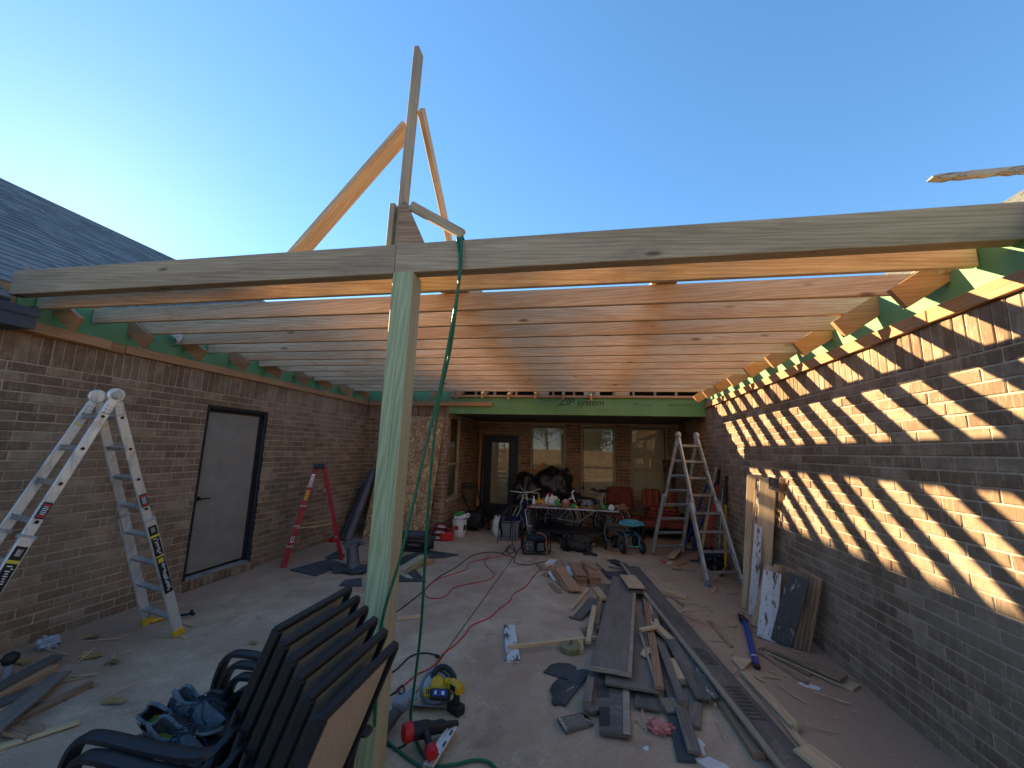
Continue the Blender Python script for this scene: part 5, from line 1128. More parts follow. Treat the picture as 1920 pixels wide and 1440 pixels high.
slab_poly('felt_scrap', 'lower ragged black roofing felt scrap left of the ribbed soffit panel', 'felt', [C_(640, 862), C_(700, 882), C_(790, 895), C_(765, 930), C_(725, 980), C_(685, 1036), C_(655, 1022), C_(610, 1030), C_(595, 1010), C_(605, 980), C_(588, 935), C_(600, 900)], 0.010, 0.008, 'felt', PG)
slab_poly('felt_scrap', 'bluish felt scrap touching the ribbed soffit panel', 'felt', [C_(735, 815), C_(800, 802), C_(838, 808), C_(825, 850), C_(785, 900), C_(690, 878)], 0.014, 0.008, 'shingle_dark', PG)
wide('siding_board', 'dark panel end poking out below the grey brown panel on the right', 'siding', (C_(1130, 900), C_(1288, 910), C_(1288, 1068), C_(1135, 1030)), (0.0, 0.02), 0.018, 'panel')
# T of white board and stick, strap roll, short sticks
fb('painted_board', 'short board with flaking white paint under the end of a stick', 'board', C_(325, 518), C_(352, 742), 0.115, 0.03, 'peel_white', 0.0, 0.0, PG)
fb('stick', 'long thin stick lying across the flaking white board', 'stick', C_(320, 650), C_(882, 592), 0.030, 0.030, 'lumber', 0.032, 0.03, PG)
fb('stick', 'upright looking stick lying beside the widest panel left edge', 'stick', C_(872, 392), C_(832, 622), 0.05, 0.028, 'lumber', 0.05, 0.05, PG)
fb('stick', 'short pale stick left of the grey board with a white edge', 'stick', C_(832, 284), C_(722, 412), 0.042, 0.022, 'lumber', 0.0, 0.0, PG)
fb('painted_board', 'grey board with white painted edge left of the widest panel', 'board', C_(868, 352), C_(748, 472), 0.145, 0.025, 'panel', 0.03, 0.0, PG)
fb('white_board', 'white edge strip lying on the short grey board', 'strip', C_(822, 350), C_(722, 462), 0.035, 0.010, 'palewood', 0.050, 0.026, PG)
fb('wood_block', 'tan wood block resting at the left top of the widest panel', 'block', C_(880, 276), C_(932, 342), 0.09, 0.04, 'lumber', 0.06, 0.05, PG)
wide('siding_board', 'dark panel under the tan wood block and stick', 'siding', (A_(712, 560), A_(890, 570), A_(830, 990), A_(735, 1180)), (0.0, 0.02), 0.02, 'panel_brown')
fb('stick', 'stubby stick below the tan wood block', 'stick', A_(695, 655), A_(690, 715), 0.05, 0.03, 'lumber', 0.03, 0.03, PG)
slab_poly('cardboard_scrap', 'small brown cardboard scrap behind the thin stick', 'scrap', [A_(530, 1062), A_(605, 1055), A_(600, 1140), A_(570, 1150)], 0.0, 0.01, 'oldwood', PG)
fb('wood_block', 'small pale block between the strap roll and the widest panel', 'block', A_(530, 1125), A_(535, 1300), 0.05, 0.045, 'lumber', 0.0, 0.0, PG)
p = G(*A_(418, 1320)); b = MB(); b.lathe(p, [(0.03, 0.0), (0.092, 0.0), (0.095, 0.006), (0.095, 0.048), (0.090, 0.052), (0.03, 0.052)], 28); t = thing('strap_roll', 'round olive strap roll on the slab below the thin stick', 'roll', p); part('roll', b, M['tape'], t, 40)
b = MB(); b.lathe(p+Vector((0, 0, 0.0515)), [(0.028, 0), (0.028, 0.002)], 16); 
for r in (0.05, 0.065, 0.08): b.torus(p+Vector((0, 0, 0.052)), r, 0.0015, (0, 0, 1), 28, 5)
part('core', b, M['oldwood'], t); b = MB(); b.tube([p+Vector((0, 0, 0.052)), p+Vector((0.006, 0, 0.09))], 0.006, 6); part('tail', b, M['blacklab'], t)
# right part of the pile
fb('osb_board', 'orange tan board near the far end of the pale strip', 'board', A_(1060, 465), A_(1165, 605), 0.20, 0.02, 'lumber', 0.13, 0.14, PG)
fb('siding_board', 'dark bent sheet directly under the orange tan board', 'siding', A_(1070, 500), A_(1175, 650), 0.21, 0.03, 'panel', 0.08, 0.08, PG)
fb('stick', 'long orange brown stick right of the widest panel', 'stick', A_(1262, 700), B_(338, 515), 0.065, 0.028, 'redwood', 0.03, 0.085, PG)
fb('stick', 'thin pale stick crossing under the long orange brown stick', 'stick', A_(1205, 1110), B_(318, 520), 0.022, 0.022, 'palewood', 0.07, 0.085, PG)
fb('stick', 'short pale cross stick lying over the orange brown stick', 'stick', A_(1205, 1070), A_(1375, 1040), 0.04, 0.025, 'lumber', 0.10, 0.10, PG)
fb('wood_block', 'tan block slanting away right of the cross stick', 'block', A_(1345, 990), A_(1560, 1190), 0.08, 0.035, 'lumber', 0.06, 0.02, PG)
fb('stick', 'grey stub left of the pale strip', 'stick', A_(1340, 770), A_(1385, 945), 0.05, 0.025, 'greywood', 0.04, 0.05, PG)
fb('moulding_piece', 'dark strip just left of the long pale strip', 'strip', A_(1330, 760), A_(1520, 1075), 0.05, 0.025, 'panel', 0.02, 0.03, PG)
slab_poly('wood_chip', 'round edged wood chip beside the orange brown stick', 'scrap', [B_(125, 155), B_(155, 95), B_(240, 75), B_(250, 115), B_(190, 190)], 0.08, 0.012, 'lumber', PG)
wide('siding_board', 'charcoal panel with a silver edge strip in the middle of the pile', 'siding', (A_(1470, 1180), A_(1625, 1195), B_(905, 640), B_(760, 640)), (0.045, 0.05), 0.022, 'panel')
fb('metal_bar', 'silver grey peeling strip beside the charcoal panel', 'strip', A_(1660, 1185), B_(955, 635), 0.075, 0.018, 'peel_grey', 0.045, 0.05, PG)
fb('wood_block', 'orange tan block left of the charcoal panel', 'block', B_(470, 200), B_(580, 430), 0.10, 0.06, 'lumber', 0.0, 0.0, PG)
wide('siding_board', 'dark panel with broken yellow end left of the tan block', 'siding', (B_(330, 210), B_(400, 215), B_(600, 735), B_(430, 745)), (0.02, 0.02), 0.02, 'panel')
fb('stick', 'grey rough stick crossing above the dark panel with broken end', 'stick', B_(350, 30), B_(595, 670), 0.06, 0.035, 'greywood', 0.05, 0.05, PG)
fb('stick', 'second grey stick parallel to the rough one in the pile', 'stick', B_(380, 60), B_(560, 500), 0.05, 0.03, 'greywood', 0.02, 0.02, PG)
slab_poly('felt_scrap', 'long bent black felt strip at the near end of the pile', 'felt', [B_(400, 770), B_(560, 770), B_(600, 930), B_(755, 1360), B_(540, 1345), B_(455, 950)], 0.006, 0.012, 'shingle_dark', PG)
fb('stick', 'long grey weathered stick on the bent black felt strip', 'stick', B_(580, 760), B_(730, 1240), 0.075, 0.025, 'greywood', 0.03, 0.02, PG)
fb('moulding_piece', 'short dark grey moulding piece on the slab near the pile', 'strip', B_(750, 640), B_(722, 950), 0.085, 0.03, 'greywood', 0.0, 0.0, PG)
fb('wood_splinter', 'broken yellowish splinter under the charcoal panel end', 'strip', B_(930, 655), B_(1005, 715), 0.06, 0.02, 'lumber', 0.0, 0.0, PG, 0.02)
# orange plank pile
OG = 'short orange sheathing planks in the pile by the generator'
pc_ = G(*A_(590, 560)); L0 = 0.52
lay = [(A_(430, 285), A_(540, 430), 0.155), (A_(600, 295), A_(700, 405), 0.155)]
for k in range(7):
    for j in range(2):
        z = 0.02*k; px0 = A_(455+j*150+random.uniform(-8, 8), 440+random.uniform(-6, 6)); px1 = A_(545+j*150+random.uniform(-8, 8), 585+random.uniform(-6, 6))
        a = G(*px0); b = G(*px1); o = board('sheathing_plank', a+Vector((0, 0, z+0.01)), b+Vector((0, 0, z+0.01)), 0.15+random.uniform(-0.01, 0.005), 0.018, M['redwood'], None, (0, 0, 1), '%s orange plank counted from the slab in the %s plank stack' % (('lowest', 'second', 'third', 'fourth', 'fifth', 'sixth', 'topmost')[k], ('left', 'right')[j]), 'plank', OG)
for i, (p0, p1, z0, z1, lab) in enumerate([(A_(300, 385), A_(485, 640), 0.11, 0.03, 'orange plank leaning flat against the left plank stack, uppermost'), (A_(255, 400), A_(435, 640), 0.08, 0.01, 'second orange plank leaning against the left plank stack'), (A_(205, 395), A_(385, 630), 0.055, 0.0, 'grey edged orange plank lowest of those leaning on the stack')]):
    fb('sheathing_plank', lab, 'plank', p0, p1, 0.15-0.03*i, 0.018, 'redwood', z0, z1, OG)
fb('painted_board', 'short pale blue white painted board against the left plank stack', 'board', A_(405, 370), A_(440, 470), 0.10, 0.016, 'peel_white', 0.09, 0.06, OG)
fb('painted_board', 'narrow white painted slat at the left foot of the plank pile', 'board', A_(180, 420), A_(250, 530), 0.06, 0.016, 'peel_white', 0.05, 0.0, OG)
fb('sheathing_plank', 'thin brown plank flat on the slab left of the plank pile', 'plank', A_(195, 560), A_(300, 665), 0.08, 0.012, 'oldwood', 0.0, 0.0, OG)
fb('sheathing_plank', 'short orange plank under the red cord left of the pile', 'plank', A_(60, 345), A_(130, 410), 0.10, 0.016, 'redwood', 0.0, 0.0, OG)
fb('sheathing_plank', 'small orange plank piece at the left end of the pile', 'plank', A_(95, 455), A_(170, 470), 0.08, 0.016, 'redwood', 0.0, 0.0, OG)
fb('sheathing_plank', 'brown plank propping the left plank stack end', 'plank', A_(150, 395), A_(270, 375), 0.05, 0.02, 'oldwood', 0.06, 0.06, OG)
slab_poly('felt_scrap', 'black curled felt behind the right plank stack', 'felt', [A_(700, 330), A_(830, 430), A_(1060, 420), A_(1080, 440), A_(910, 520), A_(830, 480)], 0.02, 0.012, 'felt', PG)
slab_poly('felt_scrap', 'black felt flap near the far end of the long panel', 'felt', [A_(830, 295), A_(930, 290), A_(1060, 350), A_(1010, 370)], 0.03, 0.01, 'felt', PG)
fb('stick', 'dark thin stick near the far end of the pile', 'stick', A_(845, 368), A_(1030, 400), 0.03, 0.02, 'panel', 0.05, 0.05, PG)
# blue handled scraper, boards near the right wall
p = G(1400, 1180); t = thing('blue_scraper', 'blue handled floor scraper with black blade lying before the leaning boards', 'scraper', p)
a = G(1397, 1166, 0.035); b_ = G(1419, 1250, 0.02); b = MB(); b.beam(a, b_, 0.050, 0.034, (0, 0, 1), 0.010); part('handle', b, M['blue'], t)
b = MB(); b.beam(lerp(a, b_, 0.80), lerp(a, b_, 0.84), 0.054, 0.038, (0, 0, 1), 0.010); part('collar', b, M['alu'], t); b = MB(); b.beam(lerp(a, b_, 0.97), lerp(a, b_, 1.02), 0.052, 0.036, (0, 0, 1), 0.010); part('end_cap', b, M['blacklab'], t)
b = MB(); b.prism([G(1383, 1151, 0.02), G(1394, 1156, 0.02), G(1404, 1166, 0.04), G(1398, 1170, 0.04), G(1386, 1164, 0.02)], (0, 0, 0.012)); part('blade', b, M['blacklab'], t)
RG = 'boards lying along the right wall foot'
fb('floor_board', 'upper long tan board lying at the right wall foot', 'board', (1437, 1209), (1582, 1270), 0.14, 0.02, 'oldwood', 0.05, 0.045, RG)
fb('floor_board', 'lower tan board under the long one at the right wall foot', 'board', (1440, 1216), (1606, 1288), 0.14, 0.02, 'lumber', 0.022, 0.0, RG)
fb('stick', 'thin weathered stick nearest the blue scraper on the floor', 'stick', (1424, 1219), (1514, 1277), 0.04, 0.03, 'oldwood', 0.0, 0.0, RG)
fb('stick', 'thin brown stick between the scraper and the long floor boards', 'stick', (1424, 1214), (1518, 1263), 0.04, 0.022, 'oldwood', 0.0, 0.0, RG)
# ------------------------------------------------------------------ boards leaning on the right wall
def lean(name, label, pb, top, wd, t, mat, up, group):
    a = G(*pb, 0.0); m = M[mat] if isinstance(mat, str) else mat; return board(name, a+Vector((0, 0, 0.004)), Vector(top), wd, t, m, None, up, label, 'board', group)
TG = 'tall boards leaning on the right wall'
T8 = lambda x, y, xx: PX(1340+x/3.428, 860+y/3.428, xx)
P8 = lambda x, y: (1340+x/3.428, 860+y/3.428)
face = (-0.55, -0.83, 0.25)
lean('leaning_board', 'tall pale board leaning on the right wall, farthest of its group', P8(222, 975), T8(256, 102, 2.03), 0.16, 0.02, 'lumber', face, TG)
lean('leaning_board', 'narrow white edged tall board second in the leaning group', P8(222, 985), T8(286, 130, 2.02), 0.07, 0.02, 'redwood', face, TG)
lean('leaning_board', 'white painted tall board standing in the leaning group', P8(244, 1012), T8(303, 150, 2.00), 0.085, 0.02, 'peel_white', face, TG)
lean('leaning_board', 'tall bright yellow pine board with knots, widest of the group', P8(300, 985), T8(343, 125, 2.01), 0.165, 0.022, 'lumber', face, TG)
lean('leaning_board', 'tall grey board with a tan face behind the yellow pine one', P8(375, 930), T8(397, 128, 2.06), 0.15, 0.02, 'peel_grey', face, TG)
lean('leaning_board', 'tall thin reddish board at the near edge of the group', P8(400, 900), T8(437, 125, 2.07), 0.05, 0.022, 'redwood', face, TG)
SG = 'short boards leaning on the right wall'
fc = (-0.45, -0.86, 0.3)
lean('leaning_board', 'short bare tan board at the back of the short leaning stack', P8(290, 1095), T8(378, 695, 1.98), 0.16, 0.02, 'lumber', fc, SG)
lean('leaning_board', 'short board covered with peeling white paint in front of the stack', P8(333, 1167), T8(372, 728, 1.86), 0.16, 0.022, 'peel_white', fc, SG)
lean('leaning_board', 'short reddish board between the white and the grey one', P8(405, 1100), T8(475, 700, 2.02), 0.15, 0.02, 'redwood', fc, SG)
lean('leaning_board', 'short grey painted board with flaking patches, front of the stack', P8(425, 1195), T8(540, 752, 1.89), 0.17, 0.022, 'peel_grey', fc, SG)
for k, (x0, x1) in enumerate(((488, 570), (515, 597), (545, 625), (572, 652))):
    lean('leaning_board', ('first', 'second', 'third', 'last')[k]+' brown short board seen on edge right of the grey painted one', P8(x0, 1205+k*7), T8(x1, 722+k*10, 1.99+0.02*k), 0.14, 0.018, 'oldwood', (-0.93, -0.30, 0.2), SG)
# ------------------------------------------------------------------ scraps at the left front
Q_ = lambda x, y: (x/6, 1180+y/6)
WG = 'wood scraps on the slab at the left'
fb('dark_board', 'dark metal strip uppermost of the left scraps', 'strip', Q_(-120, 690), Q_(640, 285), 0.085, 0.03, 'panel', 0.03, 0.03, WG)
fb('split_board', 'split orange brown stick below the dark strip', 'stick', Q_(-120, 770), Q_(645, 385), 0.075, 0.035, 'redwood', 0.0, 0.0, WG, 0.03)
fb('grey_board', 'wide flat grey brown board crossing the left scraps', 'board', Q_(-140, 1150), Q_(690, 470), 0.12, 0.018, 'greywood', 0.07, 0.045, WG)
fb('brown_stick', 'round orange brown stick under the wide grey board', 'stick', Q_(150, 1010), Q_(1030, 580), 0.045, 0.035, 'oldwood', 0.0, 0.0, WG)
fb('pale_stick', 'pale stick nearest the camera among the left scraps', 'stick', Q_(-140, 1350), Q_(905, 1010), 0.040, 0.022, 'lumber', 0.0, 0.01, WG)
fb('split_board', 'brown split board lying on the pale stick', 'board', Q_(130, 1080), Q_(420, 1150), 0.10, 0.02, 'oldwood', 0.02, 0.02, WG, 0.03)
fb('dark_board', 'dark strip piece under the brown stick', 'strip', Q_(380, 850), Q_(760, 770), 0.04, 0.012, 'panel', 0.0, 0.0, WG, 0.02)
fb('grey_board', 'dark grey board below the wide grey board', 'board', Q_(-100, 860), Q_(420, 640), 0.12, 0.014, 'panel', 0.0, 0.0, WG)
p = G(*Q_(70, 560)); t = thing('caulk_tube', 'grey nozzle tube with a dark cap standing at the left edge', 'tube', p); b = MB(); b.lathe(p, [(0.028, 0), (0.026, 0.09), (0.02, 0.10)], 14); part('body', b, M['greyplastic'], t, 40); b = MB(); b.blob(p+Vector((0, 0, 0.135)), (0.045, 0.045, 0.045), 0.25, 3, 3, 2); part('cap', b, M['blackplastic'], t, 60)
p = G(*Q_(530, 215)); b = MB(); b.blob(p+Vector((0, 0, 0.045)), (0.075, 0.06, 0.05), 0.5, 3.2, 4, 5); solo('plastic_cup', b, M['clear'], 'crushed clear plastic cup by the left wall foot', 'cup', p, None, 60)
fb('metal_plate', 'small flat metal ruler beside the yellow ladder foot', 'ruler', (352, 1195), (404, 1186), 0.035, 0.004, 'greyboard' if False else 'palewood', 0.0, 0.0)
p = G(320, 1158); t = thing('hammer', 'yellow handled black hammer lying behind the folding ladder foot', 'hammer', p); b = MB(); b.tube([G(285, 1165, 0.02), G(312, 1157, 0.02)], [0.018, 0.015], 10); part('grip', b, M['yellow'], t, 50); b = MB(); b.tube([G(312, 1157, 0.02), G(358, 1151, 0.025)], 0.011, 8); b.beam(G(357, 1146, 0.06), G(364, 1153, 0.03), 0.03, 0.03, (0, 0, 1), 0.006); b.tube([G(357, 1146, 0.06), G(362, 1143, 0.07)], [0.014, 0.006], 8); part('head', b, M['black'], t, 40)
# leaves and litter
def leaf(px, py, s, ang, lab):
    c = G(px, py, 0.004); b = MB(); rr = random.Random(int(px*7+py)); n = 11; pts = []
    for k in range(n):
        a = 2*math.pi*k/n; r = s*(1 if k % 2 == 0 else 0.62)*(0.5+0.5*abs(math.cos(a)))*rr.uniform(0.8, 1.15); pts.append(c+Vector((math.cos(a+ang)*r, math.sin(a+ang)*r, 0.004+rr.uniform(0, 0.02))))
    b.add([c+Vector((0, 0, 0.012))]+pts, [(0, i+1, (i+1) % n+1) for i in range(n)]); solo('dry_leaf', b, M['leaf'], lab, 'leaf', c, 'dry leaves on the slab')
for px, py, s, an, lab in ((212, 1316, 0.085, 0.3, 'largest curled dry leaf on the slab left of the shoes'), (170, 1196, 0.075, 0.4, 'dry leaf nearest the left wall foot'), (210, 1244, 0.07, 0.2, 'dry leaf on the slab above the largest leaf'), (170, 1232, 0.09, 0.4, 'long dry leaf left of the upper slab leaf'), (40, 1243, 0.09, 0.2, 'dry leaf beside the grey nozzle tube'), (168, 1288, 0.05, 0.5, 'small dry leaf at the brown stick tip'), (473, 1207, 0.05, 0.1, 'small tan leaf on the slab left of the chair backs'), (414, 1247, 0.04, 0, 'small grey leaf near the folding ladder')): leaf(px, py, s, an, lab)
lit = MB(); rr = random.Random(8)
for k in range(420):
    if k < 150: c = Vector((rr.gauss(0.9, 0.7), rr.uniform(2.6, 7.2), 0))
    elif k < 260: c = Vector((rr.uniform(-4.5, 2.0), rr.uniform(2.2, 8), 0))
    elif k < 330: c = Vector((XL+abs(rr.gauss(0.05, 0.18)), rr.uniform(2.2, 7.8), 0))
    else: c = Vector((XR-abs(rr.gauss(0.1, 0.25)), rr.uniform(2.6, 8), 0))
    s = rr.uniform(0.004, 0.016); e = rr.uniform(0.25, 1); a = rr.uniform(0, 3.14); u = Vector((math.cos(a), math.sin(a), 0))*s; v = Vector((-math.sin(a), math.cos(a), 0))*s*e
    z = Vector((0, 0, rr.uniform(0.002, 0.006))); lit.prism([c-u-v*0.6, c+u-v, c+u*0.7+v, c-u*0.8+v*0.7], z)
tag(solo('floor_litter', lit, M['straw'], 'wood chips and flakes scattered over the concrete slab', 'litter', (0, 4, 0)), kind='stuff')
def crumple(name, label, cat, px, py, s, mat, seed, z=0.0, flat=0.5):
    p = G(px, py, z); b = MB(); b.blob(p+Vector((0, 0, s*flat*0.55)), (s, s*0.8, s*flat*0.6), 0.75, 3.5, 3, seed); return solo(name, b, M[mat], label, cat, p, None, None)
crumple('wrapper', 'crumpled pink and white wrapper on the slab below the pile', 'wrapper', *B_(335, 1020), 0.075, 'pink', 3)
slab_poly('paper_scrap', 'small white paper triangle near the pink wrapper', 'paper', [B_(150, 1205), B_(215, 1185), B_(215, 1235), B_(180, 1240)], 0.0, 0.004, 'paper')
slab_poly('paper_scrap', 'larger torn white paper at the near end of the pile', 'paper', [B_(700, 1320), B_(830, 1330), B_(890, 1310), B_(1090, 1400), B_(1140, 1450), B_(900, 1450)], 0.0, 0.006, 'paper')
slab_poly('paper_scrap', 'ragged paper strip beside the grey weathered stick', 'paper', [B_(760, 1100), B_(800, 1110), B_(860, 1185), B_(830, 1200), B_(860, 1290), B_(820, 1290)], 0.0, 0.006, 'paper')
slab_poly('paper_scrap', 'thin white paper strip by the thin sticks at the right wall', 'paper', [(1495, 1280), (1512, 1278), (1540, 1290), (1535, 1294), (1510, 1287)], 0.0, 0.004, 'paper')
slab_poly('rag', 'pink and white rag on the slab right of the generator', 'rag', [A_(130, 330), A_(190, 285), A_(255, 300), A_(240, 330), A_(140, 345)], 0.0, 0.03, 'paper')

sp = MB(); rr = random.Random(21)
for k in range(150):
    if k < 100: c = Vector((rr.gauss(0.85, 0.45), rr.uniform(3.0, 7.0), 0))
    elif k < 125: c = Vector((rr.gauss(-3.9, 0.4), rr.uniform(2.2, 4.0), 0))
    else: c = Vector((rr.gauss(1.7, 0.3), rr.uniform(3.4, 7.6), 0))
    a = rr.uniform(0, 3.14); L = rr.uniform(0.02, 0.13); z = rr.uniform(0.004, 0.014); d = Vector((math.cos(a), math.sin(a), rr.uniform(-0.05, 0.1)))*L; sp.beam(c-d+Vector((0, 0, z+abs(d.z))), c+d+Vector((0, 0, z+abs(d.z))), rr.uniform(0.004, 0.014), rr.uniform(0.003, 0.007))
tag(solo('wood_splinters', sp, M['lumber'], 'thin wood splinters strewn around the board pile and walls', 'splinters', (0.8, 4, 0)), kind='stuff')

wide('siding_board', 'dark wide board lying under the sticks in the middle of the pile', 'siding', (A_(1235, 690), A_(1345, 700), B_(330, 230), B_(110, 300)), (0.0, 0.0), 0.018, 'panel_brown')
wide('siding_board', 'dark board half covered by the charcoal panel and pale strip', 'siding', (A_(1360, 800), A_(1440, 800), B_(640, 470), B_(470, 520)), (0.0, 0.0), 0.018, 'panel')
fb('stick', 'brown stick poking out left below the widest panel', 'stick', A_(760, 620), A_(715, 1010), 0.06, 0.03, 'oldwood', 0.022, 0.022, PG)
fb('stick', 'tan splintered stick between the orange brown stick and grey stub', 'stick', A_(1300, 720), A_(1420, 1090), 0.045, 0.025, 'lumber', 0.05, 0.03, PG, 0.03)
fb('stick', 'short brown stick near the pale offcut right of the long panel', 'stick', A_(1560, 700), A_(1690, 800), 0.04, 0.025, 'oldwood', 0.0, 0.0, PG, 0.02)
fb('stick', 'brown lath lying flat between the long panel and the blue scraper', 'stick', (1330, 1165), (1372, 1212), 0.035, 0.012, 'oldwood', 0.0, 0.0, PG, 0.03)
fb('wood_block', 'dark short board overlapping the bent black felt strip', 'block', B_(420, 640), B_(520, 800), 0.12, 0.02, 'greywood', 0.045, 0.02, PG)
fb('sheathing_plank', 'orange plank lying askew in front of the right plank stack', 'plank', A_(640, 560), A_(760, 620), 0.12, 0.018, 'redwood', 0.0, 0.0, OG)
fb('sheathing_plank', 'split orange plank lying on the top of the right plank stack', 'plank', A_(560, 310), A_(735, 395), 0.11, 0.018, 'redwood', 0.145, 0.145, OG, 0.02)
lean('leaning_board', 'reddish narrow short board behind the grey painted one', P8(470, 1150), T8(505, 715, 2.03), 0.10, 0.02, 'redwood', fc, SG)
lean('leaning_board', 'tan short board between the back board and the reddish one', P8(350, 1100), T8(430, 692, 2.01), 0.14, 0.02, 'lumber', fc, SG)
lean('leaning_board', 'pale thin tall lath beside the yellow pine board', P8(290, 1000), T8(316, 130, 2.03), 0.045, 0.02, 'palewood', face, TG)
# ------------------------------------------------------------------ things by the left wall and the strand board
b = MB(); bl, br, tl, tr_ = G(667, 1013, 0), G(808, 1009, 0), Vector((-4.16, YH-0.045, 2.385)), Vector((-2.93, YH-0.045, 2.385))
bl = Vector((-4.26, 7.52, 0)); br = Vector((-3.03, 7.72, 0))
m_ = Matrix.Identity(3)
n_ = (br-bl).cross(tl-bl).normalized(); b.prism([bl, br, tr_, tl], -n_*0.014); solo('strand_board', b, M['osb'], 'tan oriented strand board sheet leaning on the rear brick wall', 'board', (bl+br)/2)
# dark rolls leaning next to it
t = thing('gutter_pipe', 'grey metal pipe leaning in the corner by the strand board', 'pipe', G(652, 1012)); p = Vector((-4.42, 7.28, 0.0)); b = MB(); b.tube([p, Vector((-4.36, 7.93, 1.22))], 0.085, 18); part('tube', b, M['flash'], t, 40); b = MB(); b.tube([p+Vector((-0.10, 0.0, 0)), Vector((-4.50, 7.93, 1.0))], 0.06, 14); part('inner_tube', b, M['darkgrey'], t, 40)
# shingles and roof jack on the floor
SGp = 'loose roofing pieces on the slab behind the post'
Z5 = lambda x, y: (540+x/6, 940+y/6)
slab_poly('roof_shingle', 'dark shingle sheet with tabs left of the roof vent pipe', 'shingle', [Z5(25, 762), Z5(470, 645), Z5(640, 700), Z5(310, 830)], 0.0, 0.02, 'shingle_dark', SGp)
e = MB()
for k in range(1, 4): e.beam(G(*Z5(25+k*112, 762-k*30), 0.0205), G(*Z5(310+k*83, 830-k*33), 0.0205), 0.006, 0.003)
so = bpy.data.objects['roof_shingle']; o2 = part('tab_slots', e, M['blacklab'], None); o2.parent = so; o2.matrix_parent_inverse = Matrix.Translation(-so.location)
slab_poly('roof_shingle', 'shingle flap behind the red ladder rear foot', 'shingle', [Z5(420, 630), Z5(560, 550), Z5(640, 600), Z5(600, 640)], 0.0, 0.02, 'shingle_dark', SGp)
slab_poly('roof_shingle', 'shingle piece at the foot of the strand board', 'shingle', [Z5(620, 455), Z5(700, 440), Z5(850, 450), Z5(780, 500), Z5(680, 510)], 0.0, 0.03, 'shingle_dark', SGp)
slab_poly('roof_shingle', 'black felt sheet in front of the roof vent pipe', 'shingle', [Z5(570, 945), Z5(640, 880), Z5(830, 860), Z5(830, 950)], 0.0, 0.012, 'shingle_dark', SGp)
slab_poly('roof_shingle', 'large black felt sheet behind the post on the right', 'shingle', [Z5(1160, 690), Z5(1340, 600), Z5(1560, 545), Z5(1920, 595), Z5(1760, 632), Z5(1500, 640), Z5(1250, 760)], 0.0, 0.012, 'felt', SGp)
slab_poly('roof_shingle', 'triangular black felt sheet under the pale timber offcut', 'shingle', [Z5(1150, 860), Z5(1420, 745), Z5(1555, 900), Z5(1160, 900)], 0.0, 0.012, 'felt', SGp)
fb('timber_offcut', 'pale green tinged timber offcut resting on black felt behind the post', 'offcut', Z5(1265, 760), Z5(1530, 600), 0.13, 0.085, 'treated_side', 0.015, 0.015, SGp)
fb('wood_block', 'orange wood block behind the pale timber offcut', 'block', Z5(1500, 690), Z5(1610, 645), 0.12, 0.05, 'fir', 0.0, 0.0, SGp)
slab_poly('foil_scrap', 'silver foil scrap on the triangular black felt', 'foil', [Z5(1260, 815), Z5(1340, 812), Z5(1410, 865), Z5(1330, 855)], 0.013, 0.008, 'alu', SGp)
fb('dowel', 'short brown stick on the slab right of the post', 'stick', (745, 1158), (788, 1152), 0.05, 0.025, 'lumber', 0.0, 0.0)
p = G(*Z5(735, 775)); t = thing('vent_pipe', 'grey roof vent pipe with flared crumpled base and square cap', 'vent', p)
b = MB(); b.lathe(p, [(0.11, 0.03), (0.085, 0.12), (0.078, 0.33)], 20, (-0.18, 0.05, 1)); part('pipe', b, M['flash'], t, 50)
b = MB(); b.blob(p+Vector((0, 0, 0.02)), (0.26, 0.20, 0.045), 0.5, 2.2, 4, 6, None); part('base_flashing', b, M['darkgrey'], t, 50)
b = MB(); c = p+Vector((-0.075, 0.02, 0.36)); b.box(c, (0.17, 0.17, 0.10), Matrix.Rotation(R(25), 3, 'Z') @ Matrix.Rotation(R(-20), 3, 'Y'), 0.008); b.box(c+Vector((0.11, 0.03, 0.02)), (0.17, 0.16, 0.012), Matrix.Rotation(R(25), 3, 'Z') @ Matrix.Rotation(R(30), 3, 'Y'), 0.003); part('cap', b, M['flash'], t)
b = MB(); b.blob(G(*Z5(500, 455))+Vector((0, 0, 0.03)), (0.10, 0.05, 0.04), 0.4, 3, 3, 2); solo('red_rag', b, M['red'], 'small red tool pouch on the floor behind the red ladder', 'pouch', G(*Z5(500, 455)), None, 50)
# roll of felt and crate behind the post
p = G(770, 1030); t = thing('tool_crate', 'black crate with folded grey felt on top behind the post', 'crate', p)
b = MB()
for z in (0.03, 0.09, 0.15): 
    b.box((p.x, p.y-0.17, z), (0.66, 0.02, 0.035), None, 0.005); b.box((p.x, p.y+0.17, z), (0.66, 0.02, 0.035), None, 0.005); b.box((p.x-0.33, p.y, z), (0.02, 0.34, 0.035), None, 0.005); b.box((p.x+0.33, p.y, z), (0.02, 0.34, 0.035), None, 0.005)
for sx in (-1, 1):
    for sy in (-1, 1): b.box((p.x+sx*0.33, p.y+sy*0.17, 0.09), (0.035, 0.035, 0.18), None, 0.005)
b.box((p.x, p.y, 0.012), (0.64, 0.33, 0.02)); part('crate', b, M['blackplastic'], t)
b = MB(); c = p+Vector((0.05, 0.02, 0.235)); b.box(c, (0.46, 0.28, 0.12), Matrix.Rotation(R(6), 3, 'Z'), 0.05); solo('felt_roll', b, M['shingle_dark'], 'folded grey roofing felt roll on the black crate', 'felt', c, None, 50)
b = MB(); b.prism([c+Vector((-0.38, -0.1, -0.06)), c+Vector((-0.22, -0.12, 0.02)), c+Vector((-0.36, -0.05, 0.07))], (0.02, 0.16, 0.01)); solo('felt_flap', b, M['felt'], 'bent stiff black felt piece left of the folded roll', 'felt', c)
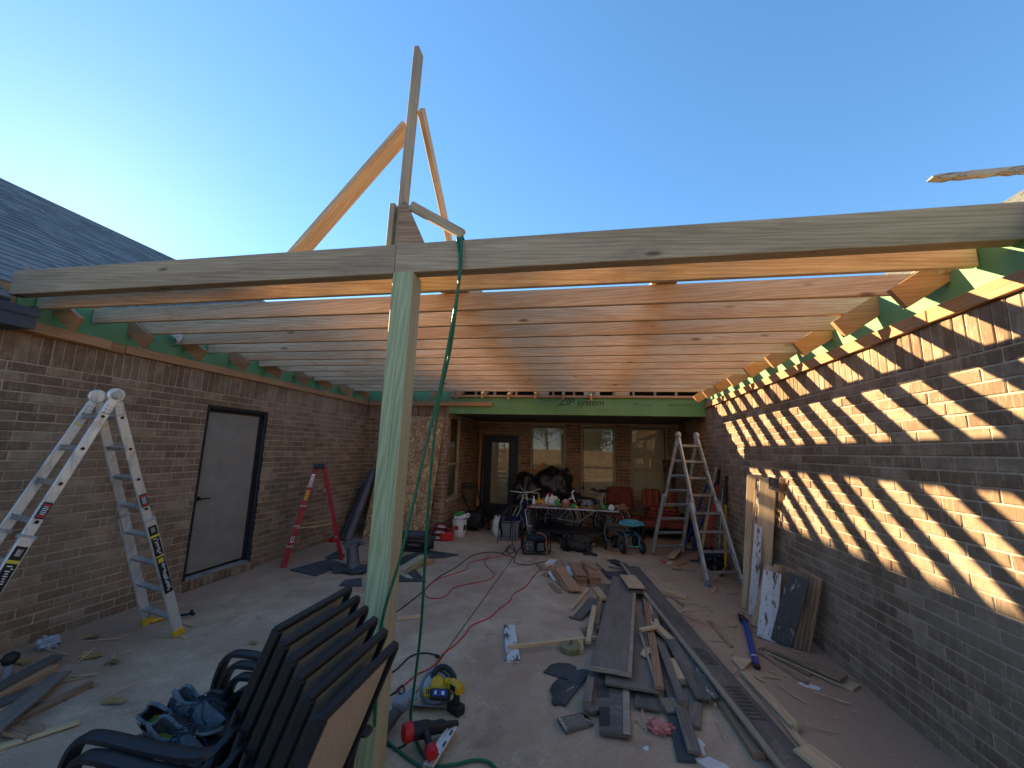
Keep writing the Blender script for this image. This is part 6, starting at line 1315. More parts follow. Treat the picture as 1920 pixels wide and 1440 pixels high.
b = MB(); b.prism([c+Vector((0.20, -0.22, 0.04)), c+Vector((0.30, -0.12, -0.15)), c+Vector((0.36, -0.05, -0.02))], (0.02, 0.10, 0.01)); solo('felt_flap', b, M['felt'], 'bent stiff black felt piece right of the folded roll', 'felt', c)
crumple('grey_cloth', 'light grey cloth bundle at the front of the black crate', 'cloth', *Z5(1420, 510), 0.09, 'paper', 4, 0.03)
# red crates and red can beside the strand board
for k in range(3):
    b = MB(); c = Vector((-2.83+0.01*k, 7.86, 0.05+0.105*k)); b.box(c, (0.26, 0.17, 0.09), Matrix.Rotation(R(8*k-6), 3, 'Z'), 0.01); o = solo('red_box', b, M['red'] if False else plain('dark red box', (0.17, 0.02, 0.02), 0.6), '%s dark red box in the small stack beside the strand board' % ('lowest', 'middle', 'top')[k], 'box', c, 'dark red boxes by the strand board')
    s = MB(); s.box(c+Vector((0.02, -0.09, 0)), (0.20, 0.004, 0.02)); s.box(c+Vector((0.02, -0.09, 0.03)), (0.14, 0.004, 0.008)); o2 = part('print', s, M['whitelab'], None); o2.parent = o; o2.matrix_parent_inverse = Matrix.Translation(-o.location)
p = Vector((-2.69, 7.86, 0)); t = thing('fuel_can', 'bright red fuel can left of the white bucket', 'can', p); b = MB(); b.box(p+Vector((0, 0, 0.085)), (0.26, 0.17, 0.17), Matrix.Rotation(R(20), 3, 'Z'), 0.03); part('body', b, M['red'], t, 40); b = MB(); b.tube(smooth([p+Vector((-0.04, 0, 0.165)), p+Vector((-0.03, 0, 0.215)), p+Vector((0.06, 0.02, 0.215)), p+Vector((0.09, 0.03, 0.165))], 4), 0.012, 8); part('handle', b, M['red'], t, 50); b = MB(); b.lathe(p+Vector((-0.09, -0.02, 0.16)), [(0.028, 0), (0.028, 0.03), (0.016, 0.05), (0.016, 0.10)], 14); part('spout', b, M['greyplastic'], t, 40)
b = MB(); b.box(p+Vector((0.0, -0.088, 0.09)), (0.10, 0.004, 0.05), Matrix.Rotation(R(20), 3, 'Z')); part('label', b, M['whitelab'], t)
# white bucket
p = Vector((-2.60, 8.36, 0)); t = thing('bucket', 'white plastic bucket with a red label and green bag on top', 'bucket', p); b = MB(); b.lathe(p, [(0.125, 0.0), (0.128, 0.005), (0.150, 0.30), (0.156, 0.30), (0.156, 0.325), (0.148, 0.325), (0.145, 0.30), (0.12, 0.05)], 30, (0, 0, 1)); part('body', b, M['white'], t, 40)
for z in (0.27, 0.245): b = MB(); b.torus(p+Vector((0, 0, z)), 0.150, 0.005, (0, 0, 1), 30, 6); part('rim_ring', b, M['white'], t, 60)
def curved(c, r0, r1, z0, z1, a0, a1, n=8):
    b = MB(); vs = []; fs = []
    for k in range(n+1):
        a = a0+(a1-a0)*k/n; vs += [c+Vector((math.cos(a)*r0, math.sin(a)*r0, z0)), c+Vector((math.cos(a)*r1, math.sin(a)*r1, z1))]
    for k in range(n): fs.append((2*k, 2*k+2, 2*k+3, 2*k+1))
    return b.add(vs, fs)
part('label', curved(p, 0.1415, 0.1465, 0.13, 0.21, R(-120), R(-80)), M['redlab'], t, 50); part('label', curved(p, 0.141, 0.1475, 0.12, 0.23, R(-38), R(-15)), M['blacklab'], t, 50)
b = MB(); b.torus(p+Vector((0, 0, 0.32)), 0.150, 0.004, (0, 0.25, 1), 30, 6); part('bail', b, M['alu2'], t, 60)
b = MB(); b.blob(p+Vector((0, 0, 0.36)), (0.12, 0.11, 0.10), 0.5, 3, 3, 12); solo('plastic_bag', b, M['whitelab'], 'white and green plastic bag stuffed in the white bucket', 'bag', p+Vector((0, 0, 0.3)), None, 60)
b = MB(); b.blob(p+Vector((-0.01, -0.02, 0.42)), (0.10, 0.09, 0.055), 0.5, 3, 3, 2); solo('green_bag', b, M['green'], 'green bag lying on top of the white bag in the bucket', 'bag', p+Vector((0, 0, 0.42)), None, 60)
b = MB(); b.torus(p+Vector((0.16, 0.03, 0.40)), 0.035, 0.018, (-0.6, -1, 0.1), 20, 8); solo('tape_roll', b, M['white'], 'white tape roll on the bucket rim beside the mower', 'tape', p+Vector((0.16, 0.03, 0.36)), None, 60)
# lawn mower
p = Vector((-2.42, 9.35, 0)); t = thing('lawn_mower', 'black lawn mower with folding handle left of the porch door', 'mower', p)
b = MB(); b.box(p+Vector((0, 0, 0.20)), (0.46, 0.55, 0.16), None, 0.05); b.lathe(p+Vector((0, 0, 0.27)), [(0.20, 0), (0.18, 0.06), (0.10, 0.10)], 20); part('deck', b, M['blackplastic'], t, 40)
b = MB(); b.lathe(p+Vector((0, 0, 0.36)), [(0.11, 0), (0.11, 0.08), (0.06, 0.11)], 18); b.box(p+Vector((0.1, -0.05, 0.37)), (0.12, 0.14, 0.10), None, 0.02); part('engine', b, M['black'], t, 40)
b = MB(); b.box(p+Vector((-0.05, -0.40, 0.24)), (0.40, 0.36, 0.32), None, 0.06); part('grass_bag', b, M['blackplastic'], t, 40)
for sx in (-1, 1):
    for sy in (-0.26, 0.26):
        w_ = MB(); w_.torus(p+Vector((sx*0.26, sy, 0.09)), 0.068, 0.024, (1, 0, 0), 20, 8); wo = part('wheel', w_, M['rubber'], t, 60); h_ = MB(); h_.lathe(p+Vector((sx*0.26-0.02, sy, 0.09)), [(0.06, 0), (0.06, 0.04)], 16, (1, 0, 0)); part('hub', h_, M['greyplastic'], wo, 40)
b = MB()
hl = [p+Vector((-0.16, -0.15, 0.28)), p+Vector((-0.30, -0.40, 0.70)), p+Vector((-0.32, -0.50, 0.95))]; hr = [p+Vector((0.18, -0.15, 0.28)), p+Vector((0.06, -0.40, 0.70)), p+Vector((0.03, -0.50, 0.95))]
b.tube(smooth(hl+[p+Vector((-0.28, -0.52, 1.0)), p+Vector((0.0, -0.52, 1.0))]+hr[::-1], 4), 0.014, 8); b.tube([hl[2], hr[2]], 0.012, 8); part('handle', b, M['black'], t, 60)
b = MB(); b.box((hl[2]+hr[2])/2+Vector((0, -0.01, -0.04)), (0.30, 0.04, 0.05), None, 0.01); part('control_bar', b, M['blackplastic'], t); b = MB()
for h in (hl[1], hr[1]): b.lathe(h, [(0.028, -0.02), (0.028, 0.02)], 10, (1, 0, 0))
part('knob', b, M['blackplastic'], t)
b = MB(); b.blob(G(905, 990)+Vector((0.05, 0.2, 0.10)), (0.10, 0.10, 0.10), 0.4, 3, 3, 7); solo('yellow_sprayer', b, M['yellow'], 'small yellow and black thing on the floor right of the mower', 'sprayer', G(905, 990), None, 50)
board('timber_stud', (XP+0.10, 10.28, 0.0), (XP+0.10, 10.42, 2.10), 0.06, 0.038, M['fir'], None, (1, 0, 0), 'raw wood stud standing upright left of the porch door', 'stud')
# propane tank, planter stand, storage bin
p = Vector((-1.86, 8.62, 0)); t = thing('propane_tank', 'small white propane tank left of the storage bin', 'gas tank', p); b = MB(); b.lathe(p, [(0.07, 0.0), (0.075, 0.03), (0.10, 0.05), (0.105, 0.10), (0.105, 0.26), (0.085, 0.33), (0.04, 0.36)], 24); part('tank', b, M['white'], t, 50); b = MB(); b.lathe(p+Vector((0, 0, 0.345)), [(0.07, 0), (0.075, 0.05), (0.070, 0.05), (0.065, 0.0)], 20, cap=False); part('collar', b, M['white'], t, 50); b = MB(); b.lathe(p+Vector((0, 0, 0.36)), [(0.02, 0), (0.02, 0.06), (0.035, 0.06), (0.035, 0.075)], 12); part('valve', b, M['blacklab'], t, 40)
p = Vector((-1.53, 8.50, 0)); t = thing('storage_bin', 'grey plastic storage bin behind the wire plant stand', 'bin', p); b = MB(); vs = []
for z, k in ((0, 0.88), (0.36, 1.0)): vs += [p+Vector((sx*0.17*k, sy*0.22*k, z)) for sx, sy in ((-1, -1), (1, -1), (1, 1), (-1, 1))]
b.add(vs, [(0, 3, 2, 1), (0, 1, 5, 4), (1, 2, 6, 5), (2, 3, 7, 6), (3, 0, 4, 7)]); b.box(p+Vector((0, -0.22, 0.355)), (0.37, 0.03, 0.03), None, 0.006); b.box(p+Vector((0, 0.22, 0.355)), (0.37, 0.03, 0.03), None, 0.006); b.box(p+Vector((-0.18, 0, 0.355)), (0.03, 0.44, 0.03), None, 0.006); b.box(p+Vector((0.18, 0, 0.355)), (0.03, 0.44, 0.03), None, 0.006); part('body', b, M['greyplastic'], t)
b = MB(); b.box(p+Vector((0.08, -0.215, 0.05)), (0.05, 0.004, 0.02)); part('label', b, M['whitelab'], t); b = MB()
for k in range(4): b.box(p+Vector((-0.12+0.08*k, -0.208, 0.17)), (0.006, 0.012, 0.28))
part('ribs', b, M['greyplastic'], t); b = MB(); b.blob(p+Vector((0, 0, 0.37)), (0.15, 0.19, 0.06), 0.4, 3, 3, 5); solo('navy_cloth', b, plain('navy cloth', (0.015, 0.018, 0.06), 0.9), 'dark navy cloth heap filling the grey storage bin', 'cloth', p+Vector((0, 0, 0.34)), None, 60)
p = Vector((-1.56, 8.02, 0)); t = thing('plant_stand', 'black wire plant stand before the grey storage bin', 'plant stand', p); b = MB()
for sx, sy in ((-0.13, -0.1), (0.15, -0.1), (-0.13, 0.15), (0.15, 0.15)): b.tube(smooth([p+Vector((sx*1.1, sy*1.1, 0)), p+Vector((sx, sy, 0.15)), p+Vector((sx*0.95, sy, 0.40))], 3), 0.007, 6)
for z in (0.08, 0.38): b.tube([p+Vector((-0.13, -0.1, z)), p+Vector((0.15, -0.1, z)), p+Vector((0.15, 0.15, z)), p+Vector((-0.13, 0.15, z)), p+Vector((-0.13, -0.1, z))], 0.006, 6)
b.tube([p+Vector((0.08, 0.0, 0.08)), p+Vector((0.10, 0.0, 0.56))], 0.012, 6); part('wire_frame', b, M['black'], t, 60)
b = MB(); b.torus(p+Vector((0.01, 0.02, 0.39)), 0.12, 0.006, (0, 0, 1), 20, 6); part('ring', b, M['black'], t, 60)
# ------------------------------------------------------------------ generator, bikes, table and the clutter on it
p = Vector((-0.92, 7.42, 0)); t = thing('generator', 'black portable generator in a tube frame on the slab', 'generator', p); mm = local(p, R(14)); b = MB()
for sy in (-0.15, 0.15): b.tube(smooth([(-0.22, sy, 0.03), (-0.23, sy, 0.26), (-0.20, sy, 0.31), (0.0, sy, 0.325), (0.20, sy, 0.31), (0.23, sy, 0.26), (0.22, sy, 0.03), (0.0, sy, 0.02), (-0.22, sy, 0.03)], 4), 0.013, 8)
for x in (-0.22, 0.22): b.tube([(x, -0.15, 0.05), (x, 0.15, 0.05)], 0.012, 8); b.tube([(x*0.95, -0.15, 0.29), (x*0.95, 0.15, 0.29)], 0.012, 8)
part('frame', xf(b, mm), M['black'], t, 60); b = MB(); b.box((0.02, 0, 0.255), (0.34, 0.25, 0.09), None, 0.03); part('fuel_tank', xf(b, mm), plain('blue black tank', (0.012, 0.016, 0.035), 0.4), t, 40)
b = MB(); b.lathe((0.08, -0.13, 0.13), [(0.075, 0), (0.075, 0.24), (0.06, 0.26)], 20, (0, 1, 0)); b.box((0.08, 0, 0.12), (0.18, 0.22, 0.17), None, 0.03); part('engine', xf(b, mm), M['blackplastic'], t, 40); b = MB(); b.box((-0.12, -0.10, 0.14), (0.16, 0.10, 0.17), None, 0.015); part('control_panel', xf(b, mm), M['darkgrey'], t)
b = MB()
for k in range(7): b.box((0.08, -0.132, 0.075+k*0.018), (0.11, 0.006, 0.006))
for x, z in ((-0.155, 0.17), (-0.095, 0.17), (-0.155, 0.11)): b.lathe((x, -0.152, z), [(0.018, 0), (0.016, -0.006)], 12, (0, 1, 0))
part('grille_and_sockets', xf(b, mm), M['greyplastic'], t, 40); b = MB(); b.lathe((0.02, 0, 0.30), [(0.03, 0), (0.03, 0.025)], 14); part('tank_cap', xf(b, mm), M['blacklab'], t)
cord('orange_lead', [p+Vector((0.02, -0.10, 0.34)), p+Vector((0.10, -0.16, 0.37)), p+Vector((0.20, -0.17, 0.30)), p+Vector((0.22, -0.18, 0.12)), p+Vector((0.24, -0.22, 0.01)), p+Vector((0.34, -0.26, 0.006)), G(1048, 1046, 0.006), G(1058, 1062, 0.006)], 0.006, plain('orange cord', (0.45, 0.16, 0.08), 0.5), 'orange cord draped over the generator top to the floor', 'cord')
def bike(loc, rz, lean_, label, fr_mat, seat_h=0.86, sc=1.0):
    loc = Vector(loc); mm = local(loc, rz, 0, lean_) @ Matrix.Scale(sc, 4); t = thing('bicycle', label, 'bicycle', loc, 'bicycles stored on the porch'); Rw = 0.325; xr, xf_ = -0.52, 0.52
    for nm, x in (('rear', xr), ('front', xf_)):
        ty = MB(); ty.torus((x, 0, Rw+0.022), Rw, 0.022, (0, 1, 0), 36, 8); wo = part('wheel', xf(ty, mm), M['rubber'], t, 60)
        ri = MB(); ri.torus((x, 0, Rw+0.022), Rw-0.028, 0.010, (0, 1, 0), 36, 6); part('rim', xf(ri, mm), M['alu2'], wo, 60)
        sp = MB()
        for k in range(16): a = 2*math.pi*k/16; sp.tube([(x, 0.02*(-1)**k, Rw+0.022), (x+math.cos(a)*(Rw-0.03), 0, Rw+0.022+math.sin(a)*(Rw-0.03))], 0.0022, 4)
        sp.lathe((x, -0.05, Rw+0.022), [(0.02, 0), (0.02, 0.10)], 10, (0, 1, 0)); part('spokes', xf(sp, mm), M['alu2'], wo)
    wz = Rw+0.022; bbk = (-0.10, 0, 0.30); stp = (-0.22, 0, 0.68); hd_t = (0.34, 0, 0.80); hd_b = (0.38, 0, 0.66); f = MB()
    for a, b_ in ((bbk, stp), (stp, hd_t), (bbk, hd_b)): f.tube([a, b_], 0.018, 8)
    f.tube([hd_b, hd_t], 0.022, 8)
    for sy in (-0.05, 0.05): f.tube([(xr, sy, wz), (bbk[0], sy*0.5, bbk[2])], 0.010, 6); f.tube([(xr, sy, wz), (stp[0], sy*0.4, stp[2])], 0.009, 6)
    part('frame', xf(f, mm), fr_mat, t, 60); f = MB()
    for sy in (-0.055, 0.055): f.tube([(xf_, sy, wz), (0.40, sy, 0.62), (0.385, 0, 0.65)], 0.013, 8)
    part('fork', xf(f, mm), M['alu2'], t, 60); f = MB(); f.tube([hd_t, (0.31, 0, 0.92)], 0.014, 8); f.tube(smooth([(0.20, -0.30, 0.98), (0.28, -0.20, 0.97), (0.33, 0, 0.94), (0.28, 0.20, 0.97), (0.20, 0.30, 0.98)], 5), 0.012, 8); part('handlebar', xf(f, mm), M['alu2'], t, 60)
    for sy in (-1, 1): f = MB(); f.tube([(0.22, sy*0.26, 0.98), (0.17, sy*0.33, 0.98)], 0.017, 8); part('grip', xf(f, mm), M['rubber'], t, 60)
    f = MB(); f.tube([stp, (-0.26, 0, seat_h)], 0.013, 8); part('seat_post', xf(f, mm), M['alu'], t, 60); f = MB(); f.blob((-0.27, 0, seat_h+0.03), (0.14, 0.075, 0.035), 0.1, 2, 3, 1); f.tube([(-0.2, 0, seat_h+0.03), (-0.06, 0, seat_h+0.035)], [0.04, 0.018], 8); part('saddle', xf(f, mm), M['blackplastic'], t, 60)
    f = MB(); f.torus((bbk[0], -0.045, bbk[2]), 0.085, 0.006, (0, 1, 0), 24, 6); f.tube([bbk, (bbk[0]+0.12, -0.07, bbk[2]-0.10)], 0.009, 6); f.tube([bbk, (bbk[0]-0.12, 0.07, bbk[2]+0.10)], 0.009, 6); part('crank', xf(f, mm), M['alu2'], t, 60); f = MB(); f.box((bbk[0]+0.12, -0.12, bbk[2]-0.10), (0.09, 0.08, 0.02), None, 0.004); part('pedal', xf(f, mm), M['blackplastic'], t); f = MB(); f.box((bbk[0]-0.12, 0.12, bbk[2]+0.10), (0.09, 0.08, 0.02), None, 0.004); part('pedal', xf(f, mm), M['blackplastic'], t)
navy = plain('navy frame paint', (0.015, 0.022, 0.10), 0.35); lime = plain('pale green frame paint', (0.30, 0.36, 0.25), 0.4)
bike((-1.22, 8.45, 0), R(-72), R(5), 'navy bicycle pointing at the camera at the left end of the table', navy)
bike((-1.25, 8.98, 0), R(-130), R(-12), 'pale green bicycle with a sloping tube behind the navy one', lime, 0.80)
bike((-0.10, 9.0, 0), R(3), R(-6), 'silver bicycle standing behind the table, seen from its side', M['alu2'], 0.84)
bike((0.05, 9.30, 0), R(183), R(4), 'dark bicycle farthest behind the table near the windows', M['black'], 0.9)
# table
t = thing('folding_table', 'black steel patio table loaded with clutter in front of the bicycles', 'table', (-0.3, 8.32, 0)); x0, x1, y0, y1, zt = -1.12, 0.52, 8.02, 8.70, 0.70
b = MB(); b.box(((x0+x1)/2, (y0+y1)/2, zt-0.012), (x1-x0, y1-y0, 0.024), None, 0.006); part('tabletop', b, M['oldwood'] if False else plain('dark table top', (0.035, 0.028, 0.024), 0.5), t)
b = MB()
for yy in (y0, y1): b.box(((x0+x1)/2, yy, zt-0.012), (x1-x0+0.02, 0.016, 0.03), None, 0.004)
for xx in (x0, x1): b.box((xx, (y0+y1)/2, zt-0.012), (0.016, y1-y0-0.02, 0.03), None, 0.004)
part('rim', b, M['alu2'], t)
for xx in (x0+0.10, x1-0.22):
    for yy in (y0+0.05, y1-0.05):
        l = MB(); l.box((xx, yy, (zt-0.03)/2), (0.05, 0.05, zt-0.03), None, 0.006); part('leg', l, M['black'], t)
b = MB(); b.box(((x0+x1)/2, y0+0.05, 0.26), (x1-x0-0.36, 0.03, 0.03)); b.box(((x0+x1)/2, y1-0.05, 0.26), (x1-x0-0.36, 0.03, 0.03)); b.box(((x0+x1)/2, (y0+y1)/2, 0.275), (x1-x0-0.30, y1-y0-0.10, 0.02)); part('lower_shelf', b, M['black'], t)
CG = 'clutter on the patio table'
z7 = lambda x, y: (930+x/6, 860+y/6)
def onT(x, y, yy, z=None):
    p = PY(*z7(x, y), yy); return Vector((p.x, yy, zt if z is None else z))
def bottle(name, label, cat, p, r, h, bm, cm, nozzle=False, tilt=(0, 0, 1)):
    t = thing(name, label, cat, p, CG); b = MB(); b.lathe(p, [(r*0.95, 0), (r, 0.01), (r, h*0.6), (r*0.45, h*0.82), (r*0.4, h)], 16, tilt); part('body', b, bm, t, 50); tv = Vector(tilt).normalized(); b = MB(); b.lathe(p+tv*h, [(r*0.42, 0), (r*0.42, h*0.14), (r*0.2, h*0.17)], 12, tv)
    if nozzle: b.box(p+tv*h*1.12+Vector((0.02, 0, 0)), (0.07, 0.02, 0.025), None, 0.005)
    part('cap', b, cm, t, 40)
bottle('spray_bottle', 'white spray bottle with red trigger in the middle left of the clutter', 'bottle', onT(555, 480, 8.36), 0.042, 0.20, M['white'], M['red'], True, (0.25, 0, 1))
bottle('cleaner_bottle', 'white cleaner bottle with red base at the left end of the table', 'bottle', onT(425, 490, 8.22), 0.032, 0.15, M['whitelab'], M['white'])
bottle('green_bottle', 'green bottle with a yellow cap on the table', 'bottle', onT(690, 505, 8.20), 0.045, 0.15, M['green'], M['yellowlab'])
bottle('yellow_bottle', 'small yellow bottle standing behind the ochre cloth', 'bottle', onT(482, 450, 8.45), 0.022, 0.17, M['yellowlab'], M['yellow'])
def heap(name, label, cat, p, rad, mat, seed, amp=0.45, grp=CG): b = MB(); b.blob(Vector(p)+Vector((0, 0, rad[2]*0.8)), rad, amp, 3.0, 3, seed); return solo(name, b, M[mat], label, cat, p, grp, 50)
heap('ochre_cloth', 'ochre yellow cloth bundle on the table beside the cleaner bottle', 'cloth', onT(495, 480, 8.30), (0.10, 0.07, 0.06), 'ochre', 2)
heap('pink_pot', 'round pale pink pot standing among the table clutter', 'pot', onT(785, 490, 8.42), (0.075, 0.075, 0.07), 'pink_plush', 3, 0.1)
heap('pink_cloth', 'pale pink cloth lump right of the ochre cloth', 'cloth', onT(540, 480, 8.14), (0.05, 0.05, 0.035), 'pink_plush', 7)
heap('white_shoe', 'white and pink baby shoe at the right part of the table', 'shoe', onT(1300, 560, 8.12), (0.055, 0.05, 0.05), 'white', 9, 0.5)
heap('green_toy', 'green and yellow toy lying at the table front', 'toy', onT(880, 530, 8.14), (0.055, 0.045, 0.035), 'green', 4)
heap('yellow_toy', 'small yellow piece beside the green toy', 'toy', onT(905, 540, 8.09), (0.03, 0.03, 0.02), 'yellowlab', 5)
heap('green_ball', 'green crumpled cup near the white baby shoe', 'cup', onT(1210, 530, 8.20), (0.045, 0.045, 0.045), 'green', 6)
heap('brown_figure', 'brown plush figure at the right end of the table', 'plush', onT(1420, 570, 8.20), (0.09, 0.06, 0.06), 'brownjunk', 11, 0.8)
heap('grey_shoes', 'pair of grey shoes heaped at the table rear', 'shoes', onT(1030, 490, 8.50), (0.10, 0.07, 0.06), 'greyplastic', 13, 0.7)
heap('red_toy', 'dull red round toy beside the white pump arm', 'toy', onT(890, 480, 8.40), (0.055, 0.05, 0.04), 'cushion', 15)
heap('black_case', 'low black case lying along the table rear', 'case', onT(1000, 440, 8.60), (0.26, 0.09, 0.09), 'bag', 17, 0.2)
heap('wood_pieces', 'brown wood pieces strewn along the table front left', 'pieces', onT(500, 520, 8.10), (0.16, 0.05, 0.022), 'oldwood', 19, 0.9)
heap('wood_pieces', 'tan and brown pieces heaped in the table middle', 'pieces', onT(770, 515, 8.12), (0.12, 0.06, 0.03), 'brownjunk', 21, 0.9)
heap('brown_plate', 'brown flat dish with bits on the table front right', 'dish', onT(1030, 545, 8.12), (0.16, 0.08, 0.02), 'brownjunk', 23, 0.3)
heap('clear_bag', 'crinkled clear plastic bag behind the green bottle', 'bag', onT(630, 470, 8.38), (0.11, 0.07, 0.10), 'paper', 25, 0.7)
rr = random.Random(77); jb = MB()
for k in range(90):
    c = Vector((rr.uniform(x0+0.05, x1-0.05), rr.uniform(y0+0.03, y1-0.15), zt)); s = rr.uniform(0.012, 0.035); jb.box(c+Vector((0, 0, s*0.4)), (s*rr.uniform(0.6, 2), s, s*0.7), Matrix.Rotation(rr.uniform(0, 3), 3, 'Z'), 0.003)
tag(solo('small_parts', jb, plain('mixed small parts', (0.20, 0.13, 0.08), 0.7, var=0.9, scale=14), 'countless small brown parts strewn over the table top', 'small parts', (-0.3, 8.3, zt)), kind='stuff')
p = onT(905, 460, 8.45); b = MB(); b.tube(smooth([p, p+Vector((-0.06, 0, 0.16)), p+Vector((-0.085, 0, 0.25)), p+Vector((-0.04, 0, 0.29))], 5), 0.013, 8); b.tube(smooth([p+Vector((-0.05, 0, 0.14)), p+Vector((-0.13, 0, 0.13)), p+Vector((-0.17, 0, 0.08))], 4), 0.010, 8); solo('white_pump', b, M['white'], 'white curved handle rising from the clutter on the table', 'handle', p, CG, 60)
b = MB(); p = onT(1150, 470, 8.55); b.tube(smooth([p+Vector((-0.22, 0, 0.10)), p+Vector((-0.05, 0, 0.075)), p+Vector((0.03, 0, 0.10)), p+Vector((0.05, 0, 0.0)), p+Vector((0.02, 0, -0.0))], 5), 0.006, 6); solo('bent_wire', b, M['alu2'], 'thin bent wire handle at the rear of the table', 'wire', p, CG, 60)
b = MB(); p = onT(360, 545, 7.98); b.blob(p+Vector((0, 0, -0.02)), (0.035, 0.03, 0.03), 0.3, 3, 3, 3); solo('red_ribbon', b, M['redlab'], 'small red ribbon tied to the left table corner', 'ribbon', p, CG, 60)
# bin bags by the wall
def binbag(label, c, rad, seed, tip):
    t = thing('bin_bag', label, 'bag', Vector((c[0], c[1], 0)), 'black bin bags between the table and the windows'); b = MB(); b.blob(c, rad, 0.32, 1.8, 4, seed); part('body', b, M['bag'], t, 50); k = MB(); tp = Vector(tip); k.tube(smooth([tp-Vector((0.02, 0, 0.12)), tp-Vector((0.01, 0, 0.05)), tp, tp+Vector((0.05, 0, 0.05))], 3), [0.09]*2+[0.08, 0.06, 0.045, 0.04, 0.04, 0.045, 0.06, 0.075], 9); part('knot', k, M['bag'], t, 50)
binbag('left black bin bag reaching up beside the porch door', (-1.42, 9.5, 0.72), (0.30, 0.28, 0.50), 3, (-1.45, 9.5, 1.20))
binbag('large black bin bag bulging before the left window', (-0.80, 9.55, 0.98), (0.42, 0.30, 0.42), 8, (-0.52, 9.5, 1.32))
binbag('lower black bin bag buried behind the table', (-0.95, 9.5, 0.40), (0.50, 0.3, 0.42), 12, (-0.95, 9.4, 0.75))
b = MB(); b.blob(Vector((-0.62, 9.45, 0.95)), (0.22, 0.2, 0.35), 0.3, 2, 4, 15); solo('plastic_sheet', b, M['bag'], 'black plastic cover hanging down right of the large bin bag', 'cover', (-0.62, 9.45, 0.6), None, 50)
board('slanted_board', (-1.36, 10.25, 1.18), (-1.10, 10.25, 1.42), 0.12, 0.03, M['fir'], None, (0, -1, 0), 'short orange board tilted behind the large bin bag', 'board')
# things under and before the table
p = G(1000, 1030) if False else Vector((-0.30, 7.95, 0)); t = thing('backpack', 'dark backpack slumped on the floor in front of the table', 'backpack', (-0.22, 7.72, 0)); b = MB(); b.blob((-0.16, 7.78, 0.13), (0.20, 0.15, 0.14), 0.35, 2.4, 4, 5); part('body', b, plain('charcoal cloth', (0.040, 0.034, 0.030), 0.9, bump=0.3), t, 50); b = MB(); b.blob((-0.40, 7.75, 0.14), (0.10, 0.10, 0.14), 0.5, 2.6, 4, 9); part('front_pocket', b, M['bag'], t, 50); b = MB(); b.tube(smooth([(-0.05, 7.66, 0.1), (0.05, 7.55, 0.02), (0.12, 7.52, 0.015), (0.02, 7.58, 0.015), (-0.10, 7.55, 0.02)], 4), 0.03, 8); part('strap', b, M['blackplastic'], t, 50)
b = MB(); c = Vector((-0.45, 8.30, 0.0)); b.lathe(c, [(0.10, 0), (0.115, 0.08), (0.12, 0.10), (0.11, 0.10)], 20); solo('glass_dish', b, M['clear'], 'clear round dish on the floor under the table', 'dish', c, None, 40)
b = MB(); b.lathe(G(1113, 1023)+Vector((0, 0, 0.0)), [(0.005, 0), (0.022, 0.012), (0.022, 0.032), (0.005, 0.044)], 14); solo('golf_ball', b, M['white'], 'small white ball on the floor before the table leg', 'ball', G(1113, 1023), None, 60)
fb('floor_board', 'orange board lying flat left of the rolling garden seat', 'board', (1137, 1034), (1172, 1036), 0.09, 0.02, 'fir', 0.0, 0.0)
b = MB(); b.tube(smooth([(0.40, 8.02, 0.60), (0.30, 7.98, 0.45), (0.28, 7.94, 0.28), (0.36, 7.88, 0.12), (0.42, 7.84, 0.0)], 5), 0.016, 8); b.tube([(0.35, 7.86, 0.1), (0.44, 7.86, 0.16)], 0.012, 6); solo('folded_stand', b, M['darkgrey'], 'dark curved metal leg leaning at the right end of the table', 'stand', (0.36, 7.9, 0), None, 60)
p = G(1109, 1032); b = MB(); b.tube([p+Vector((0, 0, 0.01)), p+Vector((0.01, -0.1, 0.012))], 0.012, 6); solo('screwdriver', b, M['oldwood'], 'small brown handled tool on the floor near the backpack', 'screwdriver', p, None, 60)
# rolling garden seat
p = Vector((0.78, 8.0, 0)); t = thing('rolling_seat', 'teal tractor style garden seat on four black wheels', 'garden seat', p); b = MB(); vs = []; fs = []; n = 28; sc_ = Vector((0.74, 7.82, 0.50))
ring0 = []; 
def seat_pt(a, k, z): 
    x = math.cos(a)*0.22*k; y = math.sin(a)*0.15*k
    if math.sin(a) < 0: y -= 0.10*k*max(0, 1-abs(math.cos(a))*1.9)
    zz = z + 0.055*k**2*max(0, math.sin(a)) - 0.0*k; return sc_+Vector((x, y, zz))
for k in (0.0001, 0.3, 0.55, 0.75, 0.9, 1.0): vs += [seat_pt(2*math.pi*i/n, k, 0.018*k) for i in range(n)]
for r in range(5):
    for i in range(n): fs.append((r*n+i, r*n+(i+1) % n, (r+1)*n+(i+1) % n, (r+1)*n+i))
o_ = len(vs); vs += [v-Vector((0, 0, 0.012)) for v in vs[:]]
for r in range(5):
    for i in range(n): fs.append((o_+r*n+i, o_+(r+1)*n+i, o_+(r+1)*n+(i+1) % n, o_+r*n+(i+1) % n))
for i in range(n): fs.append((5*n+i, 5*n+(i+1) % n, o_+5*n+(i+1) % n, o_+5*n+i))
b.add(vs, fs); so = part('seat', b, M['teal'], t, 50); b = MB()
for k in range(8):
    a = math.pi*(0.14+0.72*k/7); c = seat_pt(a, 0.80, 0.0165+0.004); b.lathe(c, [(0.013, 0), (0.012, 0.003)], 10, (0, -0.3, 1))
part('seat_holes', b, M['blacklab'], so); b = MB(); b.lathe(sc_-Vector((0, -0.02, 0.18)), [(0.022, 0), (0.022, 0.18)], 12); b.box(sc_-Vector((0, -0.02, 0.02)), (0.14, 0.12, 0.02), None, 0.005); part('post', b, M['black'], t)
wh = [(0.58, 7.83), (0.93, 7.93), (0.47, 8.28), (0.86, 8.40)]; b = MB()
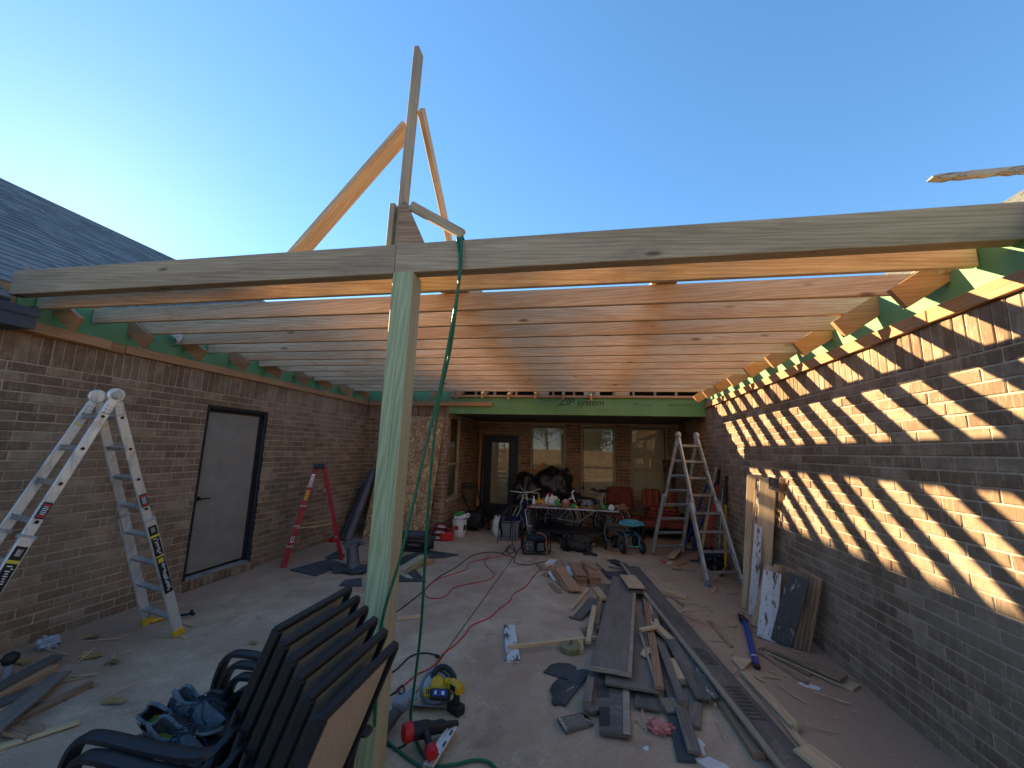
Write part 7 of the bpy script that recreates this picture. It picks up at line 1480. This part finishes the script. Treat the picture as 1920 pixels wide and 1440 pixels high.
fr_l, fr_r = Vector((0.66, 7.86, 0.12)), Vector((0.88, 7.92, 0.12))
b.tube(smooth([fr_l, fr_l+Vector((0, 0, 0.14)), fr_l+Vector((-0.03, 0.06, 0.20)), Vector((0.62, 8.1, 0.33)), Vector((0.60, 8.3, 0.30))], 4), 0.013, 8); b.tube(smooth([fr_r, fr_r+Vector((0, 0, 0.14)), fr_r+Vector((-0.03, 0.05, 0.20)), Vector((0.82, 8.12, 0.33)), Vector((0.78, 8.32, 0.30))], 4), 0.013, 8); b.tube([fr_l, fr_r], 0.013, 8); b.tube([fr_l+Vector((-0.02, 0.04, 0.19)), fr_r+Vector((-0.02, 0.04, 0.19))], 0.013, 8); b.tube([Vector((0.60, 8.3, 0.30)), Vector((0.78, 8.32, 0.30))], 0.013, 8); b.tube([Vector((0.60, 8.3, 0.30)), Vector((0.55, 8.30, 0.13))], 0.013, 8); part('frame', b, M['teal'], t, 60)
b = MB(); b.box((0.70, 8.08, 0.30), (0.30, 0.34, 0.03), Matrix.Rotation(R(14), 3, 'Z'), 0.008); part('tray', b, M['blackplastic'], t)
for x, y in wh:
    w_ = MB(); w_.torus((x, y, 0.115), 0.082, 0.034, (1, 0.28, 0), 24, 10); wo = part('wheel', w_, M['rubber'], t, 60); ax_ = Vector((1, 0.28, 0)).normalized(); h_ = MB(); h_.lathe(Vector((x, y, 0.115))-ax_*0.02, [(0.05, 0), (0.056, 0.005), (0.03, 0.02), (0.056, 0.035), (0.05, 0.04)], 16, ax_); part('hub', h_, M['teal'], wo, 40)
# ------------------------------------------------------------------ cushioned seats at the back
def cush(b, c, d, ch=0.04): b.box(c, d, None, ch); return b
t = thing('patio_armchair', 'patio chair with plain rust red back and seat cushions under the middle window', 'armchair', (0.72, 9.85, 0)); b = MB()
for sx in (0.40, 1.04):
    for sy in (9.50, 10.30): b.box((sx, sy, 0.14), (0.05, 0.05, 0.28))
b.box((0.72, 9.9, 0.26), (0.68, 0.84, 0.05)); part('frame', b, M['black'], t); b = MB(); cush(b, (0.72, 9.72, 0.36), (0.68, 0.72, 0.15)); part('seat_cushion', b, M['cushion'], t, 40); b = MB(); cush(b, (0.72, 9.80, 0.465), (0.66, 0.60, 0.05), 0.02); part('tan_pad', b, M['sofa_tan'], t, 40); b = MB(); b.box((0.70, 10.20, 0.70), (0.60, 0.16, 0.52), Matrix.Rotation(R(-8), 3, 'X'), 0.05); part('back_cushion', b, M['cushion'], t, 40); b = MB(); b.tube([(0.385, 10.12, 0.45), (0.385, 10.20, 0.95)], 0.012, 6); part('piping', b, M['almond'], t)
t = thing('patio_loveseat', 'patio loveseat with striped red back cushions behind the folding ladder', 'loveseat', (1.55, 9.75, 0)); b = MB()
for sx in (1.10, 1.98):
    for sy in (9.20, 10.25): b.box((sx, sy, 0.12), (0.05, 0.05, 0.24))
b.box((1.54, 9.75, 0.22), (0.92, 1.05, 0.05)); b.box((1.98, 9.75, 0.35), (0.05, 1.0, 0.30)); part('frame', b, M['black'], t)
for k, cx in enumerate((1.30, 1.75)):
    b = MB(); cush(b, (cx+0.02, 9.50, 0.31), (0.45, 0.72, 0.14)); part('seat_cushion', b, M['cushion'], t, 40)
    b = MB(); b.box((cx+0.10, 10.12, 0.74), (0.40, 0.16, 0.44), Matrix.Rotation(R(-8), 3, 'X'), 0.05); part('back_cushion', b, M['stripe'], t, 40)
for k in range(3): b = MB(); cush(b, (1.58, 9.82, 0.42+0.075*k), (0.66-0.05*k, 0.50, 0.07), 0.025); part('folded_cushion', b, M['stripe'] if k == 2 else M['cushion'], t, 40)
b = MB(); b.blob(Vector((1.72, 9.72, 0.64)), (0.13, 0.06, 0.03), 0.5, 3, 3, 4); solo('work_gloves', b, M['ochre'], 'ochre work gloves on top of the folded cushions', 'gloves', (1.72, 9.72, 0.61), None, 50)
b = MB(); b.box((0.55, 9.05, 0.28), (0.45, 0.05, 0.08), None, 0.01); b.box((0.55, 9.25, 0.12), (0.50, 0.40, 0.24), None, 0.02); solo('low_bench', b, M['greywood'], 'low grey wooden bench end behind the garden seat', 'bench', (0.55, 9.2, 0), None)
# roll of carpet and dark posts behind the ladder
b = MB(); b.tube([(1.86, 10.15, 0.0), (1.82, 10.35, 1.62)], 0.10, 18); solo('carpet_roll', b, plain('brown roll', (0.10, 0.062, 0.042), 0.7, var=0.5, scale=12), 'tall brown roll standing in the porch corner', 'roll', (1.86, 10.15, 0), None, 40)
b = MB(); b.box((2.0, 9.95, 0.85), (0.20, 0.28, 1.70), Matrix.Rotation(R(4), 3, 'Z'), 0.01); solo('dark_cabinet', b, M['panel'], 'tall dark panel standing by the right porch wall', 'panel', (2.0, 9.95, 0))
# long handled tools leaning on the right wall
PGp = 'long handled tools leaning on the right wall'
def pole(name, label, p0, p1, r, mat, tip=None, tipm='blacklab', head=None):
    p0, p1 = Vector(p0), Vector(p1); t = thing(name, label, 'tool', p0, PGp); b = MB(); b.tube([p0, p1], r, 10); part('shaft', b, M[mat], t, 60)
    if tip: b = MB(); b.tube([lerp(p0, p1, 1-tip), lerp(p0, p1, 1.0)+(p1-p0).normalized()*0.004], r*1.25, 10); part('grip', b, M[tipm], t, 60)
    b = MB(); d = (p0-p1).normalized()
    if head == 'rake': b.beam(p0+Vector((-0.16, 0, 0.03)), p0+Vector((0.10, 0.05, 0.03)), 0.03, 0.02, (0, 0, 1), 0.004); [b.tube([p0+Vector((-0.16+0.033*k, 0.006*k, 0.03)), p0+Vector((-0.15+0.033*k, 0.006*k-0.03, 0.0))], 0.005, 5) for k in range(9)]
    elif head == 'shovel': b.prism([p0+Vector((-0.10, -0.04, 0.25)), p0+Vector((0.09, 0.02, 0.25)), p0+Vector((0.10, 0.02, 0.06)), p0+Vector((0, -0.04, 0.0)), p0+Vector((-0.11, -0.04, 0.08))], (0.004, -0.012, 0))
    else: b.lathe(p0, [(r*1.4, 0), (r*1.3, 0.05)], 10, -d)
    part('head', b, M['darkgrey'], t)
pole('push_broom', 'blue handled tool leftmost of the leaning poles', G(1283, 1028), PX(1326, 908, 2.04), 0.016, 'blue', None, 'blacklab')
pole('rake', 'second blue handled rake leaning behind the folding ladder', G(1297, 1034), PX(1342, 905, 2.06), 0.017, 'blue', None, 'blacklab', 'rake')
pole('shovel', 'yellow shafted shovel crossing behind the ladder rungs', G(1306, 1030), PX(1338, 925, 2.05), 0.016, 'yellow', None, 'blacklab', 'shovel')
pole('digging_bar', 'red shafted pole with black grip among the leaning tools', Vector((1.90, 7.55, 0)), PX(1349, 880, 2.08), 0.018, 'red', 0.16)
pole('pole', 'yellow pole with black upper grip nearest on the right', Vector((2.02, 7.02, 0)), Vector((2.095, 7.02, 1.45)), 0.017, 'yellow', 0.3)
pole('pole', 'pale wooden handle leaning beside the red pole', Vector((1.86, 7.9, 0)), PX(1343, 877, 2.08), 0.016, 'lumber')
pole('pole', 'thin grey metal rod between the red and yellow poles', Vector((1.96, 7.2, 0)), PX(1355, 918, 2.09), 0.010, 'alu2')
pole('pole', 'orange brown handle lowest among the leaning tools', Vector((1.80, 7.6, 0)), Vector((2.06, 7.7, 1.05)), 0.016, 'fir', None, 'blacklab', 'rake')
# debris round the ladder feet at the right
DG = 'scraps around the far ladder feet'
fb('wood_block', 'tan board end wedged under the far ladder', 'board', (1258, 1045), (1278, 1020), 0.12, 0.02, 'lumber', 0.03, 0.12, DG)
fb('wood_block', 'square orange wood scrap right of the far ladder foot', 'scrap', (1262, 1058), (1280, 1052), 0.17, 0.02, 'fir', 0.0, 0.0, DG)
fb('metal_plate', 'small grey plate on the floor before the far ladder', 'plate', (1260, 1066), (1278, 1067), 0.07, 0.015, 'greywood', 0.0, 0.0, DG)
fb('stick', 'dark thin stick beside the small grey plate', 'stick', (1279, 1067), (1305, 1071), 0.025, 0.012, 'greywood', 0.0, 0.0, DG)
fb('wood_block', 'orange scrap between the near ladder feet', 'scrap', (1333, 1082), (1345, 1088), 0.09, 0.02, 'fir', 0.0, 0.0, DG)
b = MB(); p = G(1243, 1054, 0.01); q_ = G(1258, 1057, 0.01); b.tube([G(1240, 1050, 0.012), p, q_], 0.014, 6); solo('pliers', b, M['red'], 'red handled pliers on the floor by the far ladder', 'pliers', p, DG, 50)
crumple('paper_scrap', 'crumpled white paper next to the red pliers', 'paper', 1257, 1058, 0.05, 'paper', 6)
b = MB(); b.blob(Vector((1.92, 7.35, 0.12)), (0.16, 0.35, 0.16), 0.4, 2.2, 4, 21); solo('black_sack', b, M['bag'], 'low black sack at the foot of the leaning poles', 'sack', (1.92, 7.35, 0), None, 50)
fb('brown_board', 'brown board standing askew between the poles and the near ladder', 'board', (1352, 1078), (1366, 1058), 0.12, 0.02, 'oldwood', 0.0, 0.18, DG)
